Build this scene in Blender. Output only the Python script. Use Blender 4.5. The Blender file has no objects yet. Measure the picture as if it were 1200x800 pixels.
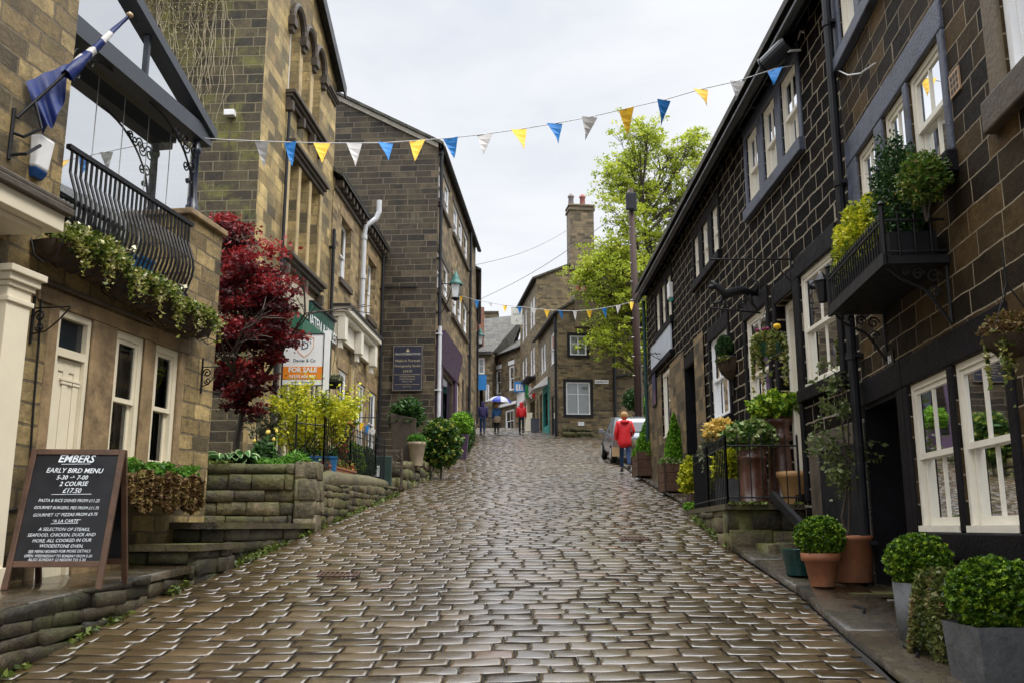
import bpy, math, random
import numpy as np
from mathutils import Vector, Matrix, noise as mnoise
rnd = random.Random(7)
nr = np.random.default_rng(11)
sc = bpy.context.scene
COL = sc.collection
PI = math.pi

# ------------------------------------------------------------------ camera numbers and surveying helpers
F = 1080.0; TH = math.atan(217/F); CZ = 1.6
def ray(px, py):
    u = (px-600)/F; v = (400-py)/F
    return (u, math.cos(TH)-v*math.sin(TH), math.sin(TH)+v*math.cos(TH))
def zg(y):
    if y < 18: return .115*y
    z = .115*18
    if y < 38:
        t = y-18; return z+.115*t+.5*(.035/20)*t*t
    z += .115*20+.5*.035*20
    if y < 58: return z+.15*(y-38)
    z += .15*20
    if y < 74: return z+.10*(y-58)
    return z+1.6+.02*(y-74)
def Y(px, py, y):
    r = ray(px, py); t = y/r[1]; return (r[0]*t, y, CZ+r[2]*t)
def interp(tab, y):
    if y <= tab[0][0]: return tab[0][1]
    for (a, va), (b, vb) in zip(tab, tab[1:]):
        if y <= b: return va+(vb-va)*(y-a)/(b-a)
    return tab[-1][1]
XL = [(-5,-3.3),(0,-3.2),(6,-3.17),(10,-3.13),(13.6,-2.84),(20.7,-2.37),(28,-2.1),(36,-1.84),(41,-1.62),(47,-1.8),(54,-2.2),(60,-3.4),(70,-7)]
XR = [(-5,2.1),(0,2.1),(6,2.3),(8.4,2.6),(12,2.68),(17.7,3.2),(28,3.45),(34,3.6),(38.8,3.9),(42,5.5),(52,5.5),(70,3)]

# ------------------------------------------------------------------ materials
def newmat(name):
    m = bpy.data.materials.new(name); m.use_nodes = True
    nt = m.node_tree; nt.nodes.clear()
    out = nt.nodes.new('ShaderNodeOutputMaterial')
    b = nt.nodes.new('ShaderNodeBsdfPrincipled')
    nt.links.new(b.outputs[0], out.inputs[0])
    return m, nt, b, out
class N:
    def __init__(s, nt): s.nt = nt
    def n(s, t, **k):
        nd = s.nt.nodes.new(t)
        for a, v in k.items(): setattr(nd, a, v)
        return nd
    def l(s, a, b): s.nt.links.new(a, b)
    def val(s, sock, v):
        if hasattr(v, 'links') or isinstance(v, bpy.types.NodeSocket): s.l(v, sock)
        else: sock.default_value = v
    def math(s, op, a, b=0.0, clamp=False):
        nd = s.n('ShaderNodeMath', operation=op); nd.use_clamp = clamp
        s.val(nd.inputs[0], a); s.val(nd.inputs[1], b); return nd.outputs[0]
    def mix(s, f, a, b, mode='MIX'):
        nd = s.n('ShaderNodeMix', data_type='RGBA', blend_type=mode)
        s.val(nd.inputs[0], f); s.val(nd.inputs[6], a); s.val(nd.inputs[7], b); return nd.outputs[2]
    def noise(s, vec, scale, detail=4, rough=.55, dim='3D'):
        nd = s.n('ShaderNodeTexNoise', noise_dimensions=dim)
        if vec is not None: s.l(vec, nd.inputs['Vector'])
        nd.inputs['Scale'].default_value = scale; nd.inputs['Detail'].default_value = detail
        nd.inputs['Roughness'].default_value = rough
        return nd
    def ramp(s, fac, stops, interp='LINEAR'):
        nd = s.n('ShaderNodeValToRGB'); cr = nd.color_ramp; cr.interpolation = interp
        while len(cr.elements) > 1: cr.elements.remove(cr.elements[-1])
        cr.elements[0].position = stops[0][0]; cr.elements[0].color = c4(stops[0][1])
        for p, c in stops[1:]:
            e = cr.elements.new(p); e.color = c4(c)
        s.l(fac, nd.inputs[0]); return nd.outputs[0]
    def rng(s, v, a, b, c=0., d=1.):
        nd = s.n('ShaderNodeMapRange'); nd.clamp = True
        s.val(nd.inputs[0], v)
        for i, x in enumerate((a, b, c, d)): nd.inputs[i+1].default_value = x
        return nd.outputs[0]
def c4(c):
    if isinstance(c, (int, float)): return (c, c, c, 1)
    return (c[0], c[1], c[2], 1)
MATS = {}
def paint(name, col, rough=.5, metal=0., var=.25, scale=6., bump=.0, spec=.5, coat=0., dirt=None):
    if name in MATS: return MATS[name]
    m, nt, b, out = newmat(name); q = N(nt)
    tc = q.n('ShaderNodeTexCoord').outputs['Object']
    f = q.noise(tc, scale, 6, .65).outputs[0]
    k = q.rng(f, .3, .7, 1-var, 1+var*.6)
    mul = q.mix(1.0, c4(col), (1,1,1,1), 'MULTIPLY')
    nd = nt.nodes[-1]
    cmb = q.n('ShaderNodeCombineColor'); [q.l(k, cmb.inputs[i]) for i in range(3)]
    q.l(cmb.outputs[0], nd.inputs[7])
    c = mul
    if dirt:
        f2 = q.noise(tc, scale*.4, 8, .7).outputs[0]
        c = q.mix(q.rng(f2, .52, .68), c, c4(dirt))
    q.l(c, b.inputs['Base Color'])
    q.l(q.rng(f, .3, .7, max(rough-.1, .03), min(rough+.12, 1)), b.inputs['Roughness'])
    b.inputs['Metallic'].default_value = metal
    b.inputs['Specular IOR Level'].default_value = spec
    if coat: b.inputs['Coat Weight'].default_value = coat; b.inputs['Coat Roughness'].default_value = .08
    if bump:
        f3 = q.noise(tc, scale*5, 5, .6).outputs[0]
        bp = q.n('ShaderNodeBump'); bp.inputs['Strength'].default_value = bump; bp.inputs['Distance'].default_value = .01
        q.l(f3, bp.inputs['Height']); q.l(bp.outputs[0], b.inputs['Normal'])
    MATS[name] = m; return m
def masonry(name, stops, mortar, bw, rh, ms=.012, bump=.6, wob=.02, vary=.35, grime=(.03,.027,.022), grime_amt=.55,
            moss=None, moss_amt=.0, rough=.62, stain=.3, smooth=.15, rowvar=.0, spec=.4, gscale=.35, dist=.02, mortarvar=.4):
    m, nt, b, out = newmat(name); q = N(nt)
    uv = q.n('ShaderNodeUVMap').outputs[0]
    sep = q.n('ShaderNodeSeparateXYZ'); q.l(uv, sep.inputs[0])
    obj = q.n('ShaderNodeTexCoord').outputs['Object']
    wn = q.noise(obj, 2.2, 3, .6)
    wsep = q.n('ShaderNodeSeparateColor'); q.l(wn.outputs['Color'], wsep.inputs[0])
    v = q.math('ADD', sep.outputs[1], q.math('MULTIPLY', q.math('SUBTRACT', wsep.outputs[0], .5), wob*2))
    if rowvar:
        n1 = q.n('ShaderNodeTexNoise', noise_dimensions='1D'); n1.inputs['Scale'].default_value = 1.0
        q.l(q.math('MULTIPLY', v, 1.1/rh*.3), n1.inputs['W'])
        v = q.math('ADD', v, q.math('MULTIPLY', q.math('SUBTRACT', n1.outputs[0], .5), rowvar*rh))
    row = q.math('FLOOR', q.math('DIVIDE', v, rh))
    w1 = q.n('ShaderNodeTexWhiteNoise', noise_dimensions='1D'); q.l(row, w1.inputs['W'])
    u = q.math('ADD', sep.outputs[0], q.math('MULTIPLY', w1.outputs[0], bw))
    cm = q.n('ShaderNodeCombineXYZ'); q.l(q.math('DIVIDE', u, bw*1.6), cm.inputs[0]); q.l(q.math('MULTIPLY', row, 3.7), cm.inputs[1])
    n2 = q.noise(cm.outputs[0], 1.0, 1, .5)
    u = q.math('ADD', u, q.math('MULTIPLY', q.math('SUBTRACT', n2.outputs[0], .5), vary*bw*2))
    u = q.math('ADD', u, q.math('MULTIPLY', q.math('SUBTRACT', wsep.outputs[1], .5), wob))
    cv = q.n('ShaderNodeCombineXYZ'); q.l(u, cv.inputs[0]); q.l(v, cv.inputs[1])
    br = q.n('ShaderNodeTexBrick'); q.l(cv.outputs[0], br.inputs['Vector'])
    br.inputs['Scale'].default_value = 1; br.inputs['Brick Width'].default_value = bw; br.inputs['Row Height'].default_value = rh
    br.inputs['Mortar Size'].default_value = ms; br.inputs['Mortar Smooth'].default_value = smooth; br.inputs['Bias'].default_value = 0
    br.inputs['Color1'].default_value = (0,0,0,1); br.inputs['Color2'].default_value = (1,1,1,1); br.inputs['Mortar'].default_value = (.5,.5,.5,1)
    br.offset = .5
    base = q.ramp(br.outputs['Color'], stops)
    fine = q.noise(obj, 17, 9, .78).outputs[0]
    mid = q.noise(obj, 3.6, 6, .65).outputs[0]
    big = q.noise(obj, gscale, 6, .7).outputs[0]
    k = q.math('MULTIPLY', q.rng(fine, .3, .7, 1-stain, 1+stain), q.rng(mid, .36, .64, 1-stain*.95, 1+stain*.95))
    ck = q.n('ShaderNodeCombineColor'); [q.l(k, ck.inputs[i]) for i in range(3)]
    base = q.mix(1.0, base, ck.outputs[0], 'MULTIPLY')
    mc = q.mix(q.rng(mid, .35, .65, 0, mortarvar), c4(mortar), c4([x*.45 for x in mortar]))
    c = base
    gm = q.math('MULTIPLY', q.rng(q.math('ADD', q.math('MULTIPLY', big, .6), q.math('MULTIPLY', mid, .4)), .44, .62), grime_amt)
    c = q.mix(gm, c, c4(grime))
    if moss:
        big2 = q.noise(obj, gscale*2.1, 7, .75); q.val(big2.inputs['Distortion'], .6)
        c = q.mix(q.rng(big2.outputs[0], .5, .66, 0, moss_amt), c, c4(moss))
    c = q.mix(q.math('MULTIPLY', br.outputs['Fac'], q.rng(fine, .3, .6, .95, .55)), c, mc)
    q.l(c, b.inputs['Base Color'])
    q.l(q.rng(fine, .3, .7, rough-.15, rough+.15), b.inputs['Roughness'])
    b.inputs['Specular IOR Level'].default_value = spec
    h = q.math('ADD', q.math('MULTIPLY', q.math('SUBTRACT', 1., br.outputs['Fac']), 1.0),
               q.math('ADD', q.math('MULTIPLY', fine, .55), q.math('ADD', q.math('MULTIPLY', mid, .3), q.math('MULTIPLY', br.outputs['Color'], .35))))
    bp = q.n('ShaderNodeBump'); bp.inputs['Strength'].default_value = min(1, bump*1.1); bp.inputs['Distance'].default_value = dist*2.2
    q.l(h, bp.inputs['Height']); q.l(bp.outputs[0], b.inputs['Normal'])
    MATS[name] = m; return m
def leafmat(name, stops, rough=.45, trans=.25):
    m, nt, b, out = newmat(name); q = N(nt)
    at = q.n('ShaderNodeAttribute'); at.attribute_name = 'lv'
    c = q.ramp(at.outputs['Fac'], stops)
    q.l(c, b.inputs['Base Color']); b.inputs['Roughness'].default_value = rough; b.inputs['Specular IOR Level'].default_value = .35
    tr = q.n('ShaderNodeBsdfTranslucent'); q.l(c, tr.inputs[0])
    mx = q.n('ShaderNodeMixShader'); mx.inputs[0].default_value = trans
    q.l(b.outputs[0], mx.inputs[1]); q.l(tr.outputs[0], mx.inputs[2]); q.l(mx.outputs[0], out.inputs[0])
    MATS[name] = m; return m
def glassmat(name, refl=.12, tint=(.75,.8,.8), boost=1.0, rough=.02):
    m, nt, b, out = newmat(name); q = N(nt); nt.nodes.remove(b)
    tr = q.n('ShaderNodeBsdfTransparent'); tr.inputs[0].default_value = c4(tint)
    gl = q.n('ShaderNodeBsdfGlossy'); gl.inputs['Roughness'].default_value = rough; gl.inputs[0].default_value = (.95,.97,1,1)
    fr = q.n('ShaderNodeFresnel'); fr.inputs[0].default_value = 1.5
    tc = q.n('ShaderNodeTexCoord').outputs['Object']
    f = q.noise(tc, 1.3, 2, .5).outputs[0]
    bp = q.n('ShaderNodeBump'); bp.inputs['Strength'].default_value = .12; bp.inputs['Distance'].default_value = .02
    q.l(f, bp.inputs['Height']); q.l(bp.outputs[0], gl.inputs['Normal'])
    k = q.math('ADD', q.math('MULTIPLY', fr.outputs[0], boost), refl, True)
    mx = q.n('ShaderNodeMixShader'); q.l(k, mx.inputs[0]); q.l(tr.outputs[0], mx.inputs[1]); q.l(gl.outputs[0], mx.inputs[2])
    q.l(mx.outputs[0], out.inputs[0]); MATS[name] = m; return m
def emitmat(name, col, st):
    m, nt, b, out = newmat(name)
    b.inputs['Emission Color'].default_value = c4(col); b.inputs['Emission Strength'].default_value = st
    b.inputs['Base Color'].default_value = c4(col); MATS[name] = m; return m

S = {}
S['L'] = masonry('warm_sandstone', [(0,(.07,.048,.020)),(.25,(.27,.185,.072)),(.65,(.54,.39,.165)),(1,(.17,.115,.048))], (.062,.052,.04), .38, .175, .013, 1., .03, .45, grime=(.045,.034,.02), grime_amt=.6, moss=(.14,.125,.04), moss_amt=.35, stain=.5, gscale=1.6)
S['Tg'] = masonry('mossy_gritstone', [(0,(.025,.019,.010)),(.4,(.07,.053,.025)),(.75,(.125,.095,.045)),(1,(.045,.034,.018))], (.3,.25,.14), .46, .2, .011, .8, .012, .4, grime=(.035,.03,.02), grime_amt=.6, moss=(.2,.2,.035), moss_amt=.8, stain=.5, gscale=.6)
S['Tf'] = masonry('ochre_ashlar', [(0,(.10,.07,.032)),(.35,(.38,.265,.105)),(.75,(.64,.47,.20)),(1,(.15,.105,.045))], (.2,.16,.09), .55, .24, .008, .8, .015, .4, grime=(.07,.06,.038), grime_amt=.85, moss=(.1,.12,.06), moss_amt=.4, stain=.35, gscale=1.1)
S['C'] = masonry('ochre_rubble', [(0,(.1,.07,.03)),(.35,(.33,.23,.1)),(.7,(.5,.36,.17)),(1,(.2,.14,.07))], (.27,.22,.14), .34, .15, .012, 1., .03, .5, grime=(.05,.042,.03), grime_amt=.6, stain=.45, gscale=.9)
S['Dg'] = masonry('dark_gritstone', [(0,(.014,.010,.007)),(.4,(.042,.031,.018)),(.75,(.075,.055,.032)),(1,(.14,.105,.062))], (.27,.225,.15), .62, .2, .010, .8, .02, .6, grime=(.03,.022,.014), grime_amt=.5, moss=(.13,.1,.04), moss_amt=.3, stain=.5, rowvar=.5, gscale=.5)
S['Df'] = masonry('mixed_gritstone', [(0,(.05,.035,.018)),(.4,(.17,.12,.06)),(.75,(.34,.24,.12)),(1,(.1,.07,.04))], (.2,.17,.12), .4, .19, .012, .9, .02, .5, grime=(.04,.035,.028), grime_amt=.7, stain=.4, gscale=.4)
S['A'] = masonry('sooty_brown_stone', [(0,(.008,.006,.004)),(.35,(.026,.017,.008)),(.7,(.055,.035,.015)),(1,(.105,.065,.026))], (.46,.38,.27), .42, .178, .006, .6, .02, .45, grime=(.012,.01,.008), grime_amt=.6, stain=.45, gscale=.7, rough=.62, mortarvar=.8, spec=.08, rowvar=.4)
S['B'] = masonry('black_painted_stone', [(0,(.003,.0025,.0025)),(.5,(.006,.005,.004)),(.85,(.011,.008,.006)),(1,(.03,.02,.011))], (.52,.45,.34), .42, .192, .012, .9, .045, .7, grime=(.008,.007,.006), grime_amt=.75, stain=.4, gscale=.7, rough=.68, mortarvar=.7, spec=.04, rowvar=.6)
S['E'] = masonry('yellow_rubble_stone', [(0,(.05,.035,.016)),(.35,(.17,.12,.055)),(.7,(.30,.215,.10)),(1,(.11,.08,.045))], (.17,.145,.1), .38, .13, .012, .9, .03, .6, grime=(.04,.034,.025), grime_amt=.6, moss=(.11,.11,.04), moss_amt=.25, stain=.45, rowvar=.5, gscale=.5)
S['F'] = masonry('far_gritstone', [(0,(.07,.05,.028)),(.4,(.17,.125,.07)),(.8,(.26,.19,.105)),(1,(.12,.09,.055))], (.2,.17,.12), .5, .2, .012, .7, .03, .5, grime=(.05,.045,.035), grime_amt=.6, stain=.4, gscale=.3)
S['brick'] = masonry('red_brick', [(0,(.25,.08,.04)),(.5,(.35,.12,.06)),(1,(.2,.07,.05))], (.25,.22,.18), .22, .075, .01, .6, .005, .1)
S['slate'] = masonry('stone_slate', [(0,(.035,.032,.028)),(.5,(.07,.062,.052)),(1,(.1,.09,.07))], (.012,.011,.01), .42, .28, .012, 1., .02, .5, grime=(.04,.045,.025), grime_amt=.5, stain=.35)
def rubble(name, stops, moss, moss_amt, rough=.5, wet=.5, mortar=None, spread=0.):
    m, nt, b, out = newmat(name); q = N(nt)
    at = q.n('ShaderNodeAttribute'); at.attribute_name = 'lv'
    obj = q.n('ShaderNodeTexCoord').outputs['Object']
    c = q.ramp(at.outputs['Fac'], stops)
    fine = q.noise(obj, 18, 8, .7).outputs[0]; mid = q.noise(obj, 3.2, 6, .7).outputs[0]
    k = q.math('MULTIPLY', q.rng(fine, .3, .7, .45, 1.5), q.rng(mid, .36, .64, .4, 1.35))
    ck = q.n('ShaderNodeCombineColor'); [q.l(k, ck.inputs[i]) for i in range(3)]
    c = q.mix(1.0, c, ck.outputs[0], 'MULTIPLY')
    if moss:
        n3 = q.noise(obj, 2.0, 8, .75)
        geo = q.n('ShaderNodeNewGeometry'); sp = q.n('ShaderNodeSeparateXYZ'); q.l(geo.outputs['Normal'], sp.inputs[0])
        f = q.math('ADD', n3.outputs[0], q.math('MULTIPLY', sp.outputs[2], spread))
        c = q.mix(q.rng(f, .48, .62, 0, moss_amt), c, c4(moss))
    q.l(c, b.inputs['Base Color'])
    q.l(q.rng(mid, .35, .65, max(.08, rough-wet*.35), rough+.12), b.inputs['Roughness'])
    b.inputs['Specular IOR Level'].default_value = .5
    bp = q.n('ShaderNodeBump'); bp.inputs['Strength'].default_value = .9; bp.inputs['Distance'].default_value = .03
    q.l(q.math('ADD', fine, mid), bp.inputs['Height']); q.l(bp.outputs[0], b.inputs['Normal'])
    MATS[name] = m; return m
M_wallstone = rubble('mossy_wall_stone', [(0,(.03,.023,.012)),(.5,(.08,.06,.03)),(1,(.17,.13,.068))], (.085,.085,.014), .9, .55, .4, spread=.17)
M_kerbrub = rubble('wet_kerb_stone', [(0,(.018,.014,.008)),(.5,(.042,.032,.017)),(1,(.08,.06,.03))], (.06,.065,.012), .8, .45, .6, spread=.05)
M_flag = rubble('wet_flagstone', [(0,(.035,.024,.011)),(.5,(.055,.038,.018)),(1,(.08,.055,.026))], (.05,.05,.012), .35, .30, .6)
for n_ in M_flag.node_tree.nodes:
    if n_.type == 'BSDF_PRINCIPLED': n_.inputs['Coat Weight'].default_value = .7; n_.inputs['Coat Roughness'].default_value = .14
M_joint = paint('dark_joint', (.02,.017,.013), .6, 0, .4, 20, .3)

M_black = paint('black_iron', (.009,.009,.011), .5, 0, .3, 9, .2, spec=.3)
M_blackstone = paint('black_painted_trim', (.007,.006,.008), .55, 0, .35, 7, .8, spec=.15)
M_bluegrey = paint('blue_grey_painted_stone', (.075,.085,.125), .42, 0, .35, 9, .9, dirt=(.025,.025,.03))
M_white = paint('cream_white_paint', (.78,.73,.62), .38, 0, .08, 4)
M_pwhite = paint('bright_white_paint', (.82,.82,.82), .35, 0, .05, 4)
M_cream = paint('cream_door_paint', (.78,.70,.53), .42, 0, .07, 2)
M_trimstone = paint('weathered_stone_trim', (.30,.205,.105), .6, 0, .5, 4, .9, dirt=(.10,.062,.035))
M_trimdark = paint('sooty_stone_trim', (.075,.058,.04), .6, 0, .5, 4, .8)
M_ochre = paint('ochre_dressed_stone', (.48,.36,.18), .6, 0, .3, 3, .5, dirt=(.17,.13,.07))
M_slatebl = paint('dark_slate', (.035,.036,.04), .35, 0, .3, 4, .4)
M_gutter = paint('black_gutter', (.011,.012,.016), .38, 0, .25, 6, spec=.4)
M_greypipe = paint('grey_white_pipe', (.55,.56,.58), .35, 0, .12, 6)
M_wood = paint('brown_wood', (.10,.05,.028), .5, 0, .4, 7, .5)
M_darkwood = paint('dark_wet_wood', (.055,.03,.02), .42, 0, .45, 8, .6)
M_oldwood = paint('old_bench_wood', (.07,.05,.035), .6, 0, .4, 8, .6)
M_terra = paint('terracotta', (.34,.13,.06), .6, 0, .25, 5, .4, dirt=(.16,.08,.045))
M_pot = paint('glazed_brown_chimney_pot', (.1,.04,.025), .28, 0, .4, 5, .2, coat=.3, dirt=(.04,.02,.015))
M_slatepot = paint('slate_grey_planter', (.10,.103,.108), .6, 0, .4, 5, .8, dirt=(.05,.05,.045))
M_soil = paint('soil', (.025,.017,.011), .9, 0, .4, 20, 1.)
M_dark = paint('dark_interior', (.045,.042,.038), .8, 0, .3, 3)
M_curtain = paint('net_curtain', (.62,.62,.6), .85, 0, .15, 3)
M_green = paint('dark_green_paint', (.012,.085,.07), .3, 0, .15, 3)
M_green2 = paint('mid_green_paint', (.03,.14,.085), .35, 0, .2, 3)
M_purple = paint('purple_paint', (.06,.032,.07), .35, 0, .15, 3)
M_teal = paint('teal_paint', (.03,.36,.33), .35, 0, .12, 3)
M_bark = paint('bark', (.06,.045,.032), .75, 0, .4, 12, 1.)
M_redbark = paint('telegraph_pole_wood', (.045,.02,.014), .7, 0, .35, 10, .6)
M_flag_b = paint('bunting_blue', (.02,.22,.62), .6, 0, .08, 6)
M_flag_y = paint('bunting_yellow', (.85,.50,.015), .6, 0, .08, 6)
M_flag_w = paint('bunting_white', (.68,.66,.65), .6, 0, .08, 6)
M_blueflag = paint('royal_blue_flag', (.002,.017,.13), .5, 0, .3, 4)
M_string = paint('string', (.55,.55,.55), .7)
M_wire = paint('wire', (.16,.16,.17), .7)
M_verdigris = paint('verdigris_copper', (.05,.17,.15), .5, 0, .35, 10)
M_lampglass = paint('frosted_lamp_glass', (.75,.77,.78), .25)
M_board = paint('black_board', (.008,.008,.012), .35, 0, .3, 5)
M_chalk = paint('chalk', (.8,.85,.9), .8)
M_orange = paint('orange_panel', (.8,.24,.02), .4, 0, .05)
M_navy = paint('navy_paint', (.025,.027,.05), .35, 0, .2, 4)
M_gold = paint('pale_gold_lettering', (.5,.42,.25), .5)
M_silver = paint('silver_car_paint', (.24,.26,.29), .25, .6, .04, 3, coat=.6)
M_tyre = paint('tyre', (.012,.012,.012), .7)
M_carglass = paint('car_glass', (.05,.06,.065), .06, 0, .1, 3, spec=.8)
M_redlens = paint('red_lens', (.5,.01,.01), .15)
M_plate = paint('number_plate_yellow', (.75,.55,.05), .35)
M_redcoat = paint('red_coat', (.72,.012,.02), .6, 0, .18, 8)
M_jeans = paint('blue_jeans', (.018,.045,.125), .8, 0, .2, 9)
M_darkcloth = paint('dark_trousers', (.012,.013,.02), .8, 0, .25, 9)
M_bluecoat = paint('blue_coat', (.03,.12,.3), .7, 0, .2, 9)
M_beige = paint('beige_cloth', (.34,.26,.18), .8, 0, .2, 9)
M_purplecoat = paint('purple_navy_coat', (.04,.03,.12), .7, 0, .2, 9)
M_skin = paint('skin', (.55,.3,.2), .5, 0, .1)
M_blond = paint('blond_hair', (.45,.24,.09), .6, 0, .3, 20)
M_shoe = paint('shoes', (.03,.03,.03), .5)
M_paperbag = paint('brown_paper_bag', (.5,.33,.18), .7, 0, .15, 6)
M_umbB = paint('umbrella_blue', (.01,.05,.5), .4)
M_umbW = paint('umbrella_white', (.75,.76,.8), .4)
M_alarmblue = paint('alarm_blue', (.01,.06,.2), .3)
M_coir = paint('coir_liner', (.06,.038,.02), .95, 0, .5, 18, 1.)
M_bluetub = paint('blue_plastic', (.01,.12,.3), .35)
M_lime = paint('lime_vinyl', (.62,.74,.02), .5)
M_yshop = emitmat('warm_lit_shade', (1,.6,.25), 3.0)
G_win = glassmat('window_glass', .06, (.8,.84,.84), 1.2)
G_cons = glassmat('conservatory_glass', .62, (.6,.7,.82), 1.0)
L_box = leafmat('boxwood_leaves', [(0,(.018,.045,.005)),(.35,(.055,.13,.010)),(.65,(.15,.28,.018)),(1,(.42,.55,.04))])  # stops hold painted highlights and dark gaps beside the yellow tips
L_box2 = leafmat('box_mixed_leaves', [(0,(.035,.09,.012)),(.45,(.1,.2,.02)),(.75,(.26,.28,.05)),(1,(.32,.2,.08))])
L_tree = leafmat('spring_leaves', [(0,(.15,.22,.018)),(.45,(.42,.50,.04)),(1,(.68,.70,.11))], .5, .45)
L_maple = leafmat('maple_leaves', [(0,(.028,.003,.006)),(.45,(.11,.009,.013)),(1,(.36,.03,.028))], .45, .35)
L_yellow = leafmat('yellow_green_leaves', [(0,(.10,.15,.01)),(.45,(.45,.48,.02)),(1,(.85,.78,.05))], .5, .3)
L_var = leafmat('variegated_leaves', [(0,(.04,.11,.02)),(.45,(.14,.25,.04)),(.7,(.45,.5,.2)),(1,(.62,.64,.36))], .45, .25)
L_fern = leafmat('bright_fern', [(0,(.03,.10,.012)),(.5,(.09,.24,.025)),(1,(.2,.38,.05))], .5, .35)
L_conif = leafmat('conifer_leaves', [(0,(.05,.15,.01)),(.5,(.15,.34,.02)),(1,(.3,.5,.04))], .6, .2)
L_dark = leafmat('dark_green_leaves', [(0,(.012,.035,.008)),(.5,(.03,.085,.018)),(1,(.07,.15,.035))], .45, .2)
L_orange = leafmat('orange_flower_shrub', [(0,(.12,.16,.03)),(.4,(.4,.36,.08)),(.6,(.8,.5,.1)),(1,(.92,.68,.2))], .5, .25)
L_redgreen = leafmat('red_tipped_leaves', [(0,(.07,.14,.02)),(.45,(.2,.3,.04)),(.7,(.5,.13,.05)),(1,(.62,.12,.08))], .5, .25)
L_heather = leafmat('dry_sedum', [(0,(.07,.035,.015)),(.5,(.17,.1,.035)),(.85,(.24,.18,.05)),(1,(.14,.22,.04))], .7, .1)
L_trail = leafmat('trailing_mixed', [(0,(.03,.06,.01)),(.4,(.16,.21,.025)),(.75,(.36,.33,.08)),(1,(.66,.64,.36))], .5, .25)
L_grey = leafmat('grey_green_leaves', [(0,(.08,.1,.06)),(.6,(.2,.22,.13)),(1,(.32,.3,.18))], .6, .2)
L_dry = leafmat('dry_vine', [(0,(.16,.13,.05)),(.6,(.36,.31,.14)),(1,(.5,.45,.2))], .8, .1)

# ------------------------------------------------------------------ mesh builder
class MB:
    def __init__(s): s.v = []; s.f = []; s.mi = []
    def face(s, pts, mi=0):
        i = len(s.v); s.v += [tuple(p) for p in pts]; s.f.append(tuple(range(i, i+len(pts)))); s.mi.append(mi)
    def hexa(s, p, mi=0):      # p: 8 corners, bottom 4 then top 4
        i = len(s.v); s.v += [tuple(q) for q in p]
        for f in ((0,3,2,1),(4,5,6,7),(0,1,5,4),(1,2,6,5),(2,3,7,6),(3,0,4,7)):
            s.f.append(tuple(i+k for k in f)); s.mi.append(mi)
    def box(s, x0, x1, y0, y1, z0, z1, mi=0):
        s.hexa([(x0,y0,z0),(x1,y0,z0),(x1,y1,z0),(x0,y1,z0),(x0,y0,z1),(x1,y0,z1),(x1,y1,z1),(x0,y1,z1)], mi)
    def mbox(s, m, u0, u1, d0, d1, z0, z1, mi=0):
        s.hexa([m(u0,d0,z0),m(u1,d0,z0),m(u1,d1,z0),m(u0,d1,z0),m(u0,d0,z1),m(u1,d0,z1),m(u1,d1,z1),m(u0,d1,z1)], mi)
    def tube(s, pts, r, seg=6, mi=0, cap=True):
        P = [Vector(p) for p in pts]; n = len(P)
        rs = r if isinstance(r, (list, tuple)) else [r]*n
        base = len(s.v); up = Vector((0,0,1))
        T = []
        for i in range(n):
            t = (P[min(i+1,n-1)]-P[max(i-1,0)]);
            if t.length < 1e-9: t = Vector((0,0,1))
            T.append(t.normalized())
        a = T[0].cross(up)
        if a.length < .1: a = T[0].cross(Vector((1,0,0)))
        a.normalize()
        for i in range(n):
            a = a-T[i]*a.dot(T[i])
            if a.length < 1e-6: a = T[i].cross(Vector((1,0,0)))
            a.normalize(); b = T[i].cross(a)
            for k in range(seg):
                an = 2*PI*k/seg
                s.v.append(tuple(P[i]+(a*math.cos(an)+b*math.sin(an))*rs[i]))
        for i in range(n-1):
            for k in range(seg):
                k2 = (k+1) % seg
                s.f.append((base+i*seg+k, base+i*seg+k2, base+(i+1)*seg+k2, base+(i+1)*seg+k)); s.mi.append(mi)
        if cap:
            s.f.append(tuple(base+k for k in range(seg))[::-1]); s.mi.append(mi)
            s.f.append(tuple(base+(n-1)*seg+k for k in range(seg))); s.mi.append(mi)
    def lathe(s, prof, seg=20, c=(0,0,0), mi=0, a0=0, a1=2*PI, sx=1, sy=1):
        base = len(s.v); full = abs(a1-a0-2*PI) < 1e-6; n = seg if full else seg+1
        for r, z in prof:
            for k in range(n):
                an = a0+(a1-a0)*k/seg
                s.v.append((c[0]+r*math.cos(an)*sx, c[1]+r*math.sin(an)*sy, c[2]+z))
        for i in range(len(prof)-1):
            for k in range(seg):
                k2 = (k+1) % n if full else k+1
                s.f.append((base+i*n+k, base+i*n+k2, base+(i+1)*n+k2, base+(i+1)*n+k)); s.mi.append(mi)
def assign(me, mats):
    for m in (mats if isinstance(mats, (list, tuple)) else [mats]): me.materials.append(m)
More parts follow.
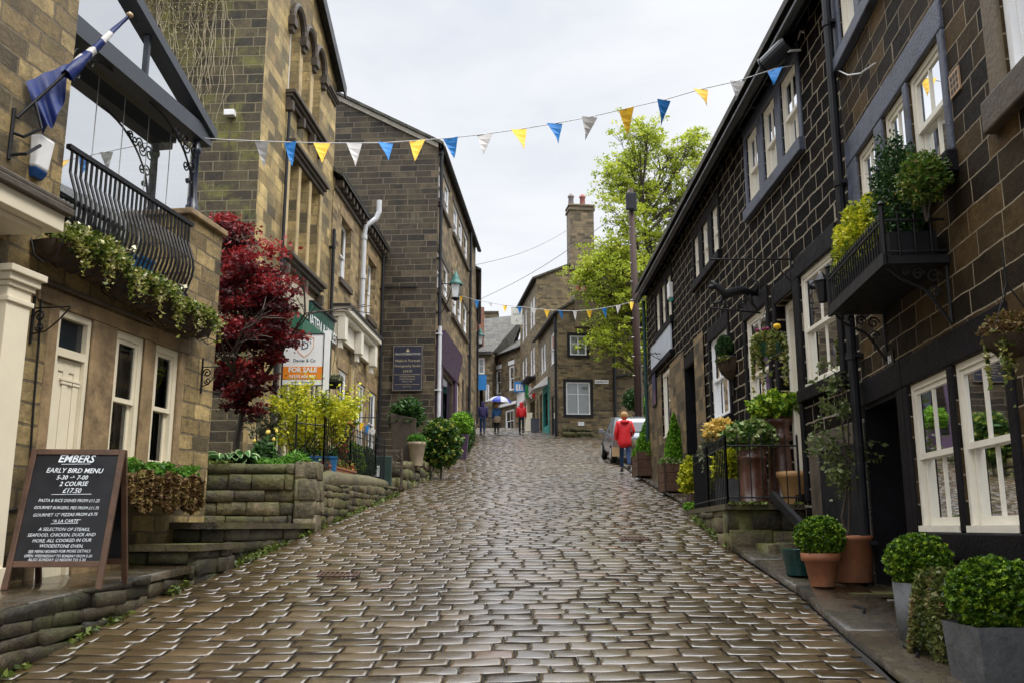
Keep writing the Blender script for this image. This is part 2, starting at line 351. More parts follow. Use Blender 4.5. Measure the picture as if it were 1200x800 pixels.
def obj(name, mb, mats, parent=None, smooth=False, bevel=0):
    me = bpy.data.meshes.new(name); me.from_pydata(mb.v, [], mb.f)
    assign(me, mats)
    if any(mb.mi): me.polygons.foreach_set('material_index', mb.mi)
    uvl = me.uv_layers.new(name='UVMap')
    n = len(me.loops)
    if n:
        co = np.empty(len(me.vertices)*3); me.vertices.foreach_get('co', co); co = co.reshape(-1,3)
        vi = np.empty(n, dtype=np.int32); me.loops.foreach_get('vertex_index', vi)
        nrm = np.empty(len(me.polygons)*3); me.polygons.foreach_get('normal', nrm); nrm = nrm.reshape(-1,3)
        lt = np.empty(len(me.polygons), dtype=np.int32); me.polygons.foreach_get('loop_total', lt)
        nl = np.abs(np.repeat(nrm, lt, axis=0)); p = co[vi]
        u = np.where(nl[:,0] > nl[:,1], p[:,1]+13.37, p[:,0]); v = p[:,2].copy()
        up = nl[:,2] > .85
        u[up] = p[up,0]; v[up] = p[up,1]
        uvl.data.foreach_set('uv', np.stack([u,v],1).ravel())
    if smooth: me.polygons.foreach_set('use_smooth', [True]*len(me.polygons))
    me.update()
    o = bpy.data.objects.new(name, me); COL.objects.link(o)
    if parent: o.parent = parent
    if bevel:
        b = o.modifiers.new('bevel', 'BEVEL'); b.width = bevel; b.segments = 2; b.limit_method = 'ANGLE'
    return o
def thing(name, label, cat, loc=(0,0,0), rz=0, group=None):
    o = bpy.data.objects.new(name, None); COL.objects.link(o); o.empty_display_size = .2
    o.location = loc; o.rotation_euler = (0,0,rz); tag(o, label, cat, group); return o
def tag(o, label, cat, group=None):
    o['label'] = label; o['category'] = cat
    if group: o['group'] = group
    return o
def struct(o, kind='structure'):
    o['kind'] = kind; return o
def dup(o, parent=None):
    c = o.copy(); COL.objects.link(c); c.parent = parent
    for ch in [x for x in bpy.data.objects if x.parent == o]: dup(ch, c)
    return c
def arr_mesh(name, V, Fq, mats, parent=None, lv=None, smooth=False, mi=None):
    me = bpy.data.meshes.new(name)
    nV, nF = len(V), len(Fq); k = Fq.shape[1]
    me.vertices.add(nV); me.vertices.foreach_set('co', V.astype(np.float32).ravel())
    me.loops.add(nF*k); me.loops.foreach_set('vertex_index', Fq.astype(np.int32).ravel())
    me.polygons.add(nF); me.polygons.foreach_set('loop_start', np.arange(0, nF*k, k, dtype=np.int32))
    try: me.polygons.foreach_set('loop_total', np.full(nF, k, dtype=np.int32))
    except Exception: pass
    assign(me, mats)
    if mi is not None: me.polygons.foreach_set('material_index', mi.astype(np.int32))
    if lv is not None:
        a = me.attributes.new('lv', 'FLOAT', 'FACE'); a.data.foreach_set('value', lv.astype(np.float32))
    if smooth: me.polygons.foreach_set('use_smooth', np.ones(nF, dtype=bool))
    me.update(calc_edges=True); me.validate()
    o = bpy.data.objects.new(name, me); COL.objects.link(o)
    if parent: o.parent = parent
    return o

# ------------------------------------------------------------------ foliage
def leaves(name, pts, size, mat, parent, lvb=None, up=.3, out=None, aspect=1.7, fold=.25):
    """pts (n,3) leaf positions; each leaf is a folded 2-triangle-pair blade of real size"""
    n = len(pts)
    d = nr.normal(size=(n,3)); d[:,2] = d[:,2]*.6
    if out is not None: d = d*.8+out*.9
    d /= np.linalg.norm(d, axis=1)[:,None]+1e-9
    e = np.cross(d, nr.normal(size=(n,3))); e /= np.linalg.norm(e, axis=1)[:,None]+1e-9
    nn = np.cross(d, e)
    sz = size*nr.uniform(.6, 1.35, n)[:,None]
    L = d*sz*aspect*.5; W = e*sz*.5; H = nn*sz*fold
    p0 = pts-L; p1 = pts+W+H; p2 = pts+L; p3 = pts-W+H
    V = np.stack([p0,p1,p2,p3],1).reshape(-1,3)
    Fq = np.arange(n*4).reshape(n,4)
    lv = nr.uniform(0,1,n) if lvb is None else np.clip(lvb, 0, 1)
    return arr_mesh(name, V, Fq, mat, parent, lv)
def fbm(p, s, seed=0.):
    return np.array([mnoise.noise(Vector((x*s+seed, y*s, z*s))) for x, y, z in p])
def blob(name, c, r, n, size, mat, parent, lump=.18, shell=.22, seed=0., shape='ball', core=True, coremat=None, lvshift=0., nz=3.0, flat=-1., aspect=1.7):
    lump = max(lump, .14)
    """leaf volume: c centre, r radii (rx,ry,rz)"""
    n = int(n*2.1); size = size*.68
    d = nr.normal(size=(n,3)); d /= np.linalg.norm(d, axis=1)[:,None]
    if shape == 'cone':
        t = 1-np.sqrt(nr.uniform(0,1,n)); an = nr.uniform(0,2*PI,n)
        rr = (1-t)**.85
        rad = nr.uniform(1-shell*1.5, 1.02, n)
        base = np.stack([np.cos(an)*rr, np.sin(an)*rr, t*2-1],1)
        nsz = np.stack([np.cos(an), np.sin(an), np.full(n,.5)],1)
        k = 1+lump*fbm(base, nz, seed)
        p = base.copy(); p[:,0] *= rad*k; p[:,1] *= rad*k; out = nsz
    else:
        k = 1+lump*fbm(d, nz, seed)+lump*.5*fbm(d, nz*2.3, seed+5)
        rad = (1-shell*np.abs(nr.normal(size=n))*.8)*k
        p = d*rad[:,None]; out = d
    keep = p[:,2] > flat
    p = p[keep]; out = out[keep]
    # clump noise: yellow leaf tips, plus highlights and dark gaps painted into the colour
    cl = fbm(p, nz*1.6, seed+9)
    lv = .42+cl*.75+nr.normal(size=len(p))*.2+lvshift
    P = p*np.array(r)+np.array(c)
    o = leaves(name, P, size, mat, parent, lv, out=out, aspect=aspect)
    return o
def corelump(name, c, r, mat, parent, shape='ball', seg=14, k=.8):
    mb = MB(); prof = []
    for i in range(9):
        t = -1+2*i/8
        rr = math.sqrt(max(0,1-t*t)) if shape == 'ball' else (1-(t+1)/2)**.85
        prof.append((rr*k+.001, t*k))
    base = len(mb.v)
    mb.lathe(prof, seg); mb.v = [(c[0]+x*r[0], c[1]+y*r[1], c[2]+z*r[2]) for x, y, z in mb.v]
    return obj(name, mb, mat, parent, True)
M_core = paint('dark_inner_core', (.02,.03,.01), .9, 0, .5, 25, 1.)  # solid dark lump inside foliage, shade between leaves put into its colour
M_corered = paint('dark_red_core', (.03,.012,.01), .9, 0, .5, 25, 1.)  # dark red version, inner shade likewise put into the colour

# ------------------------------------------------------------------ rows of separate pillow stones
def pillow(Vs, Fs, lvs, corners, nrm, inset, rise, val):
    """corners 4x3 of the visible face (CCW seen from nrm), pushed out by rise"""
    c = np.array(corners, float); n = np.array(nrm, float)
    ctr = c.mean(0)
    back = c-n*.06
    mid = c.copy()
    dd = ctr-c; dl = np.linalg.norm(dd, axis=1)[:,None]
    top = c+dd/dl*inset*1.35+n*rise
    i = len(Vs)
    Vs += [tuple(x) for x in back]+[tuple(x) for x in mid]+[tuple(x) for x in top]
    for k in range(4):
        k2 = (k+1) % 4
        Fs.append((i+k, i+k2, i+4+k2, i+4+k)); lvs.append(val)
        Fs.append((i+4+k, i+4+k2, i+8+k2, i+8+k)); lvs.append(val)
    Fs.append((i+8, i+9, i+10, i+11)); lvs.append(val)
def stonewall(name, p0, p1, zb0, zb1, zt0, zt1, mat, parent, ch=.15, bl=(.18,.42), gap=.012, thick=.3, jit=.011, side=1, back=True, rise=.010):
    """dry stone face from p0 to p1 (xy), heights linear; outward normal = right of direction * side"""
    p0 = np.array(p0, float); p1 = np.array(p1, float); L = np.linalg.norm(p1-p0); d = (p1-p0)/L
    nrm = np.array([d[1], -d[0], 0])*side
    V = []; Fc = []; lv = []
    zmin = min(zb0, zb1); zmax = max(zt0, zt1)
    z = zmin; r = random.Random(hash(name) % 1000+3)
    r = random.Random(int(L*1000)+len(name))
    while z < zmax-1e-4:
        h = ch*r.uniform(.75, 1.3); z2 = min(z+h, zmax)
        if zmax-z2 < ch*.4: z2 = zmax
        s = -r.uniform(0, bl[0])
        while s < L:
            w = r.uniform(*bl); a = max(s, 0)+gap/2; b = min(s+w, L)-gap/2
            if b-a > .04:
                def lim(t, zz):
                    lo = zb0+(zb1-zb0)*t/L-.05; hi = zt0+(zt1-zt0)*t/L
                    return min(max(zz, lo), hi)
                za, zb_, zc, zd = lim(a, z+gap/2), lim(b, z+gap/2), lim(b, z2-gap/2), lim(a, z2-gap/2)
                if zc-zb_ > .02 or zd-za > .02:
                    j = lambda: r.uniform(-jit, jit)
                    o = r.uniform(-.02, .02)
                    def P(t, zz): 
                        q = p0+d*t; return (q[0]+nrm[0]*o+d[0]*j(), q[1]+nrm[1]*o+d[1]*j(), zz+j())
                    cs = [P(a,za), P(b,zb_), P(b,zc), P(a,zd)]
                    if side < 0: cs = cs[::-1]
                    pillow(V, Fc, lv, cs, nrm, .012, rise, r.random())
            s += w
        z = z2
    q0 = p0-nrm[:2]*.035; q1 = p1-nrm[:2]*.035
    b0 = p0-nrm[:2]*thick; b1 = p1-nrm[:2]*thick
    i = len(V)
    V += [(q0[0],q0[1],zb0-.3),(q1[0],q1[1],zb1-.3),(b1[0],b1[1],zb1-.3),(b0[0],b0[1],zb0-.3),
          (q0[0],q0[1],zt0-.01),(q1[0],q1[1],zt1-.01),(b1[0],b1[1],zt1-.01),(b0[0],b0[1],zt0-.01)]
    for f in ((0,3,2,1),(4,5,6,7),(0,1,5,4),(1,2,6,5),(2,3,7,6),(3,0,4,7)):
        Fc.append(tuple(i+k for k in f)); lv.append(.15)
    return arr_mesh(name, np.array(V), np.array(Fc), mat, parent, np.array(lv))
def wp(o):
    """mesh was written in world coordinates: undo its parent's placement"""
    p = o.parent
    if p: o.matrix_parent_inverse = Matrix.LocRotScale(p.location, p.rotation_euler, None).inverted()
    return o

# ------------------------------------------------------------------ ground, setts, pavements
def make_ground():
    xs = [-300,-150,-60,-25,-12,-8,-6,-4,-2,0,2,4,6,8,12,25,60,150,300]
    ys = [-120,-60,-30,-12]+list(range(-6,80,2))+[90,110,140,200,300,500]
    V = []; Fq = []
    for y in ys:
        for x in xs:
            hill = 0
            V.append((x, y, zg(y)-.07+hill))
    n = len(xs)
    for j in range(len(ys)-1):
        for i in range(n-1): Fq.append((j*n+i, j*n+i+1, (j+1)*n+i+1, (j+1)*n+i))
    mb = MB(); mb.v = V; mb.f = Fq; mb.mi = [0]*len(Fq)
    struct(obj('ground', mb, M_joint))
make_ground()

def settmat():
    m, nt, b, out = newmat('wet_gritstone_setts'); q = N(nt)
    at = q.n('ShaderNodeAttribute'); at.attribute_name = 'lv'
    obj_ = q.n('ShaderNodeTexCoord').outputs['Object']
    c = q.ramp(at.outputs['Fac'], [(0,(.06,.037,.013)),(.4,(.086,.053,.018)),(.8,(.108,.067,.023)),(.97,(.13,.08,.027)),(.99,(.14,.062,.02)),(1,(.12,.07,.03))])
    fine = q.noise(obj_, 22, 8, .7).outputs[0]; mid = q.noise(obj_, 2.6, 6, .7).outputs[0]; big = q.noise(obj_, .45, 4, .6).outputs[0]
    k = q.math('MULTIPLY', q.rng(fine, .25, .75, .7, 1.28), q.rng(mid, .3, .7, .75, 1.2))
    ck = q.n('ShaderNodeCombineColor'); [q.l(k, ck.inputs[i]) for i in range(3)]
    c = q.mix(1.0, c, ck.outputs[0], 'MULTIPLY')
    q.l(c, b.inputs['Base Color'])
    wet = q.math('ADD', q.math('MULTIPLY', big, .5), q.math('ADD', q.math('MULTIPLY', mid, .25), q.math('MULTIPLY', at.outputs['Fac'], .3)))
    q.l(q.rng(wet, .38, .72, .16, .42), b.inputs['Roughness'])
    b.inputs['Specular IOR Level'].default_value = .6
    b.inputs['Coat Weight'].default_value = .8; b.inputs['Coat Roughness'].default_value = .2; b.inputs['Coat IOR'].default_value = 1.75
    bp = q.n('ShaderNodeBump'); bp.inputs['Strength'].default_value = .8; bp.inputs['Distance'].default_value = .010
    q.l(q.math('ADD', q.math('MULTIPLY', fine, .5), q.noise(obj_, 7, 5, .6).outputs[0]), bp.inputs['Height']); q.l(bp.outputs[0], b.inputs['Normal'])
    return m
M_sett = settmat()
def make_setts():
    V = []; Fq = []; lv = []
    r = random.Random(3)
    y = 2.6; row = 0
    def surf(x, yy):
        return zg(yy)+.018*mnoise.noise(Vector((x*.5, yy*.4, 0)))-.012*(x/3)**2
    def rowcurve(x, yy): return .10*math.sin((x+.4)*.55)+.04*mnoise.noise(Vector((x*.8, yy*.3, 4.)))
    while y < 72:
        h = r.uniform(.175, .22)*(1 if y < 40 else 1.4)
        xl = interp(XL, y)-.08; xr = interp(XR, y)+.02
        x = xl-r.uniform(0,.2)
        while x < xr:
            w = r.uniform(.22,.36)*(1 if y < 40 else 1.6)
            if r.random() < .08: w *= .65
            a = max(x, xl)+.0062; bb = min(x+w, xr)-.0062
            if bb-a > .05:
                g = .0035
                j = lambda s=.004: r.uniform(-s, s)
                tz = r.uniform(-.004,.004); tx = r.uniform(-.025,.025); ty = r.uniform(-.06,.03)
                cs = []
                for (cx, cy) in ((a,y+g),(bb,y+g),(bb,y+h-g),(a,y+h-g)):
                    X = cx+j(); YY = cy+j()+rowcurve(cx, y)
                    Z = surf(X, YY)+tz+(cx-(a+bb)/2)*tx+(cy-(y+h/2))*ty
                    cs.append((X,YY,Z))
                c = np.array(cs); ctr = c.mean(0)
                low = c.copy(); low[:,2] -= .06
                mid = c.copy(); mid[:,2] -= .0038
                dd = ctr-c; dd /= np.linalg.norm(dd, axis=1)[:,None]
                t1 = c+dd*.030; t1[:,2] += .0005
                i = len(V)
                V += [tuple(p) for p in low]+[tuple(p) for p in mid]+[tuple(p) for p in t1]
                cc = ctr.copy(); cc[2] += .001
                V.append(tuple(cc))
                val = r.random()
                for k in range(4):
                    k2 = (k+1) % 4
                    Fq += [(i+k,i+k2,i+4+k2,i+4+k),(i+4+k,i+4+k2,i+8+k2,i+8+k)]; lv += [val,val]
                Fq.append((i+8,i+9,i+12,i+12)); Fq.append((i+9,i+10,i+12,i+12)); Fq.append((i+10,i+11,i+12,i+12)); Fq.append((i+11,i+8,i+12,i+12)); lv += [val]*4
            x += w
        y += h; row += 1
    mb = MB(); mb.v = V
    mb.f = [f if f[2] != f[3] else f[:3] for f in Fq]; mb.mi = [0 if len(f) == 3 or f[3]-f[0] != 4 or k_ % 2 else 1 for k_, f in enumerate(mb.f)]
    o = obj('street_setts', mb, [M_sett, paint('gritty_sett_edges', (.055,.04,.022), .30, 0, .4, 20, .3, spec=.8)], None, False)
    a = o.data.attributes.new('lv', 'FLOAT', 'FACE'); a.data.foreach_set('value', np.array(lv, dtype=np.float32))
    pos = [k_ % 12 for k_ in range(len(mb.f))]; o.data.polygons.foreach_set('use_smooth', [q_ >= 8 or q_ % 2 == 1 for q_ in pos]); o.data.polygons.foreach_set('material_index', [0 if (q_ >= 8 or q_ % 2 == 1) else 1 for q_ in pos]); o.data.update()
    struct(o)
    # wet grit in the joints
    mb = MB(); ys = np.arange(2, 72, .5)
    for a, b_ in zip(ys, ys[1:]):
        xs0 = np.linspace(interp(XL,a)-.1, interp(XR,a)+.05, 7); xs1 = np.linspace(interp(XL,b_)-.1, interp(XR,b_)+.05, 7)
        for k in range(6):
            mb.face([(xs0[k],a,surf(xs0[k],a)-.018),(xs0[k+1],a,surf(xs0[k+1],a)-.018),(xs1[k+1],b_,surf(xs1[k+1],b_)-.018),(xs1[k],b_,surf(xs1[k],b_)-.018)])
    struct(obj('street_bed', mb, paint('wet_grit', (.012,.009,.006), .45, 0, .4, 25, .6)))
make_setts()

def slabs(name, y0, y1, fx0, fx1, fz, mat, ll=(.7,1.3), cols=1, gap=.012, fy=lambda x: 0.):
    """flagstones between fx0(y) and fx1(y)"""
    V = []; Fq = []; lv = []; r = random.Random(len(name)+int(y0*7))
    for cidx in range(cols):
        y = y0-r.uniform(0,.5)
        while y < y1:
            l = r.uniform(*ll); a = max(y,y0); b = min(y+l, y1)
            if b-a > .08:
                cs = []
                for (t, yy) in ((cidx/cols,a+gap/2),((cidx+1)/cols,a+gap/2),((cidx+1)/cols,b-gap/2),(cidx/cols,b-gap/2)):
                    x = fx0(yy)+(fx1(yy)-fx0(yy))*t
                    x += gap/2 if t == cidx/cols else -gap/2
                    cs.append((x, yy, fz(yy)+r.uniform(-.006,.006)))
                pillow(V, Fq, lv, cs, (0,0,1), .012, .006, r.random())
            y += l
    o = arr_mesh(name, np.array(V), np.array(Fq), mat, None, np.array(lv)); return o
# right-hand pavement: wet flags beside the setts, up to the house fronts
def xrk(y): return interp(XR, y)+.02
o = slabs('pavement', 1.5, 11.6, lambda y: xrk(y), lambda y: xrk(y)+.62, lambda y: zg(y)+.05, M_flag, (1.3,2.2)); struct(o)
o = slabs('pavement', 1.5, 11.6, lambda y: xrk(y)+.64, lambda y: 4.6, lambda y: zg(y)+.03, M_flag, (.6,1.1)); struct(o)
o = slabs('pavement', 11.6, 27.5, lambda y: xrk(y), lambda y: 4.6, lambda y: zg(y)+.06, M_flag, (.8,1.4), 2); struct(o)
# left-hand raised platform in front of the restaurant
def zpl(y): return 1.07+(y-5.8)*.048
o = slabs('pavement', 3.0, 10.2, lambda y: -5.0, lambda y: interp(XL,y)+.05-.12*(y<9), zpl, M_flag, (.8,1.5), 2); struct(o)
pl = thing('kerb_wall', 'mossy dry-laid stone kerb wall carrying the pavement under the blackboard sign', 'kerb wall', (-3.2,6.5,.7))
wp(stonewall('stone_face', (-3.2,3.0), (-3.17,9.9), zg(3)-.05, zg(9.9)-.05, zpl(3)-.01, zpl(9.9)-.01, M_kerbrub, pl, .10, (.25,.8), .008, .3, .018))
# lane behind the car and yard paving on the right
mb = MB()
for a in range(26, 60, 2): mb.face([(3.3,a,zg(a)-.03),(30,a,zg(a)-.03),(30,a+2,zg(a+2)-.03),(3.3,a+2,zg(a+2)-.03)])
struct(obj('side_lane', mb, paint('wet_lane', (.07,.062,.05), .3, 0, .4, 3, .4)))
# kerb of the lane mouth
mb = MB(); kp = [(3.47,27.5),(3.52,30),(3.6,34),(3.75,38),(4.3,41),(5.2,43)]
for (a,b),(c,d) in zip(kp,kp[1:]):
    mb.hexa([(a,b,zg(b)-.05),(a+.14,b,zg(b)-.05),(c+.14,d,zg(d)-.05),(c,d,zg(d)-.05),(a,b,zg(b)+.045),(a+.14,b,zg(b)+.045),(c+.14,d,zg(d)+.045),(c,d,zg(d)+.045)])
struct(obj('kerb', mb, M_kerbrub))
# sunken iron cramps holding the right-hand kerb flags
for k, (px, py) in enumerate([(1048,768),(978,722),(941,687)]):
    yy = [6.35, 7.7, 9.0][k]; x = xrk(yy)+.18
    mb = MB(); mb.tube([(x+.10,yy+.16,zg(yy+.16)+.066),(x+.13,yy+.0,zg(yy)+.070),(x+.07,yy-.12,zg(yy-.12)+.066)], .011, 6)
    t = obj('kerb_cramp', mb, M_black); tag(t, ['iron cramp set in the kerb flag nearest the square grey planter','iron cramp set in the kerb flag level with the tall slate planter','small iron cramp in the kerb flag by the terracotta pots'][k], 'kerb cramp', 'iron cramps in the kerb')
# small drain grates in the street
for k,(x,y) in enumerate([(-1.75,9.6),(1.62,12.4)]):
    t = thing('drain_grate', ['rusty drain grate in the setts near the left kerb','rusty drain grate in the setts near the right kerb'][k], 'drain grate', (x,y,zg(y)+.02), 0, 'drain grates')
    t.rotation_euler = (math.atan(.115),0,0)
    mb = MB(); w, h = .2,.13
    mb.box(-w,w,-h,-h+.025,0,.014); mb.box(-w,w,h-.025,h,0,.014); mb.box(-w,-w+.025,-h+.026,h-.026,0,.014); mb.box(w-.025,w,-h+.026,h-.026,0,.014)
    obj('grate_frame', mb, paint('rusty_iron', (.09,.04,.025), .5, .3, .4, 12), t)
    mb = MB()
    for i in range(7): xx = -w+.05+i*.05; mb.box(xx-.01,xx+.01,-h+.026,h-.026,.002,.012)
    obj('grate_bars', mb, MATS['rusty_iron'], t)

# ------------------------------------------------------------------ facade frames
class Fr:
    def __init__(s, x0, y0, tan, side, zb):
        s.a = math.atan(tan); s.sa, s.ca = math.sin(s.a), math.cos(s.a)
        s.x0, s.y0, s.side, s.zb = x0, y0, side, zb
        s.loc = (x0, y0, zb); s.rz = PI/2-s.a
    def P(s, u, o, z): return (u, -s.side*o, z-s.zb)
    def m(s, u, d, z): return s.P(u, -d, z)
    def ms(s, at=0.): return lambda u, d, z: s.P(at+d, -u, z)      # end wall at s=at seen from the near side
    def W(s, u, o, z):
        return (s.x0+u*s.sa+s.side*o*s.ca, s.y0+u*s.ca-s.side*o*s.sa, z)
    def hit(s, px, py, o=0.):
        r = ray(px, py); nx, ny = s.ca, -s.sa
        x0, y0 = s.x0+s.side*o*s.ca, s.y0-s.side*o*s.sa
        t = (x0*nx+y0*ny)/(r[0]*nx+r[1]*ny); X, YY = r[0]*t, r[1]*t
        return ((X-x0)*s.sa+(YY-y0)*s.ca, CZ+r[2]*t)
    def hits(s, px, py, at=0.):
        r = ray(px, py); X0, Y0, _ = s.W(at, 0, 0); t = (X0*s.sa+Y0*s.ca)/(r[0]*s.sa+r[1]*s.ca)
        X, YY = r[0]*t, r[1]*t
        return (-s.side*((X-X0)*s.ca-(YY-Y0)*s.sa), CZ+r[2]*t)
class Bld:
    def __init__(s, name, label, fr, cat='building'):
        s.fr = fr; s.root = thing(name, label, cat, fr.loc, fr.rz); s.holes = {}; s.wm = {}
    def hole(s, key, *r): s.holes.setdefault(key, []).append(r)
def wallmesh(mb, m, u0, u1, z0, z1, holes, depth=.2, room=.9, thick=None):
    us = sorted({u0,u1}|{max(u0,min(u1,h[0])) for h in holes}|{max(u0,min(u1,h[1])) for h in holes})
    zs = sorted({z0,z1}|{max(z0,min(z1,h[2])) for h in holes}|{max(z0,min(z1,h[3])) for h in holes})
    for a, b in zip(us, us[1:]):
        for c, d in zip(zs, zs[1:]):
            mu, mz = (a+b)/2, (c+d)/2
            if any(h[0] < mu < h[1] and h[2] < mz < h[3] for h in holes): continue
            mb.face([m(a,0,c), m(b,0,c), m(b,0,d), m(a,0,d)])
    for h in holes:
        a, b, c, d = h[:4]; dp = h[4] if len(h) > 4 else depth; rm = h[5] if len(h) > 5 else room
        for p, q_ in (((a,c),(b,c)),((b,c),(b,d)),((b,d),(a,d)),((a,d),(a,c))):
            mb.face([m(p[0],0,p[1]), m(q_[0],0,q_[1]), m(q_[0],dp,q_[1]), m(p[0],dp,p[1])])
        e = .12
        if rm > 0:
            A, B_, C_, D_ = a-e, b+e, c-e, d+e
            mb.face([m(A,dp+rm,C_), m(B_,dp+rm,C_), m(B_,dp+rm,D_), m(A,dp+rm,D_)], 1)
            for p, q_ in (((A,C_),(B_,C_)),((B_,C_),(B_,D_)),((B_,D_),(A,D_)),((A,D_),(A,C_))):
                mb.face([m(p[0],dp,p[1]), m(q_[0],dp,q_[1]), m(q_[0],dp+rm,q_[1]), m(p[0],dp+rm,p[1])], 1)
            for r in ((A,a,C_,D_),(b,B_,C_,D_),(a,b,C_,c),(a,b,d,D_)):
                mb.face([m(r[0],dp,r[2]), m(r[1],dp,r[2]), m(r[1],dp,r[3]), m(r[0],dp,r[3])], 1)
def window(B, key, m, u0, u1, z0, z1, cols=2, rows=1, depth=.09, frame=.05, kind='sash', mat=None, curtain=.42, inner=.2, hole=True, part='window', sill=True, blind=0, midz=.5, glass=None):
    mat = mat or M_white
    if inner < .24: depth = min(depth, .018); inner = depth+.09
    if hole: B.hole(key, u0, u1, z0, z1, inner)
    if u1 < u0: u0, u1 = u1, u0
    mb = MB(); d0 = depth
    f = frame
    mb.mbox(m, u0+.002, u0+f, d0, d0+.09, z0+.002, z1-.002); mb.mbox(m, u1-f, u1-.002, d0, d0+.09, z0+.002, z1-.002)
    mb.mbox(m, u0+f, u1-f, d0, d0+.09, z1-f, z1-.002)
    if sill: mb.mbox(m, u0+.004, u1-.004, d0-.035, d0+.09, z0+.003, z0+.05)
    else: mb.mbox(m, u0+f, u1-f, d0, d0+.09, z0+.002, z0+f)
    w = obj(part, mb, mat, B.root)
    zb = z0+.05; zt = z1-f
    g = MB(); s = MB()
    if kind == 'sash':
        zm = zb+(zt-zb)*midz; st = .042; ds = d0+.012
        for (a, b, dd) in ((zm-.02, zt, ds), (zb, zm+.02, ds+.035)):
            s.mbox(m, u0+f+.001, u0+f+st, dd, dd+.033, a, b); s.mbox(m, u1-f-st, u1-f-.001, dd, dd+.033, a, b)
            s.mbox(m, u0+f+st, u1-f-st, dd+.001, dd+.032, b-.04, b-.001); s.mbox(m, u0+f+st, u1-f-st, dd+.001, dd+.032, a+.001, a+(.045 if dd == ds else .065))
            for k in range(1, cols):
                uu = u0+f+st+(u1-u0-2*f-2*st)*k/cols; s.mbox(m, uu-.011, uu+.011, dd+.003, dd+.03, a+.045, b-.04)
            for k in range(1, rows):
                zz = a+.04+(b-a-.08)*k/rows; s.mbox(m, u0+f+st, u1-f-st, dd+.005, dd+.028, zz-.01, zz+.01)
            g.face([m(u0+f+.02,dd+.016,a+.02), m(u1-f-.02,dd+.016,a+.02), m(u1-f-.02,dd+.016,b-.02), m(u0+f+.02,dd+.016,b-.02)])
    else:
        dd = d0+.02
        for k in range(1, cols):
            uu = u0+f+(u1-u0-2*f)*k/cols; s.mbox(m, uu-.022, uu+.022, dd-.005, dd+.05, zb+.001, zt-.001)
        for k in range(1, rows+1) if rows > 1 else []:
            if k < rows:
                zz = zb+(zt-zb)*(midz if rows == 2 else k/rows); s.mbox(m, u0+f+.001, u1-f-.001, dd, dd+.045, zz-.018, zz+.018)
        g.face([m(u0+f*.8,dd+.02,zb-.01), m(u1-f*.8,dd+.02,zb-.01), m(u1-f*.8,dd+.02,zt+.01), m(u0+f*.8,dd+.02,zt+.01)])
    if s.f: obj('sash' if kind == 'sash' else 'glazing_bars', s, mat, w)
    obj('pane', g, glass or G_win, w)
    if curtain:
        cmb = MB(); wd = (u1-u0)*curtain
        for sd in (0, 1):
            if wd <= 0: continue
            n = 9; ua = u0 if sd == 0 else u1-wd; pr = None
            for k in range(n+1):
                uu = ua+wd*k/n; dp = inner+.06+.02*(k % 2)
                if pr: cmb.face([m(pr[0],pr[1],z0+.02), m(uu,dp,z0+.02), m(uu,dp,z1), m(pr[0],pr[1],z1)])
                pr = (uu, dp)
        obj('curtain', cmb, M_curtain, w)
    if blind:
        cmb = MB(); cmb.face([m(u0,inner+.04,z1-(z1-z0)*blind), m(u1,inner+.04,z1-(z1-z0)*blind), m(u1,inner+.04,z1), m(u0,inner+.04,z1)])
        obj('blind', cmb, M_curtain, w)
    return w
def part(B, name, mat, fn, parent=None, smooth=False, bevel=0):
    mb = MB(); fn(mb); return obj(name, mb, mat, parent or B.root, smooth, bevel)
def boxes(B, name, mat, m, lst, bevel=0, parent=None):
    mb = MB()
    for b in lst: mb.mbox(m, *b)
    return obj(name, mb, mat, parent or B.root, False, bevel)
def boxes_each(B, name, mat, m, lst, bevel=0):
    for b in lst: boxes(B, name, mat, m, [b], bevel)
def rectpx(h, l, r, t, b):
    """l,r: pixels on the left/right edge, t,b pixels on the top/bottom edge -> u0,u1,z0,z1"""
    ua, ub = h(*l)[0], h(*r)[0]; zt, zb = h(*t)[1], h(*b)[1]
    return min(ua,ub), max(ua,ub), zb, zt
def text(name, s, size, mat, parent, loc, rot, align='CENTER', shear=0, ext=.002, bold=0, sx=1.0):
    cu = bpy.data.curves.new('lettering', 'FONT'); cu.body = s; cu.size = size; cu.align_x = align; cu.shear = shear
    cu.extrude = ext; cu.offset = bold; cu.resolution_u = 2
    t = bpy.data.objects.new('tmp', cu); COL.objects.link(t)
    dg = bpy.context.evaluated_depsgraph_get(); me = bpy.data.meshes.new_from_object(t.evaluated_get(dg))
    bpy.data.objects.remove(t); me.materials.clear(); me.materials.append(mat)
    M = Matrix.LocRotScale(Vector(loc), rot.to_quaternion() if isinstance(rot, Matrix) else rot, Vector((sx,1,1)))
    me.transform(M)
    o = bpy.data.objects.new(name, me); COL.objects.link(o)
    if parent: o.parent = parent
    return o
def textm(name, s, size, mat, parent, m, u, d, z, flip, **k):
    """lettering on a wall map; flip=-1 when u runs right to left as seen"""
    o = Vector(m(u,d,z)); ux = (Vector(m(u+1*flip,d,z))-o).normalized(); uz = Vector((0,0,1)); n = ux.cross(uz)
    R = Matrix((ux, uz, n)).transposed()
    return text(name, s, size, mat, parent, o, R, **k)
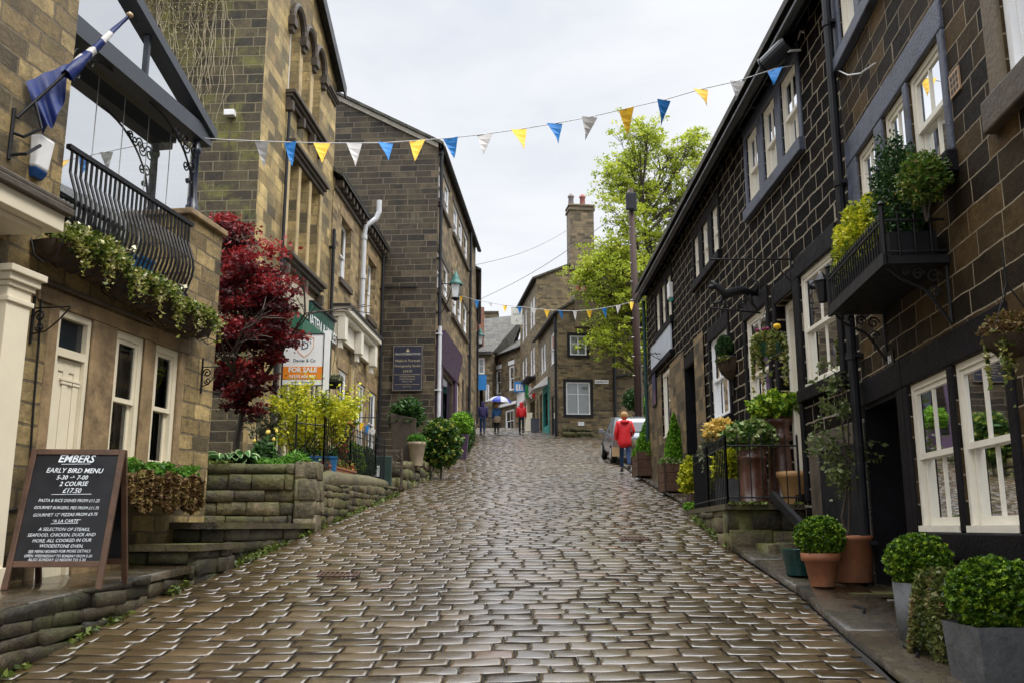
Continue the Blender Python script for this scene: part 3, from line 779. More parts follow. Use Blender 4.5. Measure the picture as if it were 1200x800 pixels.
def roofpart(B, u0, u1, dep, zt, rise, eave=.3, name='roof', mat=None, end=.1, z_over=0):
    """two-slope slate roof running along the facade"""
    f = B.fr; t = .12; h = dep/2
    mb = MB(); sl = rise/h
    ze = zt-eave*sl*0
    for (oa, ob, za, zb_) in ((eave, -h, zt-eave*sl, zt+rise), (-dep-eave, -h, zt-eave*sl, zt+rise)):
        mb.hexa([f.P(u0-end,oa,za+.02), f.P(u1+end,oa,za+.02), f.P(u1+end,ob,zb_+.02), f.P(u0-end,ob,zb_+.02),
                 f.P(u0-end,oa,za+t), f.P(u1+end,oa,za+t), f.P(u1+end,ob,zb_+t), f.P(u0-end,ob,zb_+t)])
    r = obj(name, mb, mat or S['slate'], B.root)
    return r
def shell(B, mb, u0, u1, dep, zb, zt, rise=0, near=True, far=True, back=True, nearh=[]):
    f = B.fr
    if near: wallmesh(mb, f.ms(u0), 0, dep, zb, zt, nearh)
    if far: mb.face([f.P(u1,0,zb), f.P(u1,-dep,zb), f.P(u1,-dep,zt), f.P(u1,0,zt)])
    if back: mb.face([f.P(u0,-dep,zb), f.P(u1,-dep,zb), f.P(u1,-dep,zt), f.P(u0,-dep,zt)])
    if rise:
        for u in (u0, u1): mb.face([f.P(u,0,zt), f.P(u,-dep,zt), f.P(u,-dep/2,zt+rise)])
def gutter(B, u0, u1, o, z, name='gutter', r=.07, corbels=0, mat=None):
    f = B.fr; mb = MB()
    prof = [(r*math.cos(PI+PI*k/6), r*math.sin(PI+PI*k/6)) for k in range(7)]
    for (a, b), (c, d) in zip(prof, prof[1:]):
        mb.face([f.P(u0,o+r+a,z+b), f.P(u1,o+r+a,z+b), f.P(u1,o+r+c,z+d), f.P(u0,o+r+c,z+d)])
    mb.mbox(f.m, u0, u1, -(o+2*r), -(o+2*r-.012), z-.02, z+.02)
    mb.mbox(f.m, u0, u1, -o, -(o-.02), z-.06, z+.14)
    for k in range(corbels):
        u = u0+(u1-u0)*(k+.5)/corbels
        mb.mbox(f.m, u-.05, u+.05, -(o-.02), -.0, z-.14, z-.02)
    return obj(name, mb, mat or M_gutter, B.root)
def pipe(B, u, o, z0, z1, name='drainpipe', r=.045, mat=None, brk=1.8):
    f = B.fr; mb = MB(); mb.tube([f.P(u,o,z0), f.P(u,o,z1)], r, 10)
    z = z0+.4
    while z < z1: mb.tube([f.P(u,o,z), f.P(u,o,z+.07)], r*1.28, 10); mb.mbox(f.m, u-r*1.6, u+r*1.6, -o, -.0, z+.015, z+.05); z += brk
    return obj(name, mb, mat or M_gutter, B.root, False)

# ================================================================== LEFT: restaurant building
fL = Fr(-3.45, 10.8, .159, 1, 1.2)
L = Bld('stone_restaurant', 'warm sandstone restaurant with cream door, railed roof terrace and glazed gable behind the blackboard sign', fL)
h = fL.hit
dl0, dl1 = h(54,520)[0], h(105,420)[0]
w1a, w1b = h(131,450)[0], h(166,450)[0]
w2a, w2b = h(179,450)[0], h(208,450)[0]
ztop = 3.46
L.hole('f', dl0, dl1, 1.15, ztop, .12, 0)
window(L, 'f', fL.m, w1a, w1b, 2.16, ztop, 1, 1, .1, .072, mat=M_cream, curtain=.3)
window(L, 'f', fL.m, w2a, w2b, 2.16, ztop, 1, 1, .1, .072, mat=M_cream, curtain=.25)
sU = h(84,90)[0]      # far edge of the tall wall
sP = h(219,300)[0]    # near edge of the corner pier
mb = MB()
wallmesh(mb, fL.m, -9.5, -.19, .6, 4.02, L.holes['f'], .16)
wallmesh(mb, fL.m, -9.5, sU, 4.02, 9.6, [])
wallmesh(mb, fL.m, sP, -.19, 4.02, 5.02, [])
wallmesh(mb, fL.ms(sP), 0, .55, 4.02, 5.02, [])
mb.face([fL.P(sP,-.55,4.02), fL.P(-.19,-.55,4.02), fL.P(-.19,-.55,5.02), fL.P(sP,-.55,5.02)])
mb.face([fL.P(-.19,0,.6), fL.P(-.19,-6,.6), fL.P(-.19,-6,4.02), fL.P(-.19,0,4.02)]); mb.face([fL.P(-.19,0,4.02), fL.P(-.19,-.55,4.02), fL.P(-.19,-.55,5.02), fL.P(-.19,0,5.02)])
mb.face([fL.P(sU,0,4.02), fL.P(sU,-6,4.02), fL.P(sU,-6,9.6), fL.P(sU,0,9.6)])
mb.face([fL.P(-9.5,0,9.6), fL.P(sU,0,9.6), fL.P(sU,-6,9.6), fL.P(-9.5,-6,9.6)])
mb.face([fL.P(-9.5,-6,.6), fL.P(0,-6,.6), fL.P(0,-6,4.02), fL.P(-9.5,-6,4.02)])
mb.face([fL.P(sU,.0,4.0), fL.P(-.19,.0,4.0), fL.P(-.19,-6,4.0), fL.P(sU,-6,4.0)])
obj('wall', mb, [S['L'], M_dark], L.root)
boxes(L, 'pier_coping', M_trimstone, fL.m, [(sP-.05,-.15,-.05,.6,5.02,5.09)], .012)
boxes(L, 'parapet_coping', M_trimdark, fL.m, [(sU,sP-.002,-.05,.35,4.021,4.07)], .01)
# stone lintel, jambs and mullions
jm = [(dl0-.13,dl0,-.012,.16,1.1,ztop), (dl1,w1a,-.02,.14,1.1,ztop), (w1b,w2a,-.014,.13,2.06,ztop), (w2b,w2b+.11,-.014,.14,2.0,ztop)]
boxes_each(L, 'stone_jamb', M_trimstone, fL.m, jm, .012)
boxes(L, 'lintel', M_trimstone, fL.m, [(dl0-.3,w1b+.08,-.02,.14,ztop+.002,3.60), (w1b+.082,w2b+.2,-.017,.14,ztop+.002,3.62)], .01)
boxes(L, 'drip_ledge', M_trimdark, fL.m, [(-9.4,w1b+.1,-.07,-.022,3.605,3.64)], .008)
boxes(L, 'window_sill', M_trimstone, fL.m, [(w1a-.02,w2b+.05,-.05,.13,2.06,2.155)], .01)
# carved letters on the lintel
textm('carved_letters', 'A10', .085, paint('carved_light', (.3,.26,.18), .7), L.root, fL.m, h(85,350)[0], -.022, 3.5, 1)
# cream door with transom light
mb = MB(); a, b = dl0, dl1
mb.mbox(fL.m,a+.002,a+.05,.01,.12,1.1,ztop-.002); mb.mbox(fL.m,b-.05,b-.002,.01,.12,1.1,ztop-.002); mb.mbox(fL.m,a+.05,b-.05,.01,.12,ztop-.06,ztop-.002); mb.mbox(fL.m,a+.05,b-.05,.01,.12,3.06,3.13)
fr_ = obj('door_frame', mb, M_cream, L.root)
mb = MB(); mb.face([fL.m(a+.05,.06,3.13), fL.m(b-.05,.06,3.13), fL.m(b-.05,.06,ztop-.06), fL.m(a+.05,.06,ztop-.06)]); obj('transom_pane', mb, paint('dark_glass', (.02,.025,.03), .06, 0, .1, 3, spec=.7), fr_)
mb = MB(); A_, B_ = a+.052, b-.052; mid = (A_+B_)/2
mb.mbox(fL.m,A_,B_,.06,.09,1.12,3.055)
for (u0,u1) in ((A_+.001,A_+.08),(mid-.04,mid+.04),(B_-.08,B_-.001)): mb.mbox(fL.m,u0,u1,.048,.059,1.13,3.05)
for (z0,z1) in ((1.13,1.34),(1.98,2.14),(2.94,3.05)):
    mb.mbox(fL.m,A_+.081,mid-.041,.049,.059,z0,z1); mb.mbox(fL.m,mid+.041,B_-.081,.049,.059,z0,z1)
for u in ((A_+.12),(mid+.09)): mb.mbox(fL.m,u,u+.17,.036,.059,2.86,2.885); mb.mbox(fL.m,u+.01,u+.16,.04,.059,2.83,2.855)
dr = obj('door', mb, M_cream, L.root, False, .004)
mb = MB(); mb.lathe([(.001,0),(.025,.005),(.03,.025),(.02,.045),(.001,.05)], 12)
hk = obj('door_handle', mb, paint('brass', (.5,.35,.12), .25, .9), dr); hk.rotation_euler = (PI/2,0,0); hk.location = fL.P(B_-.04,-.03,2.05)
# lime cartwheel vinyl on the second window
wu, wz = h(190,434)[0], h(190,434)[1]
mb = MB(); R_ = .155
for k in range(40):
    a0, a1 = 2*PI*k/40, 2*PI*(k+1)/40
    P_ = lambda r, an: fL.m(wu+r*.86*math.cos(an), .063, wz+r*1.2*math.sin(an))
    mb.face([P_(R_*.88,a0), P_(R_*.88,a1), P_(R_,a1), P_(R_,a0)])
for k in range(16):
    an = 2*PI*k/16; mb.face([P_(R_*.2,an-.09), P_(R_*.9,an-.025), P_(R_*.9,an+.025), P_(R_*.2,an+.09)])
mb.mbox(fL.m, wu-.15, wu+.15, .056, .062, wz-.035, wz+.035)
wheel = obj('wheel_emblem', mb, M_lime, L.root)
textm('emblem_lettering', 'THE HAWORTH', .045, paint('dark_lettering', (.05,.07,.01), .5), L.root, fL.m, wu, .054, wz-.015, 1)
mb = MB(); u_ = h(150,515)[0]; mb.mbox(fL.m, u_-.05,u_+.07,.2,.205,2.2,2.42); obj('menu_card', mb, M_pwhite, L.root)
# cream doorcase at the near end: pilaster and entablature
uP = -3.78
mb = MB()
mb.mbox(fL.m, uP-.17, uP+.1, -.2, -.001, 1.02, 3.42)
mb.mbox(fL.m, uP-.19, uP+.13, -.23, -.001, 1.02, 1.3)
mb.mbox(fL.m, uP-.18, uP+.12, -.22, -.001, 3.3, 3.34)
obj('pilaster', mb, M_cream, L.root, False, .006)
mb = MB()
for (e, z0, z1) in ((.02,3.421,3.46),(.045,3.461,3.52),(.075,3.521,3.575)): mb.mbox(fL.m, uP-.17-e, uP+.1+e, -.2-e, -.001, z0, z1)
obj('pilaster_capital', mb, M_cream, L.root, False, .006)
uE = -3.73
mb = MB()
mb.mbox(fL.m, uP-3, uE-.45, -.2, -.001, 3.576, 3.86); mb.mbox(fL.m, uP-3, uE-.12, -.36, -.001, 3.861, 3.9); mb.mbox(fL.m, uP-3, uE, -.46, -.001, 3.901, 4.04)
obj('entablature', mb, M_cream, L.root, False, .006)
mb = MB(); mb.mbox(fL.m, uP-3, uE+.05, -.51, -.001, 4.041, 4.1); mb.hexa([fL.P(uP-3,.5,4.101),fL.P(uE+.04,.5,4.101),fL.P(uE+.04,.001,4.101),fL.P(uP-3,.001,4.101),fL.P(uP-3,.5,4.14),fL.P(uE+.04,.5,4.14),fL.P(uE+.04,.001,4.3),fL.P(uP-3,.001,4.3)])
obj('porch_roof', mb, M_trimdark, L.root, False, .01)
# balcony railing with bellied bars
rail = MB(); 
f_ = fL
zt_, zb_ = 4.90, 4.08
rail.mbox(f_.m, sU+.0, sP-.001, -.06, -.015, zt_-.03, zt_+.012); rail.mbox(f_.m, sU+.0, sP-.001, -.05, -.02, zb_-.01, zb_+.02)
rl = obj('railing', rail, M_black, L.root)
nb = 29
for k in range(nb):
    u = sU+.06+(sP-sU-.12)*k/(nb-1)
    bb = MB(); pts = []
    for t in range(9):
        q = t/8; z = zt_-.03-(zt_-zb_-.03)*q
        o = .038+.085*max(0, math.sin(PI*min(1,max(0,(q-.25)/.75))))**1.3
        pts.append(f_.P(u, o, z))
    bb.tube(pts, .014, 5); obj('railing_bar', bb, M_black, rl)
# glazed gable on the terrace
oc = -.1
zB = 6.16
r1 = h(150,0,oc); uR = h(243,150,oc)[0]; slope = (r1[1]-zB)/(r1[0]-uR)
apexu = sU-.9; apexz = zB+slope*(apexu-uR)
mb = MB()
mb.mbox(f_.m, sU, uR+.02, -oc-.06, -oc+.12, zB-.14, zB+.05)
def rakebox(mb, ua, ub, d0, d1, t0, t1):
    za, zc = zB+slope*(ua-uR), zB+slope*(ub-uR)
    mb.hexa([f_.m(ua,d0,za+t0),f_.m(ub,d0,zc+t0),f_.m(ub,d1,zc+t0),f_.m(ua,d1,za+t0),f_.m(ua,d0,za+t1),f_.m(ub,d0,zc+t1),f_.m(ub,d1,zc+t1),f_.m(ua,d1,za+t1)])
rakebox(mb, apexu, uR+.06, -oc-.1, -oc+.14, -.02, .10)
um = h(172,60,oc)[0]
mb.mbox(f_.m, um-.02, um+.02, -oc-.03, -oc+.05, zB+.051, zB+slope*(um-uR)-.02)
gf = obj('gable_frame', mb, paint('dark_blue_grey_steel', (.035,.042,.055), .35, 0, .2, 5), L.root)
mb = MB(); mb.face([f_.m(sU,-oc,zB+.04), f_.m(uR,-oc,zB+.04), f_.m(apexu,-oc,apexz)]); obj('gable_pane', mb, G_cons, gf)
mb = MB(); rakebox(mb, apexu, uR+.12, -oc+.141, 3.6, .05, .12); obj('glazed_roof_slope', mb, paint('lead_roof', (.08,.085,.095), .4), L.root)
# post and cast brackets
uQ = h(230,200,oc)[0]
mb = MB(); c0 = f_.P(uQ, oc-.02, 5.09)
mb.lathe([(.075,0),(.075,.12),(.06,.14),(.06,.2),(.045,.24),(.042,.75),(.06,.78),(.06,.82),(.045,.85),(.045,.93)], 14, c0)
obj('post', mb, paint('navy_black_iron', (.015,.02,.035), .3, 0, .2, 6), L.root, True)
def scroll(mb, m, u, d, z, R, turns=1.4, r=.009, flip=1, up=1):
    pts = []
    for k in range(22):
        t = k/21; an = t*turns*2*PI; rr = R*(1-.8*t)
        pts.append(m(u+flip*(R-rr*math.cos(an)), d, z+up*rr*math.sin(an)))
    mb.tube(pts, r, 5)
mb = MB()
arc = [f_.m(uQ-.03-.95*math.sin(t*PI/2), -oc, zB-.16-.75*(1-math.sin(PI/2*t))**1.0*math.cos(t*PI/2*.0)) for t in np.linspace(0,1,10)]
arc = [f_.m(uQ-.04-1.0*(1-math.cos(t)), -oc, zB-.16-.72*(1-math.sin(t))) for t in np.linspace(0,PI/2,12)]
mb.tube(arc, .013, 6)
for (du, dz, R_) in ((.12,.14,.1),(.3,.1,.075),(.12,.36,.075),(.46,.07,.045),(.1,.52,.04)): scroll(mb, f_.m, uQ-.06-du-R_*0, -oc, zB-.17-dz, R_, flip=1); scroll(mb, f_.m, uQ-.04-du, -oc+.01, zB-.18-dz, R_*.8, flip=-1, up=-1)
obj('corner_bracket', mb, M_black, L.root)
mb = MB()
arc = [f_.m(sU+.03+.7*(1-math.cos(t)), -oc, zB-.16-.5*(1-math.sin(t))) for t in np.linspace(0,PI/2,12)]
mb.tube(arc, .013, 6)
for (du, dz, R_) in ((.1,.12,.09),(.28,.09,.06),(.1,.3,.06)): scroll(mb, f_.m, sU+.04+du, -oc, zB-.17-dz, R_, flip=1)
obj('corner_bracket', mb, M_black, L.root)
# glass wall panels of the terrace room
gd = .38; us = np.linspace(sU, uQ+.35, 7)
mb = MB()
for a_, b_ in zip(us, us[1:]):
    mb.face([f_.m(a_+.008,gd,4.02), f_.m(b_-.008,gd,4.02), f_.m(b_-.008,gd,zB-.1), f_.m(a_+.008,gd,zB-.1)])
gp = obj('terrace_glass', mb, G_cons, L.root)
mb = MB()
for a_ in us[1:]: mb.mbox(f_.m, a_-.0045, a_+.0045, gd-.003, gd+.004, 4.02, zB-.1)
obj('glass_joints', mb, paint('glass_edge', (.5,.52,.5), .3), gp)
mb = MB(); mb.box(0,.16,-.12,.12,0,.32); bt = thing('blue_crate', 'blue plastic crate behind the bellied terrace railing', 'crate', fL.W(h(185,285)[0],-.2,4.07), fL.rz)
mb = MB(); mb.hexa([(-.1,-.07,0),(.1,-.07,0),(.1,.07,0),(-.1,.07,0),(-.13,-.1,.24),(.13,-.1,.24),(.13,.1,.24),(-.13,.1,.24)]); obj('crate_body', mb, M_bluetub, bt)
mb = MB(); mb.box(-.14,.14,-.11,-.1,.241,.27); mb.box(-.14,.14,.1,.11,.241,.27); mb.box(-.14,-.13,-.1,.1,.241,.27); mb.box(.13,.14,-.1,.1,.241,.27); obj('crate_rim', mb, M_bluetub, bt)

t = thing('terrace_plant', 'green bush seen through the terrace glass above the railing', 'bush', fL.W(h(192,225)[0],-1.1,4.02)); corelump('core', (0,0,.6), (.3,.3,.5), M_core, t); blob('foliage', (0,0,.65), (.42,.42,.6), 1300, .06, L_box, t, .25, .3, 31.)
# three hay-rack troughs below the railing
tro = [(148,60,'largest trough of pale pansies and trailing ivy under the near end of the railing', (62,290),(148,318)),
       (0,0,'middle trough with cream flowers and brown liner under the railing', (140,320),(205,350)),
       (0,0,'smallest trough spilling green trails beside the corner pier', (192,350),(252,372))]
for k, (_,_,lab,p0,p1) in enumerate(tro):
    ua, ub = h(*p0,.22)[0], h(*p1,.22)[0]; zc = [3.93,3.86,3.80][k]
    uc = (ua+ub)/2; hl = (ub-ua)/2
    t = thing('flower_trough', lab, 'planter', fL.W(uc, .001, zc), fL.rz, 'hay-rack troughs under the terrace railing')
    mb = MB()
    for i in range(9):
        for s_ in (0,): pass
    secs = 12; prof = [(0,.0),(.05,-.12),(.14,-.19),(.24,-.16),(.31,-.02),(.31,0.02)]
    rings = []
    for i in range(secs+1):
        q = -1+2*i/secs; kx = (1-abs(q)**3*.35); base = len(mb.v)
        for (o_, z_) in prof: mb.v.append((q*hl, -(o_*kx), z_*kx+.012*math.sin(i*2.1+o_*20)))
        rings.append(base)
    for i in range(secs):
        for j in range(len(prof)-1): mb.f.append((rings[i]+j, rings[i+1]+j, rings[i+1]+j+1, rings[i]+j+1)); mb.mi.append(0)
    for i in (0, secs): mb.f.append(tuple(rings[i]+j for j in range(len(prof)))); mb.mi.append(0)
    obj('coir_liner', mb, M_coir, t, True)
    mb = MB(); mb.tube([(-hl,-.32,.02),(hl,-.32,.02)], .007, 5); mb.tube([(-hl,-.25,-.165),(hl,-.25,-.165)], .006, 5)
    for i in range(7): q = -hl+2*hl*i/6; mb.tube([(q,-.01,.02),(q,-.06,-.13),(q,-.15,-.2),(q,-.25,-.17),(q,-.325,.02)], .005, 4)
    obj('wire_rack', mb, M_black, t)
    n = [1500,1000,800][k]
    blob('foliage', (0,-.2,.06), (hl*1.02,.2,[.16,.11,.09][k]), n, .045, L_trail, t, .3, .4, 3.+k, nz=4)
    d = nr.uniform(-1,1,n//2); pts = np.stack([d*hl, -.3-nr.uniform(0,.07,n//2), .03-np.abs(nr.normal(size=n//2))*.07*(1+np.sin(d*9+k)*.9)], 1)
    leaves('trailing_foliage', pts, .026, L_trail, t, .5+.3*np.sin(d*7+k)+nr.normal(size=n//2)*.2)
    d = nr.uniform(-1,1,70); pts = np.stack([d*hl, -.2+nr.uniform(-.14,.12,70), .17-.02*k+nr.uniform(-.04,.05,70)-.05*k*.5], 1)
    leaves('flower_heads', pts, .042, paint('pale_petals', (.75,.72,.5), .6), t, aspect=1.0)['kind'] = 'stuff'
# window box
wbu0, wbu1 = h(126,550,.2)[0], h(228,550,.2)[0]
t = thing('window_box', 'long dry sedum window box under the two cream sash windows', 'window box', fL.W((wbu0+wbu1)/2,.03,2.0), fL.rz)
hl = (wbu1-wbu0)/2
mb = MB(); mb.hexa([(-hl*.96,-.22,-.12),(hl*.96,-.22,-.12),(hl*.96,-.01,-.12),(-hl*.96,-.01,-.12),(-hl,-.26,.1),(hl,-.26,.1),(hl,-.01,.1),(-hl,-.01,.1)]); obj('coir_liner', mb, M_coir, t)
d = nr.uniform(-1,1,5200); pts = np.stack([d*hl*1.02, -.25-nr.uniform(0,.05,5200)-.02*np.sin(d*30), nr.uniform(-.2,.12,5200)*(1+.25*np.sin(d*11))-.02], 1)
leaves('dried_foliage', pts, .035, L_heather, t, .45+.3*fbm(pts,7.)+nr.normal(size=5200)*.2)
d = nr.uniform(-1,1,2200); pts = np.stack([d*hl, -.14+nr.uniform(-.12,.12,2200), .12+nr.uniform(-.02,.06,2200)*(1+np.sin(d*8))], 1)
leaves('green_top', pts, .035, L_fern, t)

# alarm box, flag, brackets, cable on the restaurant wall
au, az = h(42,185)
t = thing('alarm_box', 'white alarm box with blue base on the restaurant wall under the flag', 'alarm box', fL.W(au,.0,az), fL.rz)
mb = MB(); mb.hexa([(-.085,-.07,-.11),(.085,-.07,-.11),(.085,-.001,-.11),(-.085,-.001,-.11),(-.1,-.1,.17),(.1,-.1,.17),(.1,-.001,.17),(-.1,-.001,.17)]); obj('cover', mb, M_pwhite, t, False, .02)
mb = MB(); mb.hexa([(-.06,-.04,-.19),(.06,-.04,-.19),(.06,-.001,-.19),(-.06,-.001,-.19),(-.085,-.072,-.112),(.085,-.072,-.112),(.085,-.001,-.112),(-.085,-.001,-.112)]); obj('strobe_base', mb, M_alarmblue, t, False, .01)
# flag on a slanting pole
fu, fz = h(18,132)
p0 = np.array(fL.W(*[fu,0.02][:1], .02, fz+.0)) if False else np.array(fL.W(fu,.02,fz-.05))
tip = np.array(Y(152,18,7.6))
t = thing('wall_flag', 'furled royal blue flag with white stripes on a slanting pole above the alarm box', 'flag', tuple(p0))
mb = MB(); mb.tube([tuple(p0), tuple(tip)], .014, 8); wp(obj('flag_pole', mb, M_black, t))
mb = MB(); mb.lathe([(.001,-.03),(.03,-.01),(.03,.01),(.001,.035)], 10, tuple(tip)); wp(obj('finial', mb, paint('finial_gold', (.5,.35,.2), .4), t, True))
ax = (tip-p0); al = np.linalg.norm(ax); ax /= al
mb = MB(); seg = 12; rings = []; mb.mi = []
sidev = np.cross(ax, (0,0,1)); sidev /= np.linalg.norm(sidev); upv = np.cross(sidev, ax)
for i in range(15):
    q = 1-.02-i/14*.56; c = p0+ax*al*q; rr = .014+.04*(i/14)**1.3; base = len(mb.v)
    for k in range(seg):
        an = 2*PI*k/seg; wv = 1+.25*math.sin(3*an+i*.9)
        p = c+(sidev*math.cos(an)+upv*math.sin(an))*rr*wv; p[2] -= .03*(i/14)
        mb.v.append(tuple(p))
    rings.append(base)
for i in range(14):
    for k in range(seg):
        k2 = (k+1)%seg; mb.f.append((rings[i]+k, rings[i]+k2, rings[i+1]+k2, rings[i+1]+k)); mb.mi.append(1 if i in (4,5) and k < 12 or i in (8,) or (i in (10,11) and k in (2,3,4,5)) else 0)
wp(obj('furled_cloth', mb, [M_blueflag, M_flag_w], t, True))
# hanging part
mb = MB(); nx_, nz_ = 16, 14
Lc = [np.array(Y(px,py,yy)) for px, py, yy in ((80,75,7.4),(50,86,7.2),(30,97,7.05))]
def bez(P, t): return P[0]*(1-t)**2+2*P[1]*t*(1-t)+P[2]*t*t
Bc = [np.array(Y(px,py,yy)) for px, py, yy in ((76,120,7.35),(64,148,7.2),(50,157,7.15))]
for j in range(nz_+1):
    for i in range(nx_+1):
        a_ = i/nx_; b_ = j/nz_
        p = bez(Lc,a_)*(1-b_)+bez(Bc,a_)*b_
        p = p+np.array([.5,-1,0])*.035*math.sin(a_*15+b_*2.5)*(.3+b_*.8)
        p[2] += .03*math.sin(a_*9)*(b_)
        mb.v.append(tuple(p))
for j in range(nz_):
    for i in range(nx_): k = j*(nx_+1)+i; mb.f.append((k,k+1,k+nx_+2,k+nx_+1)); mb.mi.append(0)
wp(obj('hanging_cloth', mb, M_blueflag, t, True))
mb = MB(); B0 = fL.W
mb.tube([fL.W(fu-.02,.0,fz-.18), fL.W(fu,.1,fz-.22), fL.W(fu+.12,.16,fz-.1), tuple(p0+ax*.22)], .014, 6)
mb.tube([fL.W(fu-.03,.0,fz-.38), fL.W(fu+.02,.12,fz-.36), fL.W(fu+.18,.12,fz-.22)], .014, 6); mb.tube([fL.W(fu-.03,.012,fz-.42), fL.W(fu-.03,.012,fz+.02)], .016, 6)
wp(obj('pole_bracket', mb, M_black, t))
def ironbracket(name, label, u, z, R, arm):
    t = thing(name, label, 'wall bracket', fL.W(u,.0,z), fL.rz, 'scrolled iron wall brackets')
    mb = MB(); mb.box(-.012,.012,-.014,-.001,-.2,.2); obj('back_plate', mb, M_black, t)
    mb = MB(); m_ = lambda a_, d_, z_: (d_*0, -a_, z_)
    mb.tube([(0,-.01,.1),(0,-arm,.1)], .007, 5); mb.tube([(0,-.01,-.12),(0,-arm*.4,-.1),(0,-arm*.7,-.02),(0,-arm,.09)], .007, 5)
    scroll(mb, m_, .02, 0, .03, R, flip=1); scroll(mb, m_, .04, 0, -.06, R*.8, flip=1, up=-1)
    obj('scroll_arm', mb, M_black, t); return t
ironbracket('iron_bracket', 'scrolled black iron bracket between the cream pilaster and the cream door', h(37,375)[0], h(37,375)[1], .05, .34)
ironbracket('iron_bracket', 'scrolled black iron bracket right of the wheel emblem window', h(236,440)[0], h(236,440)[1], .05, .22)
mb = MB(); mb.tube([fL.W(h(47,340)[0],.015,3.55), fL.W(h(44,400)[0],.015,3.1), fL.W(h(38,470)[0],.015,2.6), fL.W(h(32,560)[0],.015,2.0), fL.W(h(22,600)[0],.015,1.75), fL.W(h(2,606)[0],.015,1.72)], .009, 5)
tag(obj('wall_cable', mb, M_black), 'thin black cable hanging down the stone beside the cream pilaster', 'cable')
# ================================================================== steps, garden wall, garden (left)
t = thing('stone_steps', 'two worn mossy stone steps against the restaurant corner', 'steps', (-3.4,9.6,1.2))
def slab(name, poly, z0, z1, parent, mat=M_wallstone, over=.05):
    mb = MB(); n = len(poly)
    mb.face([(x,y,z1) for x, y in poly]); mb.face([(x,y,z0) for x, y in poly][::-1])
    for i in range(n):
        a, b = poly[i], poly[(i+1)%n]; mb.face([(a[0],a[1],z0),(b[0],b[1],z0),(b[0],b[1],z1),(a[0],a[1],z1)])
    o = obj(name, mb, mat, parent, False, .015); a = o.data.attributes.new('lv','FLOAT','FACE'); a.data.foreach_set('value', np.full(len(mb.f), .45, dtype=np.float32)); wp(o) if parent else None
    return o
slab('tread', [(-3.75,9.1),(-3.02,9.15),(-3.0,10.9),(-3.5,10.9)], 1.37, 1.435, t)
wp(stonewall('riser', (-3.75,9.17), (-3.07,9.2), 1.0, 1.0, 1.37, 1.37, M_kerbrub, t, .12, (.25,.5), .01, .2)); wp(stonewall('riser', (-3.07,9.2), (-3.04,10.3), 1.0, 1.1, 1.37, 1.37, M_kerbrub, t, .12, (.25,.5), .01, .2))
slab('tread', [(-3.72,9.85),(-3.0,9.95),(-2.78,13.32),(-4.9,13.32),(-4.9,10.82),(-3.45,10.82)], 1.58, 1.65, t)
wp(stonewall('riser', (-3.72,9.95), (-3.06,10.02), 1.3, 1.3, 1.58, 1.58, M_kerbrub, t, .13, (.3,.6), .01, .2)); wp(stonewall('riser', (-3.06,10.02), (-2.83,13.3), 1.05, 1.45, 1.58, 1.58, M_kerbrub, t, .14, (.4,.8), .01, .25))
t = thing('garden_wall', 'mossy stone retaining wall in front of the hosta bed, square pillar at its street end', 'garden wall', (-3.6,13.3,1.6))
wp(stonewall('stone_face', (-5.6,13.32), (-3.12,13.32), 1.6, 1.6, 2.5, 2.5, M_wallstone, t, .19, (.25,.6), .012, .35, .01))
M_pillar = rubble('pale_mossy_pillar', [(0,(.09,.075,.045)),(.5,(.16,.13,.075)),(1,(.22,.18,.11))], (.11,.105,.025), .75, .6, .2, spread=.1)
wp(stonewall('pillar_face', (-3.11,13.30), (-2.80,13.30), 1.5, 1.5, 2.52, 2.52, M_pillar, t, .24, (.31,.32), .01, .1, .006)); wp(stonewall('pillar_face', (-2.795,13.3), (-2.78,13.75), 1.5, 1.5, 2.52, 2.52, M_pillar, t, .24, (.4,.46), .01, .3, .006))
t = thing('side_wall', 'low rubble wall with rounded coping along the street below the black garden railings', 'garden wall', (-2.7,16,1.8))
w = [(-2.82,13.76),(-2.72,15.6),(-2.58,17.6),(-2.42,19.8)]
for (a, b) in zip(w, w[1:]):
    wp(stonewall('stone_face', a, b, zg(a[1])-.05, zg(b[1])-.05, 2.22+.035*(a[1]-13.7), 2.22+.035*(b[1]-13.7), M_wallstone, t, .12, (.15,.34), .012, .35, .012))
mb = MB(); pts = [(x-.17, y, 2.23+.035*(y-13.7)+(.06 if 14 < y < 18 else 0)) for x, y in w]; mb.tube(pts[:1]+[( -2.9,14.6,2.33)]+pts[1:], [.12,.15,.15,.13,.1], 10)
o = wp(obj('rounded_coping', mb, M_pillar, t, True)); a = o.data.attributes.new('lv','FLOAT','FACE'); a.data.foreach_set('value', np.full(len(mb.f), .4, dtype=np.float32))
mb = MB()
mb.face([(-5.6,13.5,2.42),(-3.0,13.5,2.42),(-2.85,14.6,2.3),(-2.65,19.8,2.45),(-5,19.8,2.6)])
struct(obj('garden_soil', mb, M_soil))
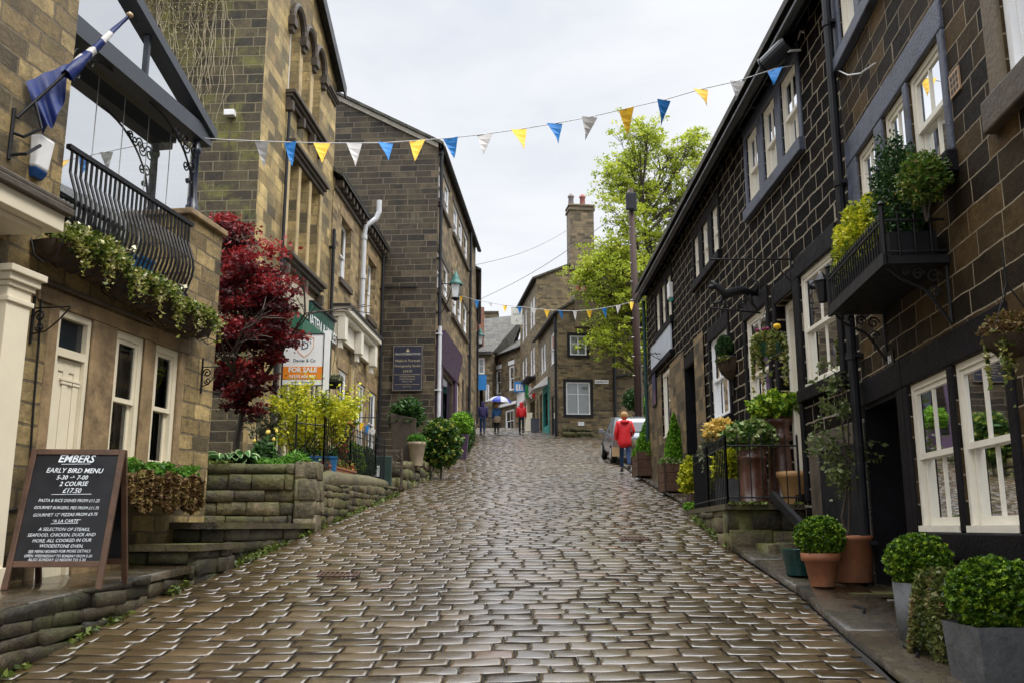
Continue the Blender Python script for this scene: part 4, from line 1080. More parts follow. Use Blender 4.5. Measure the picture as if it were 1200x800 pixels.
# rubble edging and boulders further up on the left
t = thing('boulder_edging', 'rough mossy boulders edging the setts below the variegated bush', 'stone edging', (-2.2,24,2.8))
w = [(-2.45,20.9),(-2.28,22.6),(-2.2,25.),(-2.05,27.5),(-1.95,29.8)]
for (a, b) in zip(w, w[1:]):
    wp(stonewall('stone_face', a, b, zg(a[1])-.05, zg(b[1])-.05, zg(a[1])+.62-.05*(a[1]-20.9), zg(b[1])+.62-.05*(b[1]-20.9), M_wallstone, t, .3, (.4,.9), .02, .5, .04, rise=.05))
wp(stonewall('stone_face', (-3.3,20.88), (-2.47,20.88), zg(20.9)-.05, zg(20.9)-.05, zg(20.9)+.64, zg(20.9)+.62, M_wallstone, t, .3, (.35,.5), .02, .4, .03, rise=.05))
mb = MB(); mb.face([(-4.6,20.9,3.0),(-2.5,20.9,2.98),(-2.25,25,3.35),(-2.0,29.9,3.85),(-4.6,29.9,3.9)]); struct(obj('yard_paving', mb, M_kerbrub))

def plantthing(name, label, cat, loc, rz=0, group=None): return thing(name, label, cat, loc, rz, group)
# hosta
def hosta(name, label, loc, R=.35, n=46):
    t = thing(name, label, 'plant', loc); V = []; Fq = []; lv = []; mi = []
    for k in range(n):
        an = nr.uniform(0,2*PI); le = R*nr.uniform(.6,1.1); w = le*.42; lift = nr.uniform(.2,1.0)
        dx, dy = math.cos(an), math.sin(an); prev = None
        for s_ in range(7):
            q = s_/6; r_ = le*(.15+q*.95); z = lift*le*(1.1*q-.9*q*q)*1.3+.05
            ww = w*math.sin(PI*min(.98,max(.05,q)))**.8*.5
            c = (dx*r_, dy*r_, z)
            rows = [(c[0]-dy*ww*f, c[1]+dx*ww*f, z+abs(f)*ww*.5) for f in (-1,-.72,0,.72,1)]
            b = len(V); V += rows
            if prev is not None:
                for j in range(4): Fq.append((prev+j,b+j,b+j+1,prev+j+1)); lv.append(.95 if j in (0,3) else nr.uniform(.05,.4))
            prev = b
    arr_mesh('foliage', np.array(V), np.array(Fq), leafmat('hosta_leaves', [(0,(.02,.08,.02)),(.5,(.08,.2,.05)),(1,(.5,.6,.32))]) if 'hosta_leaves' not in MATS else MATS['hosta_leaves'], t, np.array(lv), True)
    return t
hosta('hosta', 'white-edged hosta on top of the mossy garden wall', (-4.15,13.75,2.42), .42)
def tufts(name, label, loc, R, n, size, mat, cat='plant', zs=.3):
    t = thing(name, label, cat, loc)
    an = nr.uniform(0,2*PI,n); r_ = np.sqrt(nr.uniform(0,1,n)); x = np.cos(an)*r_*R[0]; y = np.sin(an)*r_*R[1]
    z = nr.uniform(0,1,n)*R[2]*(1-.6*r_**2)*(1+.3*np.sin(x*9+y*5))
    leaves('foliage', np.stack([x,y,z],1), size, mat, t, None, aspect=3.2); return t
tufts('fern_clump', 'low bright green feathery clump on the garden wall near the pillar', (-3.35,13.75,2.42), (.52,.3,.24), 3600, .03, L_fern)
tufts('leafy_clump', 'mixed green leafy clump between the hosta and the feathery green clump', (-3.85,14.0,2.42), (.32,.3,.42), 1600, .05, L_dark)
t = thing('tulip', 'yellow-budded tulips rising above the hosta bed', 'flower', (-3.75,13.95,2.42))
mb = MB(); fl = MB()
for k in range(5):
    x, y = nr.uniform(-.28,.2), nr.uniform(-.15,.15); hh = nr.uniform(.42,.66)
    mb.tube([(x,y,0),(x+.02,y,hh*.5),(x+.01,y,hh)], .006, 5); fl.lathe([(.001,0),(.02,.01),(.026,.035),(.014,.06),(.001,.07)], 8, (x+.01,y,hh))
obj('stem', mb, paint('stem_green', (.08,.2,.03), .5), t); obj('flower_head', fl, paint('tulip_yellow', (.75,.55,.1), .4), t, True)
# yellow shrub with visible stems
def branchy(name, label, loc, spread, height, n_st, nleaf, size, mat, cat='shrub', lean=(0,0), bark=None, seed=1, sprays=5, jit=.12, br=.012):
    t = thing(name, label, cat, loc); r = random.Random(seed); mb = MB(); pts = []
    for k in range(n_st):
        an = r.uniform(0,2*PI); ex = r.uniform(.3,1)*spread; hh = height*r.uniform(.65,1.05)
        P = [Vector((0,0,0))]; 
        for q in (.3,.6,.85,1):
            P.append(Vector((math.cos(an)*ex*q**1.1+lean[0]*q+r.uniform(-.04,.04)*spread, math.sin(an)*ex*q**1.1+lean[1]*q, hh*q+r.uniform(-.03,.03))))
        mb.tube(P, [br,br*.8,br*.6,br*.4,br*.2], 5)
        for s_ in range(sprays):
            q = r.uniform(.35,1); i = min(int(q*4),3); b = P[i].lerp(P[i+1], q*4-i)
            e = b+Vector((r.gauss(0,1), r.gauss(0,1), r.gauss(.4,.8)))*spread*.22
            mb.tube([b, b.lerp(e,.5)+Vector((0,0,.02)), e], [br*.4,br*.3,br*.15], 4, cap=False); pts.append((b,e))
        pts.append((P[2],P[4]))
    obj('stems', mb, bark or M_bark, t)
    ks = nr.integers(0,len(pts),nleaf); q = nr.uniform(.15,1.08,nleaf)
    B0 = np.array([tuple(p[0]) for p in pts])[ks]; E0 = np.array([tuple(p[1]) for p in pts])[ks]
    L_ = B0+(E0-B0)*q[:,None]+nr.normal(size=(nleaf,3))*jit*spread*.5
    lv = .5+.5*fbm(L_/spread,2.5,seed)+nr.normal(size=nleaf)*.2
    leaves('foliage', L_, size, mat, t, lv); return t
branchy('yellow_shrub', 'arching yellow-leaved shrub behind the railings under the for sale board', (-3.55,15.0,2.4), .85, 1.35, 16, 6500, .038, L_yellow, lean=(.35,0), seed=4, jit=.16)
branchy('photinia', 'red-tipped shrub right of the for sale post', (-3.1,16.6,2.4), .38, 1.6, 8, 1700, .05, L_redgreen, seed=6)
branchy('grey_shrub', 'thin grey twiggy shrub behind the yellow shrub', (-4.05,15.4,2.4), .45, 1.5, 9, 700, .05, L_grey, seed=9)
for k,(x,y,r_,lab) in enumerate([(-3.05,17.4,.3,'round light green bush inside the railings behind the garden bunting'),(-2.98,18.4,.3,'round dark green bush inside the railings next to the bench')]):
    t = thing('garden_bush', lab, 'bush', (x,y,2.4), 0, 'round bushes inside the railings'); corelump('core', (0,0,.38), (r_,r_,.36), M_core, t); blob('foliage', (0,0,.4), (r_,r_,.38), 1800, .04, [L_box,L_dark][k], t, seed=k)
# japanese maple
def maple():
    base = (-4.35,14.6,2.3); t = thing('japanese_maple', 'dark red Japanese maple growing between the restaurant and the tall house', 'tree', base)
    r = random.Random(5); mb = MB(); tips = []
    def grow(p, d, L_, rad, dep):
        q = p+d*L_; m_ = p.lerp(q,.5)+Vector((r.gauss(0,.03),r.gauss(0,.03),r.gauss(0,.02)))*L_
        mb.tube([p,m_,q],[rad,rad*.85,rad*.7],6 if dep < 2 else 4,cap=False); tips.append((p,q))
        if dep < 4:
            for _ in range(3 if dep else 4):
                nd = (d+Vector((r.gauss(0,.6),r.gauss(0,.6),r.gauss(.02,.35)))).normalized(); grow(q if r.random() < .7 else m_, nd, L_*r.uniform(.6,.85), rad*.62, dep+1)
    grow(Vector((0,0,0)), Vector((.08,0,1)).normalized(), 1.3, .06, 0)
    obj('trunk', mb, M_bark, t)
    n = 18000; pads = []
    c = [(Y(295,320,14.4)),(Y(275,275,14.6)),(Y(315,350,14.3)),(Y(322,378,14.1)),(Y(300,395,14.2)),(Y(270,340,14.7)),(Y(300,440,14.2)),(Y(308,425,14.3)),(Y(258,300,14.9)),(Y(330,400,14.0)),(Y(285,370,14.4)),(Y(265,400,14.8)),(Y(292,460,14.3)),(Y(262,262,15)),(Y(262,440,14.7)),(Y(280,470,14.4)),(Y(300,480,14.3)),(Y(322,348,14.2))]
    rr = [.46,.3,.38,.27,.42,.42,.28,.26,.36,.2,.45,.4,.22,.22,.3,.24,.16,.33]
    P = []; lv = []
    for cc, r0 in zip(c, rr):
        k = int(n*r0**2/sum(x*x for x in rr)); sub = 16
        ctrs = nr.normal(size=(sub,3))*[r0*.5,r0*.55,r0*.42]; idx = nr.integers(0,sub,k)
        pp = ctrs[idx]+nr.normal(size=(k,3))*[.15*r0*2,.15*r0*2,.055*r0*2]
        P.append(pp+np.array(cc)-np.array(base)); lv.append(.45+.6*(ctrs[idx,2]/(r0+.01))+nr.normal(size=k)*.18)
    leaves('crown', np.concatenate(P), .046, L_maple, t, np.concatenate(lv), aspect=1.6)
maple()
# railings of the garden
def railrun(name, label, pts, h_, step=.115, spike=True, group=None, r=.008, cat='railing'):
    t = thing(name, label, cat, pts[0], 0, group); mb = MB(); v = MB()
    for (a, b) in zip(pts, pts[1:]):
        a, b = np.array(a), np.array(b); L_ = np.linalg.norm((b-a)[:2]); n = max(2,int(L_/step))
        for zz in (.08, h_-.08): mb.tube([tuple(a+[0,0,zz]), tuple(b+[0,0,zz])], .011, 4)
        for k in range(n+1):
            p = a+(b-a)*k/n; thick = k in (0,n)
            v.tube([tuple(p), tuple(p+[0,0,h_+(.05 if thick else .02)])], r*2 if thick else r, 5)
            if spike: v.tube([tuple(p+[0,0,h_+.02]), tuple(p+[0,0,h_+.08])], [r*1.9,.001], 5)
    wp(obj('rails', mb, M_black, t)); wp(obj('bars', v, M_black, t)); return t
railrun('garden_railing', 'black spiked railing on the low street wall left of the bench', [(-3.35,14.3,2.42),(-2.92,14.35,2.38),(-2.83,16.2,2.42),(-2.68,18.2,2.45),(-2.62,19.0,2.47)], .85)
railrun('back_railing', 'black railing behind the yellow shrub against the tall house', [(-4.6,16.6,2.45),(-3.3,16.9,2.45)], 1.25, .13, False)
railrun('far_railing', 'black hooped railing in front of the grey pipe house', [(-4.2,20.2,2.9),(-3.0,20.3,2.9)], 1.15, .12, False)
# planters low in the garden
for k,(x,y,lab,m_) in enumerate([(-2.95,15.6,'low red terracotta trough behind the street railings',M_terra),(-3.2,14.9,'blue glazed trough under the yellow shrub',M_bluetub)]):
    t = thing('garden_trough', lab, 'planter', (x,y,2.38), 1.5 if k == 0 else .1)
    mb = MB(); w_, d_, h_ = (.9,.12,.16) if k == 0 else (.38,.13,.3)
    mb.hexa([(-w_*.94,-d_*.8,0),(w_*.94,-d_*.8,0),(w_*.94,d_*.8,0),(-w_*.94,d_*.8,0),(-w_,-d_,h_),(w_,-d_,h_),(w_,d_,h_),(-w_,d_,h_)]); obj('trough_body', mb, m_, t, False, .01)
    mb = MB(); mb.box(-w_-.012,w_+.012,-d_-.012,-d_+.012,h_+.001,h_+.03); mb.box(-w_-.012,w_+.012,d_-.012,d_+.012,h_+.001,h_+.03); obj('rim', mb, m_, t)
    n = 500; leaves('foliage', np.stack([nr.uniform(-w_,w_,n), nr.uniform(-d_,d_,n), h_+np.abs(nr.normal(size=n))*.08],1), .04, L_redgreen if k == 0 else L_dark, t)
# for sale board
bp_ = Y(379,520,15.6); topz = Y(379,388,15.6)[2]
t = thing('for_sale_board', 'orange and white for sale board on a tall white post above the yellow shrub', 'sign', (bp_[0],15.6,2.42))
mb = MB(); zt = topz-2.42; mb.box(-.045,.045,-.035,.035,-.1,zt); obj('post', mb, M_pwhite, t)
bw_, z1, z0 = .715, Y(379,391,15.6)[2]-2.42, Y(379,452,15.6)[2]-2.42
mb = MB(); mb.box(-.046-bw_,-.047,-.012,.012,z0,z1); bd = obj('board', mb, M_pwhite, t)
mb = MB(); e = .018
for b in ((-.046-bw_-.0,-.046-bw_+e,z0,z1),(-.047-e,-.047,z0,z1),(-.046-bw_+e,-.047-e,z0,z0+e),(-.046-bw_+e,-.047-e,z1-e,z1)): mb.box(b[0],b[1],-.02,-.0125,b[2],b[3])
obj('board_edging', mb, M_navy, bd)
hz = z1-z0; cx_ = -.046-bw_/2
mb = MB(); mb.box(-.046-bw_+.02,-.067,-.0165,-.0125,z0+hz*.13,z0+hz*.37); obj('orange_band', mb, M_orange, bd)
Rf = Matrix.Rotation(PI/2,3,'X')
M_sh = paint('shield_orange_line', (.75,.28,.08), .5); M_ink = paint('navy_ink', (.03,.05,.1), .5)
mb = MB(); sh = [(-.15,.16),(0,.2),(.15,.16),(.15,.0),(.09,-.1),(0,-.17),(-.09,-.1),(-.15,0)]
for (a, b) in zip(sh, sh[1:]+sh[:1]): mb.tube([(cx_+.02+a[0],-.0145,z0+hz*.74+a[1]),(cx_+.02+b[0],-.0145,z0+hz*.74+b[1])], .005, 4)
obj('shield_emblem', mb, M_sh, bd)
text('lettering', '‘D’', .19, M_ink, bd, (cx_+.02,-.0135,z0+hz*.70), Rf)
text('lettering', 'Davies & Co', .075, M_ink, bd, (cx_+.02,-.0135,z0+hz*.46), Rf)
text('lettering', 'FOR SALE', .115, M_pwhite, bd, (cx_+.0,-.0175,z0+hz*.265), Rf, bold=.004)
text('lettering', '01535 604 600', .075, M_pwhite, bd, (cx_+.0,-.0175,z0+hz*.155), Rf, bold=.002)
text('lettering', 'www.daviesandcompany.co.uk', .032, M_ink, bd, (cx_,-.0135,z0+hz*.065), Rf)
# short garden bunting
def pennant(mb_parent, p, w_, hh, mat, dirv=(1,0,0), tilt=0., swing=0.):
    mb = MB(); d = Vector(dirv).normalized(); p = Vector(p); n_ = 4
    side = d.cross(Vector((0,0,1)))
    for i in range(n_):
        for sgn in (1,):
            q0, q1 = i/n_, (i+1)/n_
            def pt(q, s_): return p+d*(s_*w_/2*(1-q)+tilt*q*w_)+Vector((0,0,-hh*q))+side*(swing*q*hh+.02*math.sin(q*4+s_*1.5)*w_*4)
            a, b, c, e = pt(q0,-1), pt(q0,1), pt(q1,1), pt(q1,-1)
            for off in (0.,.004):
                o_ = side*off
                mb.face([a+o_,b+o_,c+o_,e+o_] if i < n_-1 else [a+o_,b+o_,c+o_])
    return wp(obj('pennant', mb, mat, mb_parent))
def bunting(name, label, line, flags, w_, hh, seed=0, r=.006):
    t = thing(name, label, 'bunting', line[0]); r_ = random.Random(seed)
    mb = MB(); mb.tube(line, r, 5, cap=False); wp(obj('string', mb, M_string, t))
    for (p, c, dirv) in flags: pennant(t, p, w_*r_.uniform(.85,1.08), hh*r_.uniform(.88,1.08), {'w':M_flag_w,'b':M_flag_b,'y':M_flag_y}[c], (dirv[0],dirv[1]+r_.uniform(-.5,.5),r_.uniform(-.06,.06)), r_.uniform(-.25,.25), r_.uniform(-.35,.45))
    return t
gl = [Y(390,471,15.7), Y(408,485,17), Y(420,493,17.6), Y(440,506,18.9)]
bunting('garden_bunting', 'short string of small pennants sagging along the garden railing', gl, [(Y(404,481,16.7),'b',(.3,1,0)),(Y(417,491,17.4),'w',(.35,1,0)),(Y(424,495,17.8),'y',(.35,1,0)),(Y(431,498,18.2),'b',(.35,1,0)),(Y(437,503,18.7),'w',(.35,1,0))], .14, .34, 5)
# ================================================================== tall ochre house
fT = Fr(-4.87, 16.7, .058, 1, 1.9)
T = Bld('tall_ochre_house', 'tall ochre stone house with arched windows, mossy side wall and dark green shop signs', fT)
h = fT.hit; EV = 12.8; sE = 5.5; AP = 14.2
Tu0, Tu1 = 1.52, 4.0
zs1 = 10.74; ztp = 12.36
wdt = (Tu1-Tu0); lw = (wdt-.44)/3
for k in range(3):
    a = Tu0+k*(lw+.22); window(T, 'f', fT.m, a, a+lw, zs1, ztp+.38, 1, 1, .2, .05, inner=.3, mat=M_pwhite)
# arch heads over the three lights
for k in range(3):
    mb = MB(); hm = MB()
    a = Tu0+k*(lw+.22); b = a+lw; cx = (a+b)/2; n = 12
    for i in range(n):
        t0, t1 = PI-PI*i/n, PI-PI*(i+1)/n
        x0, x1 = cx+lw/2*math.cos(t0), cx+lw/2*math.cos(t1); y0, y1 = ztp-.02+.36*math.sin(t0), ztp-.02+.36*math.sin(t1)
        mb.face([fT.m(x0,.0,y0), fT.m(x1,.0,y1), fT.m(x1,.0,ztp+.385), fT.m(x0,.0,ztp+.385)])
        mb.face([fT.m(x0,.0,y0), fT.m(x1,.0,y1), fT.m(x1,.22,y1), fT.m(x0,.22,y0)])
    pts = [fT.m(cx+(lw/2+.09)*math.cos(t_), -.06, ztp-.0+.47*math.sin(t_)) for t_ in np.linspace(PI,0,12)]
    hm.tube(pts, .075, 6)
    for x in (a-.1, b+.1) if k == 2 else (a-.1,): hm.mbox(fT.m, x-.12, x+.12, -.15, -.0, ztp-.22, ztp-.02); hm.mbox(fT.m, x-.09, x+.09, -.1, -.001, ztp-.34, ztp-.221)
    obj('arch_head', mb, M_ochre, T.root); obj('hood_moulding', hm, M_trimdark, T.root)
mb = MB()
for k in (0,1): a = Tu0+k*(lw+.22)+lw; mb.mbox(fT.m, a+.004, a+.216, -.02, .19, zs1, ztp-.22)
obj('window_mullion', mb, M_ochre, T.root)
def cornice(B, name, m, u0, u1, z, out, hh, mat, corb=0):
    mb = MB(); mb.mbox(m, u0, u1, -out, -.001, z, z+hh*.4); mb.mbox(m, u0+.02, u1-.02, -out*.7, -.001, z-hh*.35, z-.001); mb.mbox(m, u0+.04, u1-.04, -out*.4, -.001, z-hh*.8, z-hh*.351)
    for k in range(corb):
        u = u0+.1+(u1-u0-.2)*k/max(1,corb-1); mb.mbox(m, u-.06, u+.06, -out*.75, -.002, z-hh*1.9, z-hh*.81)
    return obj(name, mb, mat, B.root, False, .008)
cornice(T, 'upper_sill', fT.m, Tu0-.15, Tu1+.15, zs1-.14, .22, .2, M_trimdark, 4)
Mu0, Mu1 = h(336,240)[0], h(372,260)[0]; mzb = h(328,292)[1]; mzt = h(374,222)[1]-.12
lw2 = (Mu1-Mu0-.36)/3
for k in range(3):
    a = Mu0+k*(lw2+.18); window(T, 'f', fT.m, a, a+lw2, mzb+.05, mzt, 1, 1, .18, .05, inner=.27, mat=M_pwhite)
mb = MB()
for k in (0,1): a = Mu0+k*(lw2+.18)+lw2; mb.mbox(fT.m, a+.003, a+.177, -.03, .19, mzb+.05, mzt)
for x in (Mu0-.2, Mu1+.02): mb.mbox(fT.m, x, x+.18, -.05, -.001, mzb+.05, mzt)
obj('window_mullion', mb, M_ochre, T.root, False, .01)
cornice(T, 'window_cornice', fT.m, Mu0-.25, Mu1+.25, mzt+.18, .2, .2, M_trimdark)
cornice(T, 'lower_sill', fT.m, Mu0-.25, Mu1+.25, mzb-.1, .24, .22, M_trimdark, 3)
# shop front
gz = h(352,345)[1]; g0, g1 = h(354,370)[0], 5.4
mb = MB(); mb.mbox(fT.m, 1.35, g1, -.12, -.001, 6.56, 6.68); mb.mbox(fT.m, 1.3, g0-.05, -.16, -.001, 6.1, 6.55)
obj('shop_cornice', mb, paint('pale_stone_cornice', (.42,.37,.28), .6, 0, .3, 4), T.root, False, .01)
mb = MB(); mb.hexa([fT.P(g0,.13,5.72),fT.P(g1,.13,5.72),fT.P(g1,.001,5.72),fT.P(g0,.001,5.72),fT.P(g0,.22,6.5),fT.P(g1,.22,6.5),fT.P(g1,.001,6.5),fT.P(g0,.001,6.5)]); sg = obj('shop_sign', mb, M_green, T.root)
textm('lettering', 'JATEN & WILES', .36, M_pwhite, sg, fT.m, (g0+g1)/2, -.23, 5.98, 1, sx=1.0)
mb = MB(); mb.mbox(fT.m, g0, g1, -.26, -.001, 6.501, 6.555); obj('sign_moulding', mb, M_black, T.root)
mb = MB(); mb.hexa([fT.P(1.35,.6,5.45),fT.P(g0-.1,.6,5.45),fT.P(g0-.1,.001,5.62),fT.P(1.35,.001,5.62),fT.P(1.35,.62,5.7),fT.P(g0-.1,.62,5.7),fT.P(g0-.1,.001,6.09),fT.P(1.35,.001,6.09)]); obj('green_fascia', mb, M_green2, T.root)
T.hole('f', 1.5, 2.7, 2.5, 5.3, .25, .9); T.hole('f', 3.3, 4.0, 2.5, 5.2, .25, .9); T.hole('f', 4.3, 5.2, 3.1, 5.3, .2, .9)
window(T, 'f', fT.m, 1.5, 2.7, 2.9, 5.3, 2, 1, .12, .07, kind='fixed', hole=False, mat=M_cream, part='shop_window'); window(T, 'f', fT.m, 4.3, 5.2, 3.1, 5.3, 2, 1, .1, .06, kind='fixed', hole=False, mat=M_cream, part='shop_window')
boxes(T, 'shop_door', M_green, fT.m, [(3.31,3.99,.1,.14,2.45,4.6),(3.31,3.99,.09,.13,4.65,5.19)])
mb = MB(); wallmesh(mb, fT.m, 0, sE, 1.9, EV, T.holes['f'], .25); mb.face([fT.P(0,0,EV), fT.P(sE,0,EV), fT.P(sE/2,0,AP)])
# mossy end wall and the rest of the box
mb2 = MB(); wallmesh(mb2, fT.ms(0), 0, 8, 1.9, EV, [])
mb2.face([fT.P(sE,0,1.9), fT.P(sE,-8,1.9), fT.P(sE,-8,EV), fT.P(sE,0,EV)]); mb2.face([fT.P(0,-8,1.9), fT.P(sE,-8,1.9), fT.P(sE,-8,EV), fT.P(0,-8,EV)]); mb2.face([fT.P(0,-8,EV), fT.P(sE,-8,EV), fT.P(sE/2,-8,AP)])
obj('front_wall', mb, [S['Tf'], M_dark], T.root); obj('side_wall', mb2, S['Tg'], T.root)
mb = MB(); bd_ = MB(); sl_ = (AP-EV)/(sE/2)
for (ua, ub) in ((-.25,sE/2),(sE+.25,sE/2)):
    za = EV-.25*sl_; mb.hexa([fT.P(ua,.16,za+.1),fT.P(ub,.16,AP+.1),fT.P(ub,-8.2,AP+.1),fT.P(ua,-8.2,za+.1),fT.P(ua,.16,za+.24),fT.P(ub,.16,AP+.24),fT.P(ub,-8.2,AP+.24),fT.P(ua,-8.2,za+.24)])
    bd_.hexa([fT.P(ua,.161,za-.1),fT.P(ub,.161,AP-.1),fT.P(ub,.2,AP-.1),fT.P(ua,.2,za-.1),fT.P(ua,.161,za+.22),fT.P(ub,.161,AP+.22),fT.P(ub,.2,AP+.22),fT.P(ua,.2,za+.22)])
obj('roof', mb, S['slate'], T.root); obj('bargeboard', bd_, M_gutter, T.root)
cornice(T, 'upper_ledge', fT.m, 4.5, sE-.05, 12.3, .12, .14, M_trimdark)
mb = MB(); mb.tube([fT.P(Mu0-.35,.07,3), fT.P(Mu0-.35,.07,zs1-.2)], .035, 8); obj('drainpipe', mb, M_gutter, T.root)
pipe(T, sE-.08, .1, 2.6, 8.9)
a_, b_ = fT.hits(271,135)
t = thing('security_light', 'small white security light high on the mossy side wall', 'light', tuple(fT.W(0,-a_,b_)), fT.rz)
mb = MB(); mb.box(-.14,-.001,-.1,.1,-.06,.06); obj('lamp_box', mb, M_pwhite, t, False, .01)
mb = MB(); mb.tube([(-.03,0,-.061),(-.03,0,-1.3)], .012, 5); obj('conduit', mb, M_trimdark, t)
# dry creeper on the side wall
mb = MB(); r = random.Random(8); vp = []
for k in range(44):
    px = r.uniform(165,275); py = r.uniform(-40,30); p = fT.hits(px,py); u, z = p; pts = []
    for s_ in range(12):
        pts.append(fT.P(-.02-r.uniform(0,.03), -u, z)); vp.append((-.04,-u,z)); z -= r.uniform(.12,.3); u += r.gauss(0,.05)
        if z < 7.8+r.random()*2: break
    if len(pts) > 1: mb.tube(pts, [.0055]*(len(pts)-1)+[.003], 4, cap=False)
cr = thing('dry_creeper', 'leafless pale creeper clinging to the top of the mossy side wall', 'climbing plant', fT.loc, fT.rz)
obj('stems', mb, paint('pale_vine', (.42,.36,.24), .8, 0, .3, 9), cr)
n = 3800; u = nr.uniform(.9,4.6,n); z = 12.7-np.abs(nr.normal(size=n))*1.0*(1+.5*np.sin(u*5)); leaves('foliage', np.stack([np.full(n,-.05)+nr.uniform(-.04,.02,n), u*fT.side, z-fT.zb],1), .026, L_dry, cr)

# ================================================================== house with grey pipe
fC = Fr(-4.205, 28.65, .05, 1, 2.8)
C_ = Bld('rubble_stone_house', 'two-storey ochre rubble house with cream shop cornice and grey downpipe', fC)
h = fC.hit; c0 = -6.45; EC = 10.35
for (l, r_, t_, b_) in (((399,300),(411,300),(402,256),(402,330)), ((431,330),(440,330),(433,303),(432,372))):
    u0,u1,z0,z1 = rectpx(h,l,r_,t_,b_); window(C_, 'f', fC.m, u0, u1, z0, z1, 1, 1, .16, .05, inner=.24, mat=M_pwhite)
    boxes(C_, 'lintel', M_trimstone, fC.m, [(u0-.2,u1+.2,-.02,.1,z1+.002,z1+.3)], .01); boxes(C_, 'sill', M_trimdark, fC.m, [(u0-.12,u1+.12,-.08,.1,z0-.16,z0-.002)], .01)
for (u0,u1,k) in ((-5.2,-4.4,0),(-2.9,-2.1,1),(-1.3,-.4,2)):
    window(C_, 'f', fC.m, u0, u1, 3.7 if k != 1 else 3.1, 5.6, 2, 1, .1, .06, mat=M_pwhite, kind='sash' if k != 1 else 'fixed', part='window')
    boxes(C_, 'lintel', M_trimstone, fC.m, [(u0-.2,u1+.2,-.02,.1,5.605,5.85)], .01)
boxes_each(C_, 'stone_pilaster', M_ochre, fC.m, [(-6.3,-5.85,-.08,-.001,2.8,5.9),(-4.1,-3.75,-.08,-.001,2.8,5.9),(-3.35,-3.1,-.06,-.001,2.8,5.5)], .01)
mb = MB(); u0, u1 = h(389,370)[0], h(431,395)[0]; zt = h(387,356)[1]
mb.mbox(fC.m,u0,u1,-.42,-.001,zt-.14,zt); mb.mbox(fC.m,u0+.05,u1-.05,-.3,-.001,zt-.26,zt-.141); mb.mbox(fC.m,u0+.1,u1-.1,-.14,-.001,zt-.75,zt-.261)
for k in range(3):
    u = u0+.2+(u1-u0-.5)*k/2; mb.mbox(fC.m,u-.14,u+.14,-.34,-.141,zt-.85,zt-.262); mb.mbox(fC.m,u-.1,u+.1,-.24,-.142,zt-1.05,zt-.851)
obj('shop_cornice', mb, M_white, C_.root, False, .012)
boxes(C_, 'cornice_slate', M_slatebl, fC.m, [(u0-.06,u1+.06,-.47,-.001,zt+.001,zt+.05)])
mb = MB(); wallmesh(mb, fC.m, c0, 0, 2.6, EC, C_.holes['f'], .22); shell(C_, mb, c0, 0, 7, 2.6, EC, 2.2); obj('wall', mb, [S['C'], M_dark], C_.root)
roofpart(C_, c0, 0, 7, EC+.1, 2.2, .25)
gutter(C_, c0, 0, .12, EC+.06, corbels=0)
mb = MB()
for k in range(17): u = c0+.2+k*.42; mb.mbox(fC.m, u-.07, u+.07, -.2, -.001, EC-.22, EC-.06)
mb.mbox(fC.m, c0, 0, -.06, -.002, EC-.32, EC-.221); obj('eaves_corbels', mb, M_trimdark, C_.root)
mb = MB(); P_ = lambda px, py, o: fC.P(h(px,py,o)[0], o, h(px,py,o)[1])
uq = h(425,330,.12)[0]; zq = h(425,266,.12)[1]
mb.tube([fC.P(uq+.15,.5,EC+.55), fC.P(uq+.15,.5,EC+.2), fC.P(uq+.12,.42,EC-.02), fC.P(uq,.16,zq+.1), fC.P(uq,.12,zq-.2), fC.P(uq,.12,zt-.1+.2)], .075, 10)
for z in (zq-.3, (zq+zt)/2, zt+.35): mb.tube([fC.P(uq,.12,z), fC.P(uq,.12,z+.12)], .095, 10)
obj('grey_downpipe', mb, M_greypipe, C_.root)
pipe(C_, -.12, .08, 3.2, EC)
hbk = thing('hanging_basket', 'black hanging basket of pale flowers by the cream shop cornice', 'hanging basket', Y(391,448,20.5), 0)
def basket(t, R, liner=M_coir, fol=L_var, n=500, hang=.5, droop=0, size=.045, half=False):
    mb = MB(); mb.lathe([(.001,-R*.75),(R*.5,-R*.65),(R*.85,-R*.35),(R,0)], 14); obj('basket', mb, liner, t, True)
    blob('foliage', (0,0,R*.25), (R*1.05,R*1.05,R*.7), n, size, fol, t, .3, .4, 2.)
    if droop:
        an = nr.uniform(0,2*PI,n); an2 = np.round(an/0.9)*.9+nr.normal(size=n)*.12
        pts = np.stack([np.cos(an2)*R*1.05, np.sin(an2)*R*1.05, -np.abs(nr.normal(size=n))*droop*(.6+.4*np.sin(an2*5))],1); leaves('trailing_foliage', pts, size, fol, t)
    if hang:
        mb = MB()
        for k in range(3): an = 2*PI*k/3; mb.tube([(R*math.cos(an),R*math.sin(an),0),(0,0,hang*.6)], .004, 4)
        mb.tube([(0,0,hang*.6),(0,0,hang)], .006, 4); obj('chain', mb, M_black, t)
basket(hbk, .2, M_black, L_grey, 600, .9, 0)

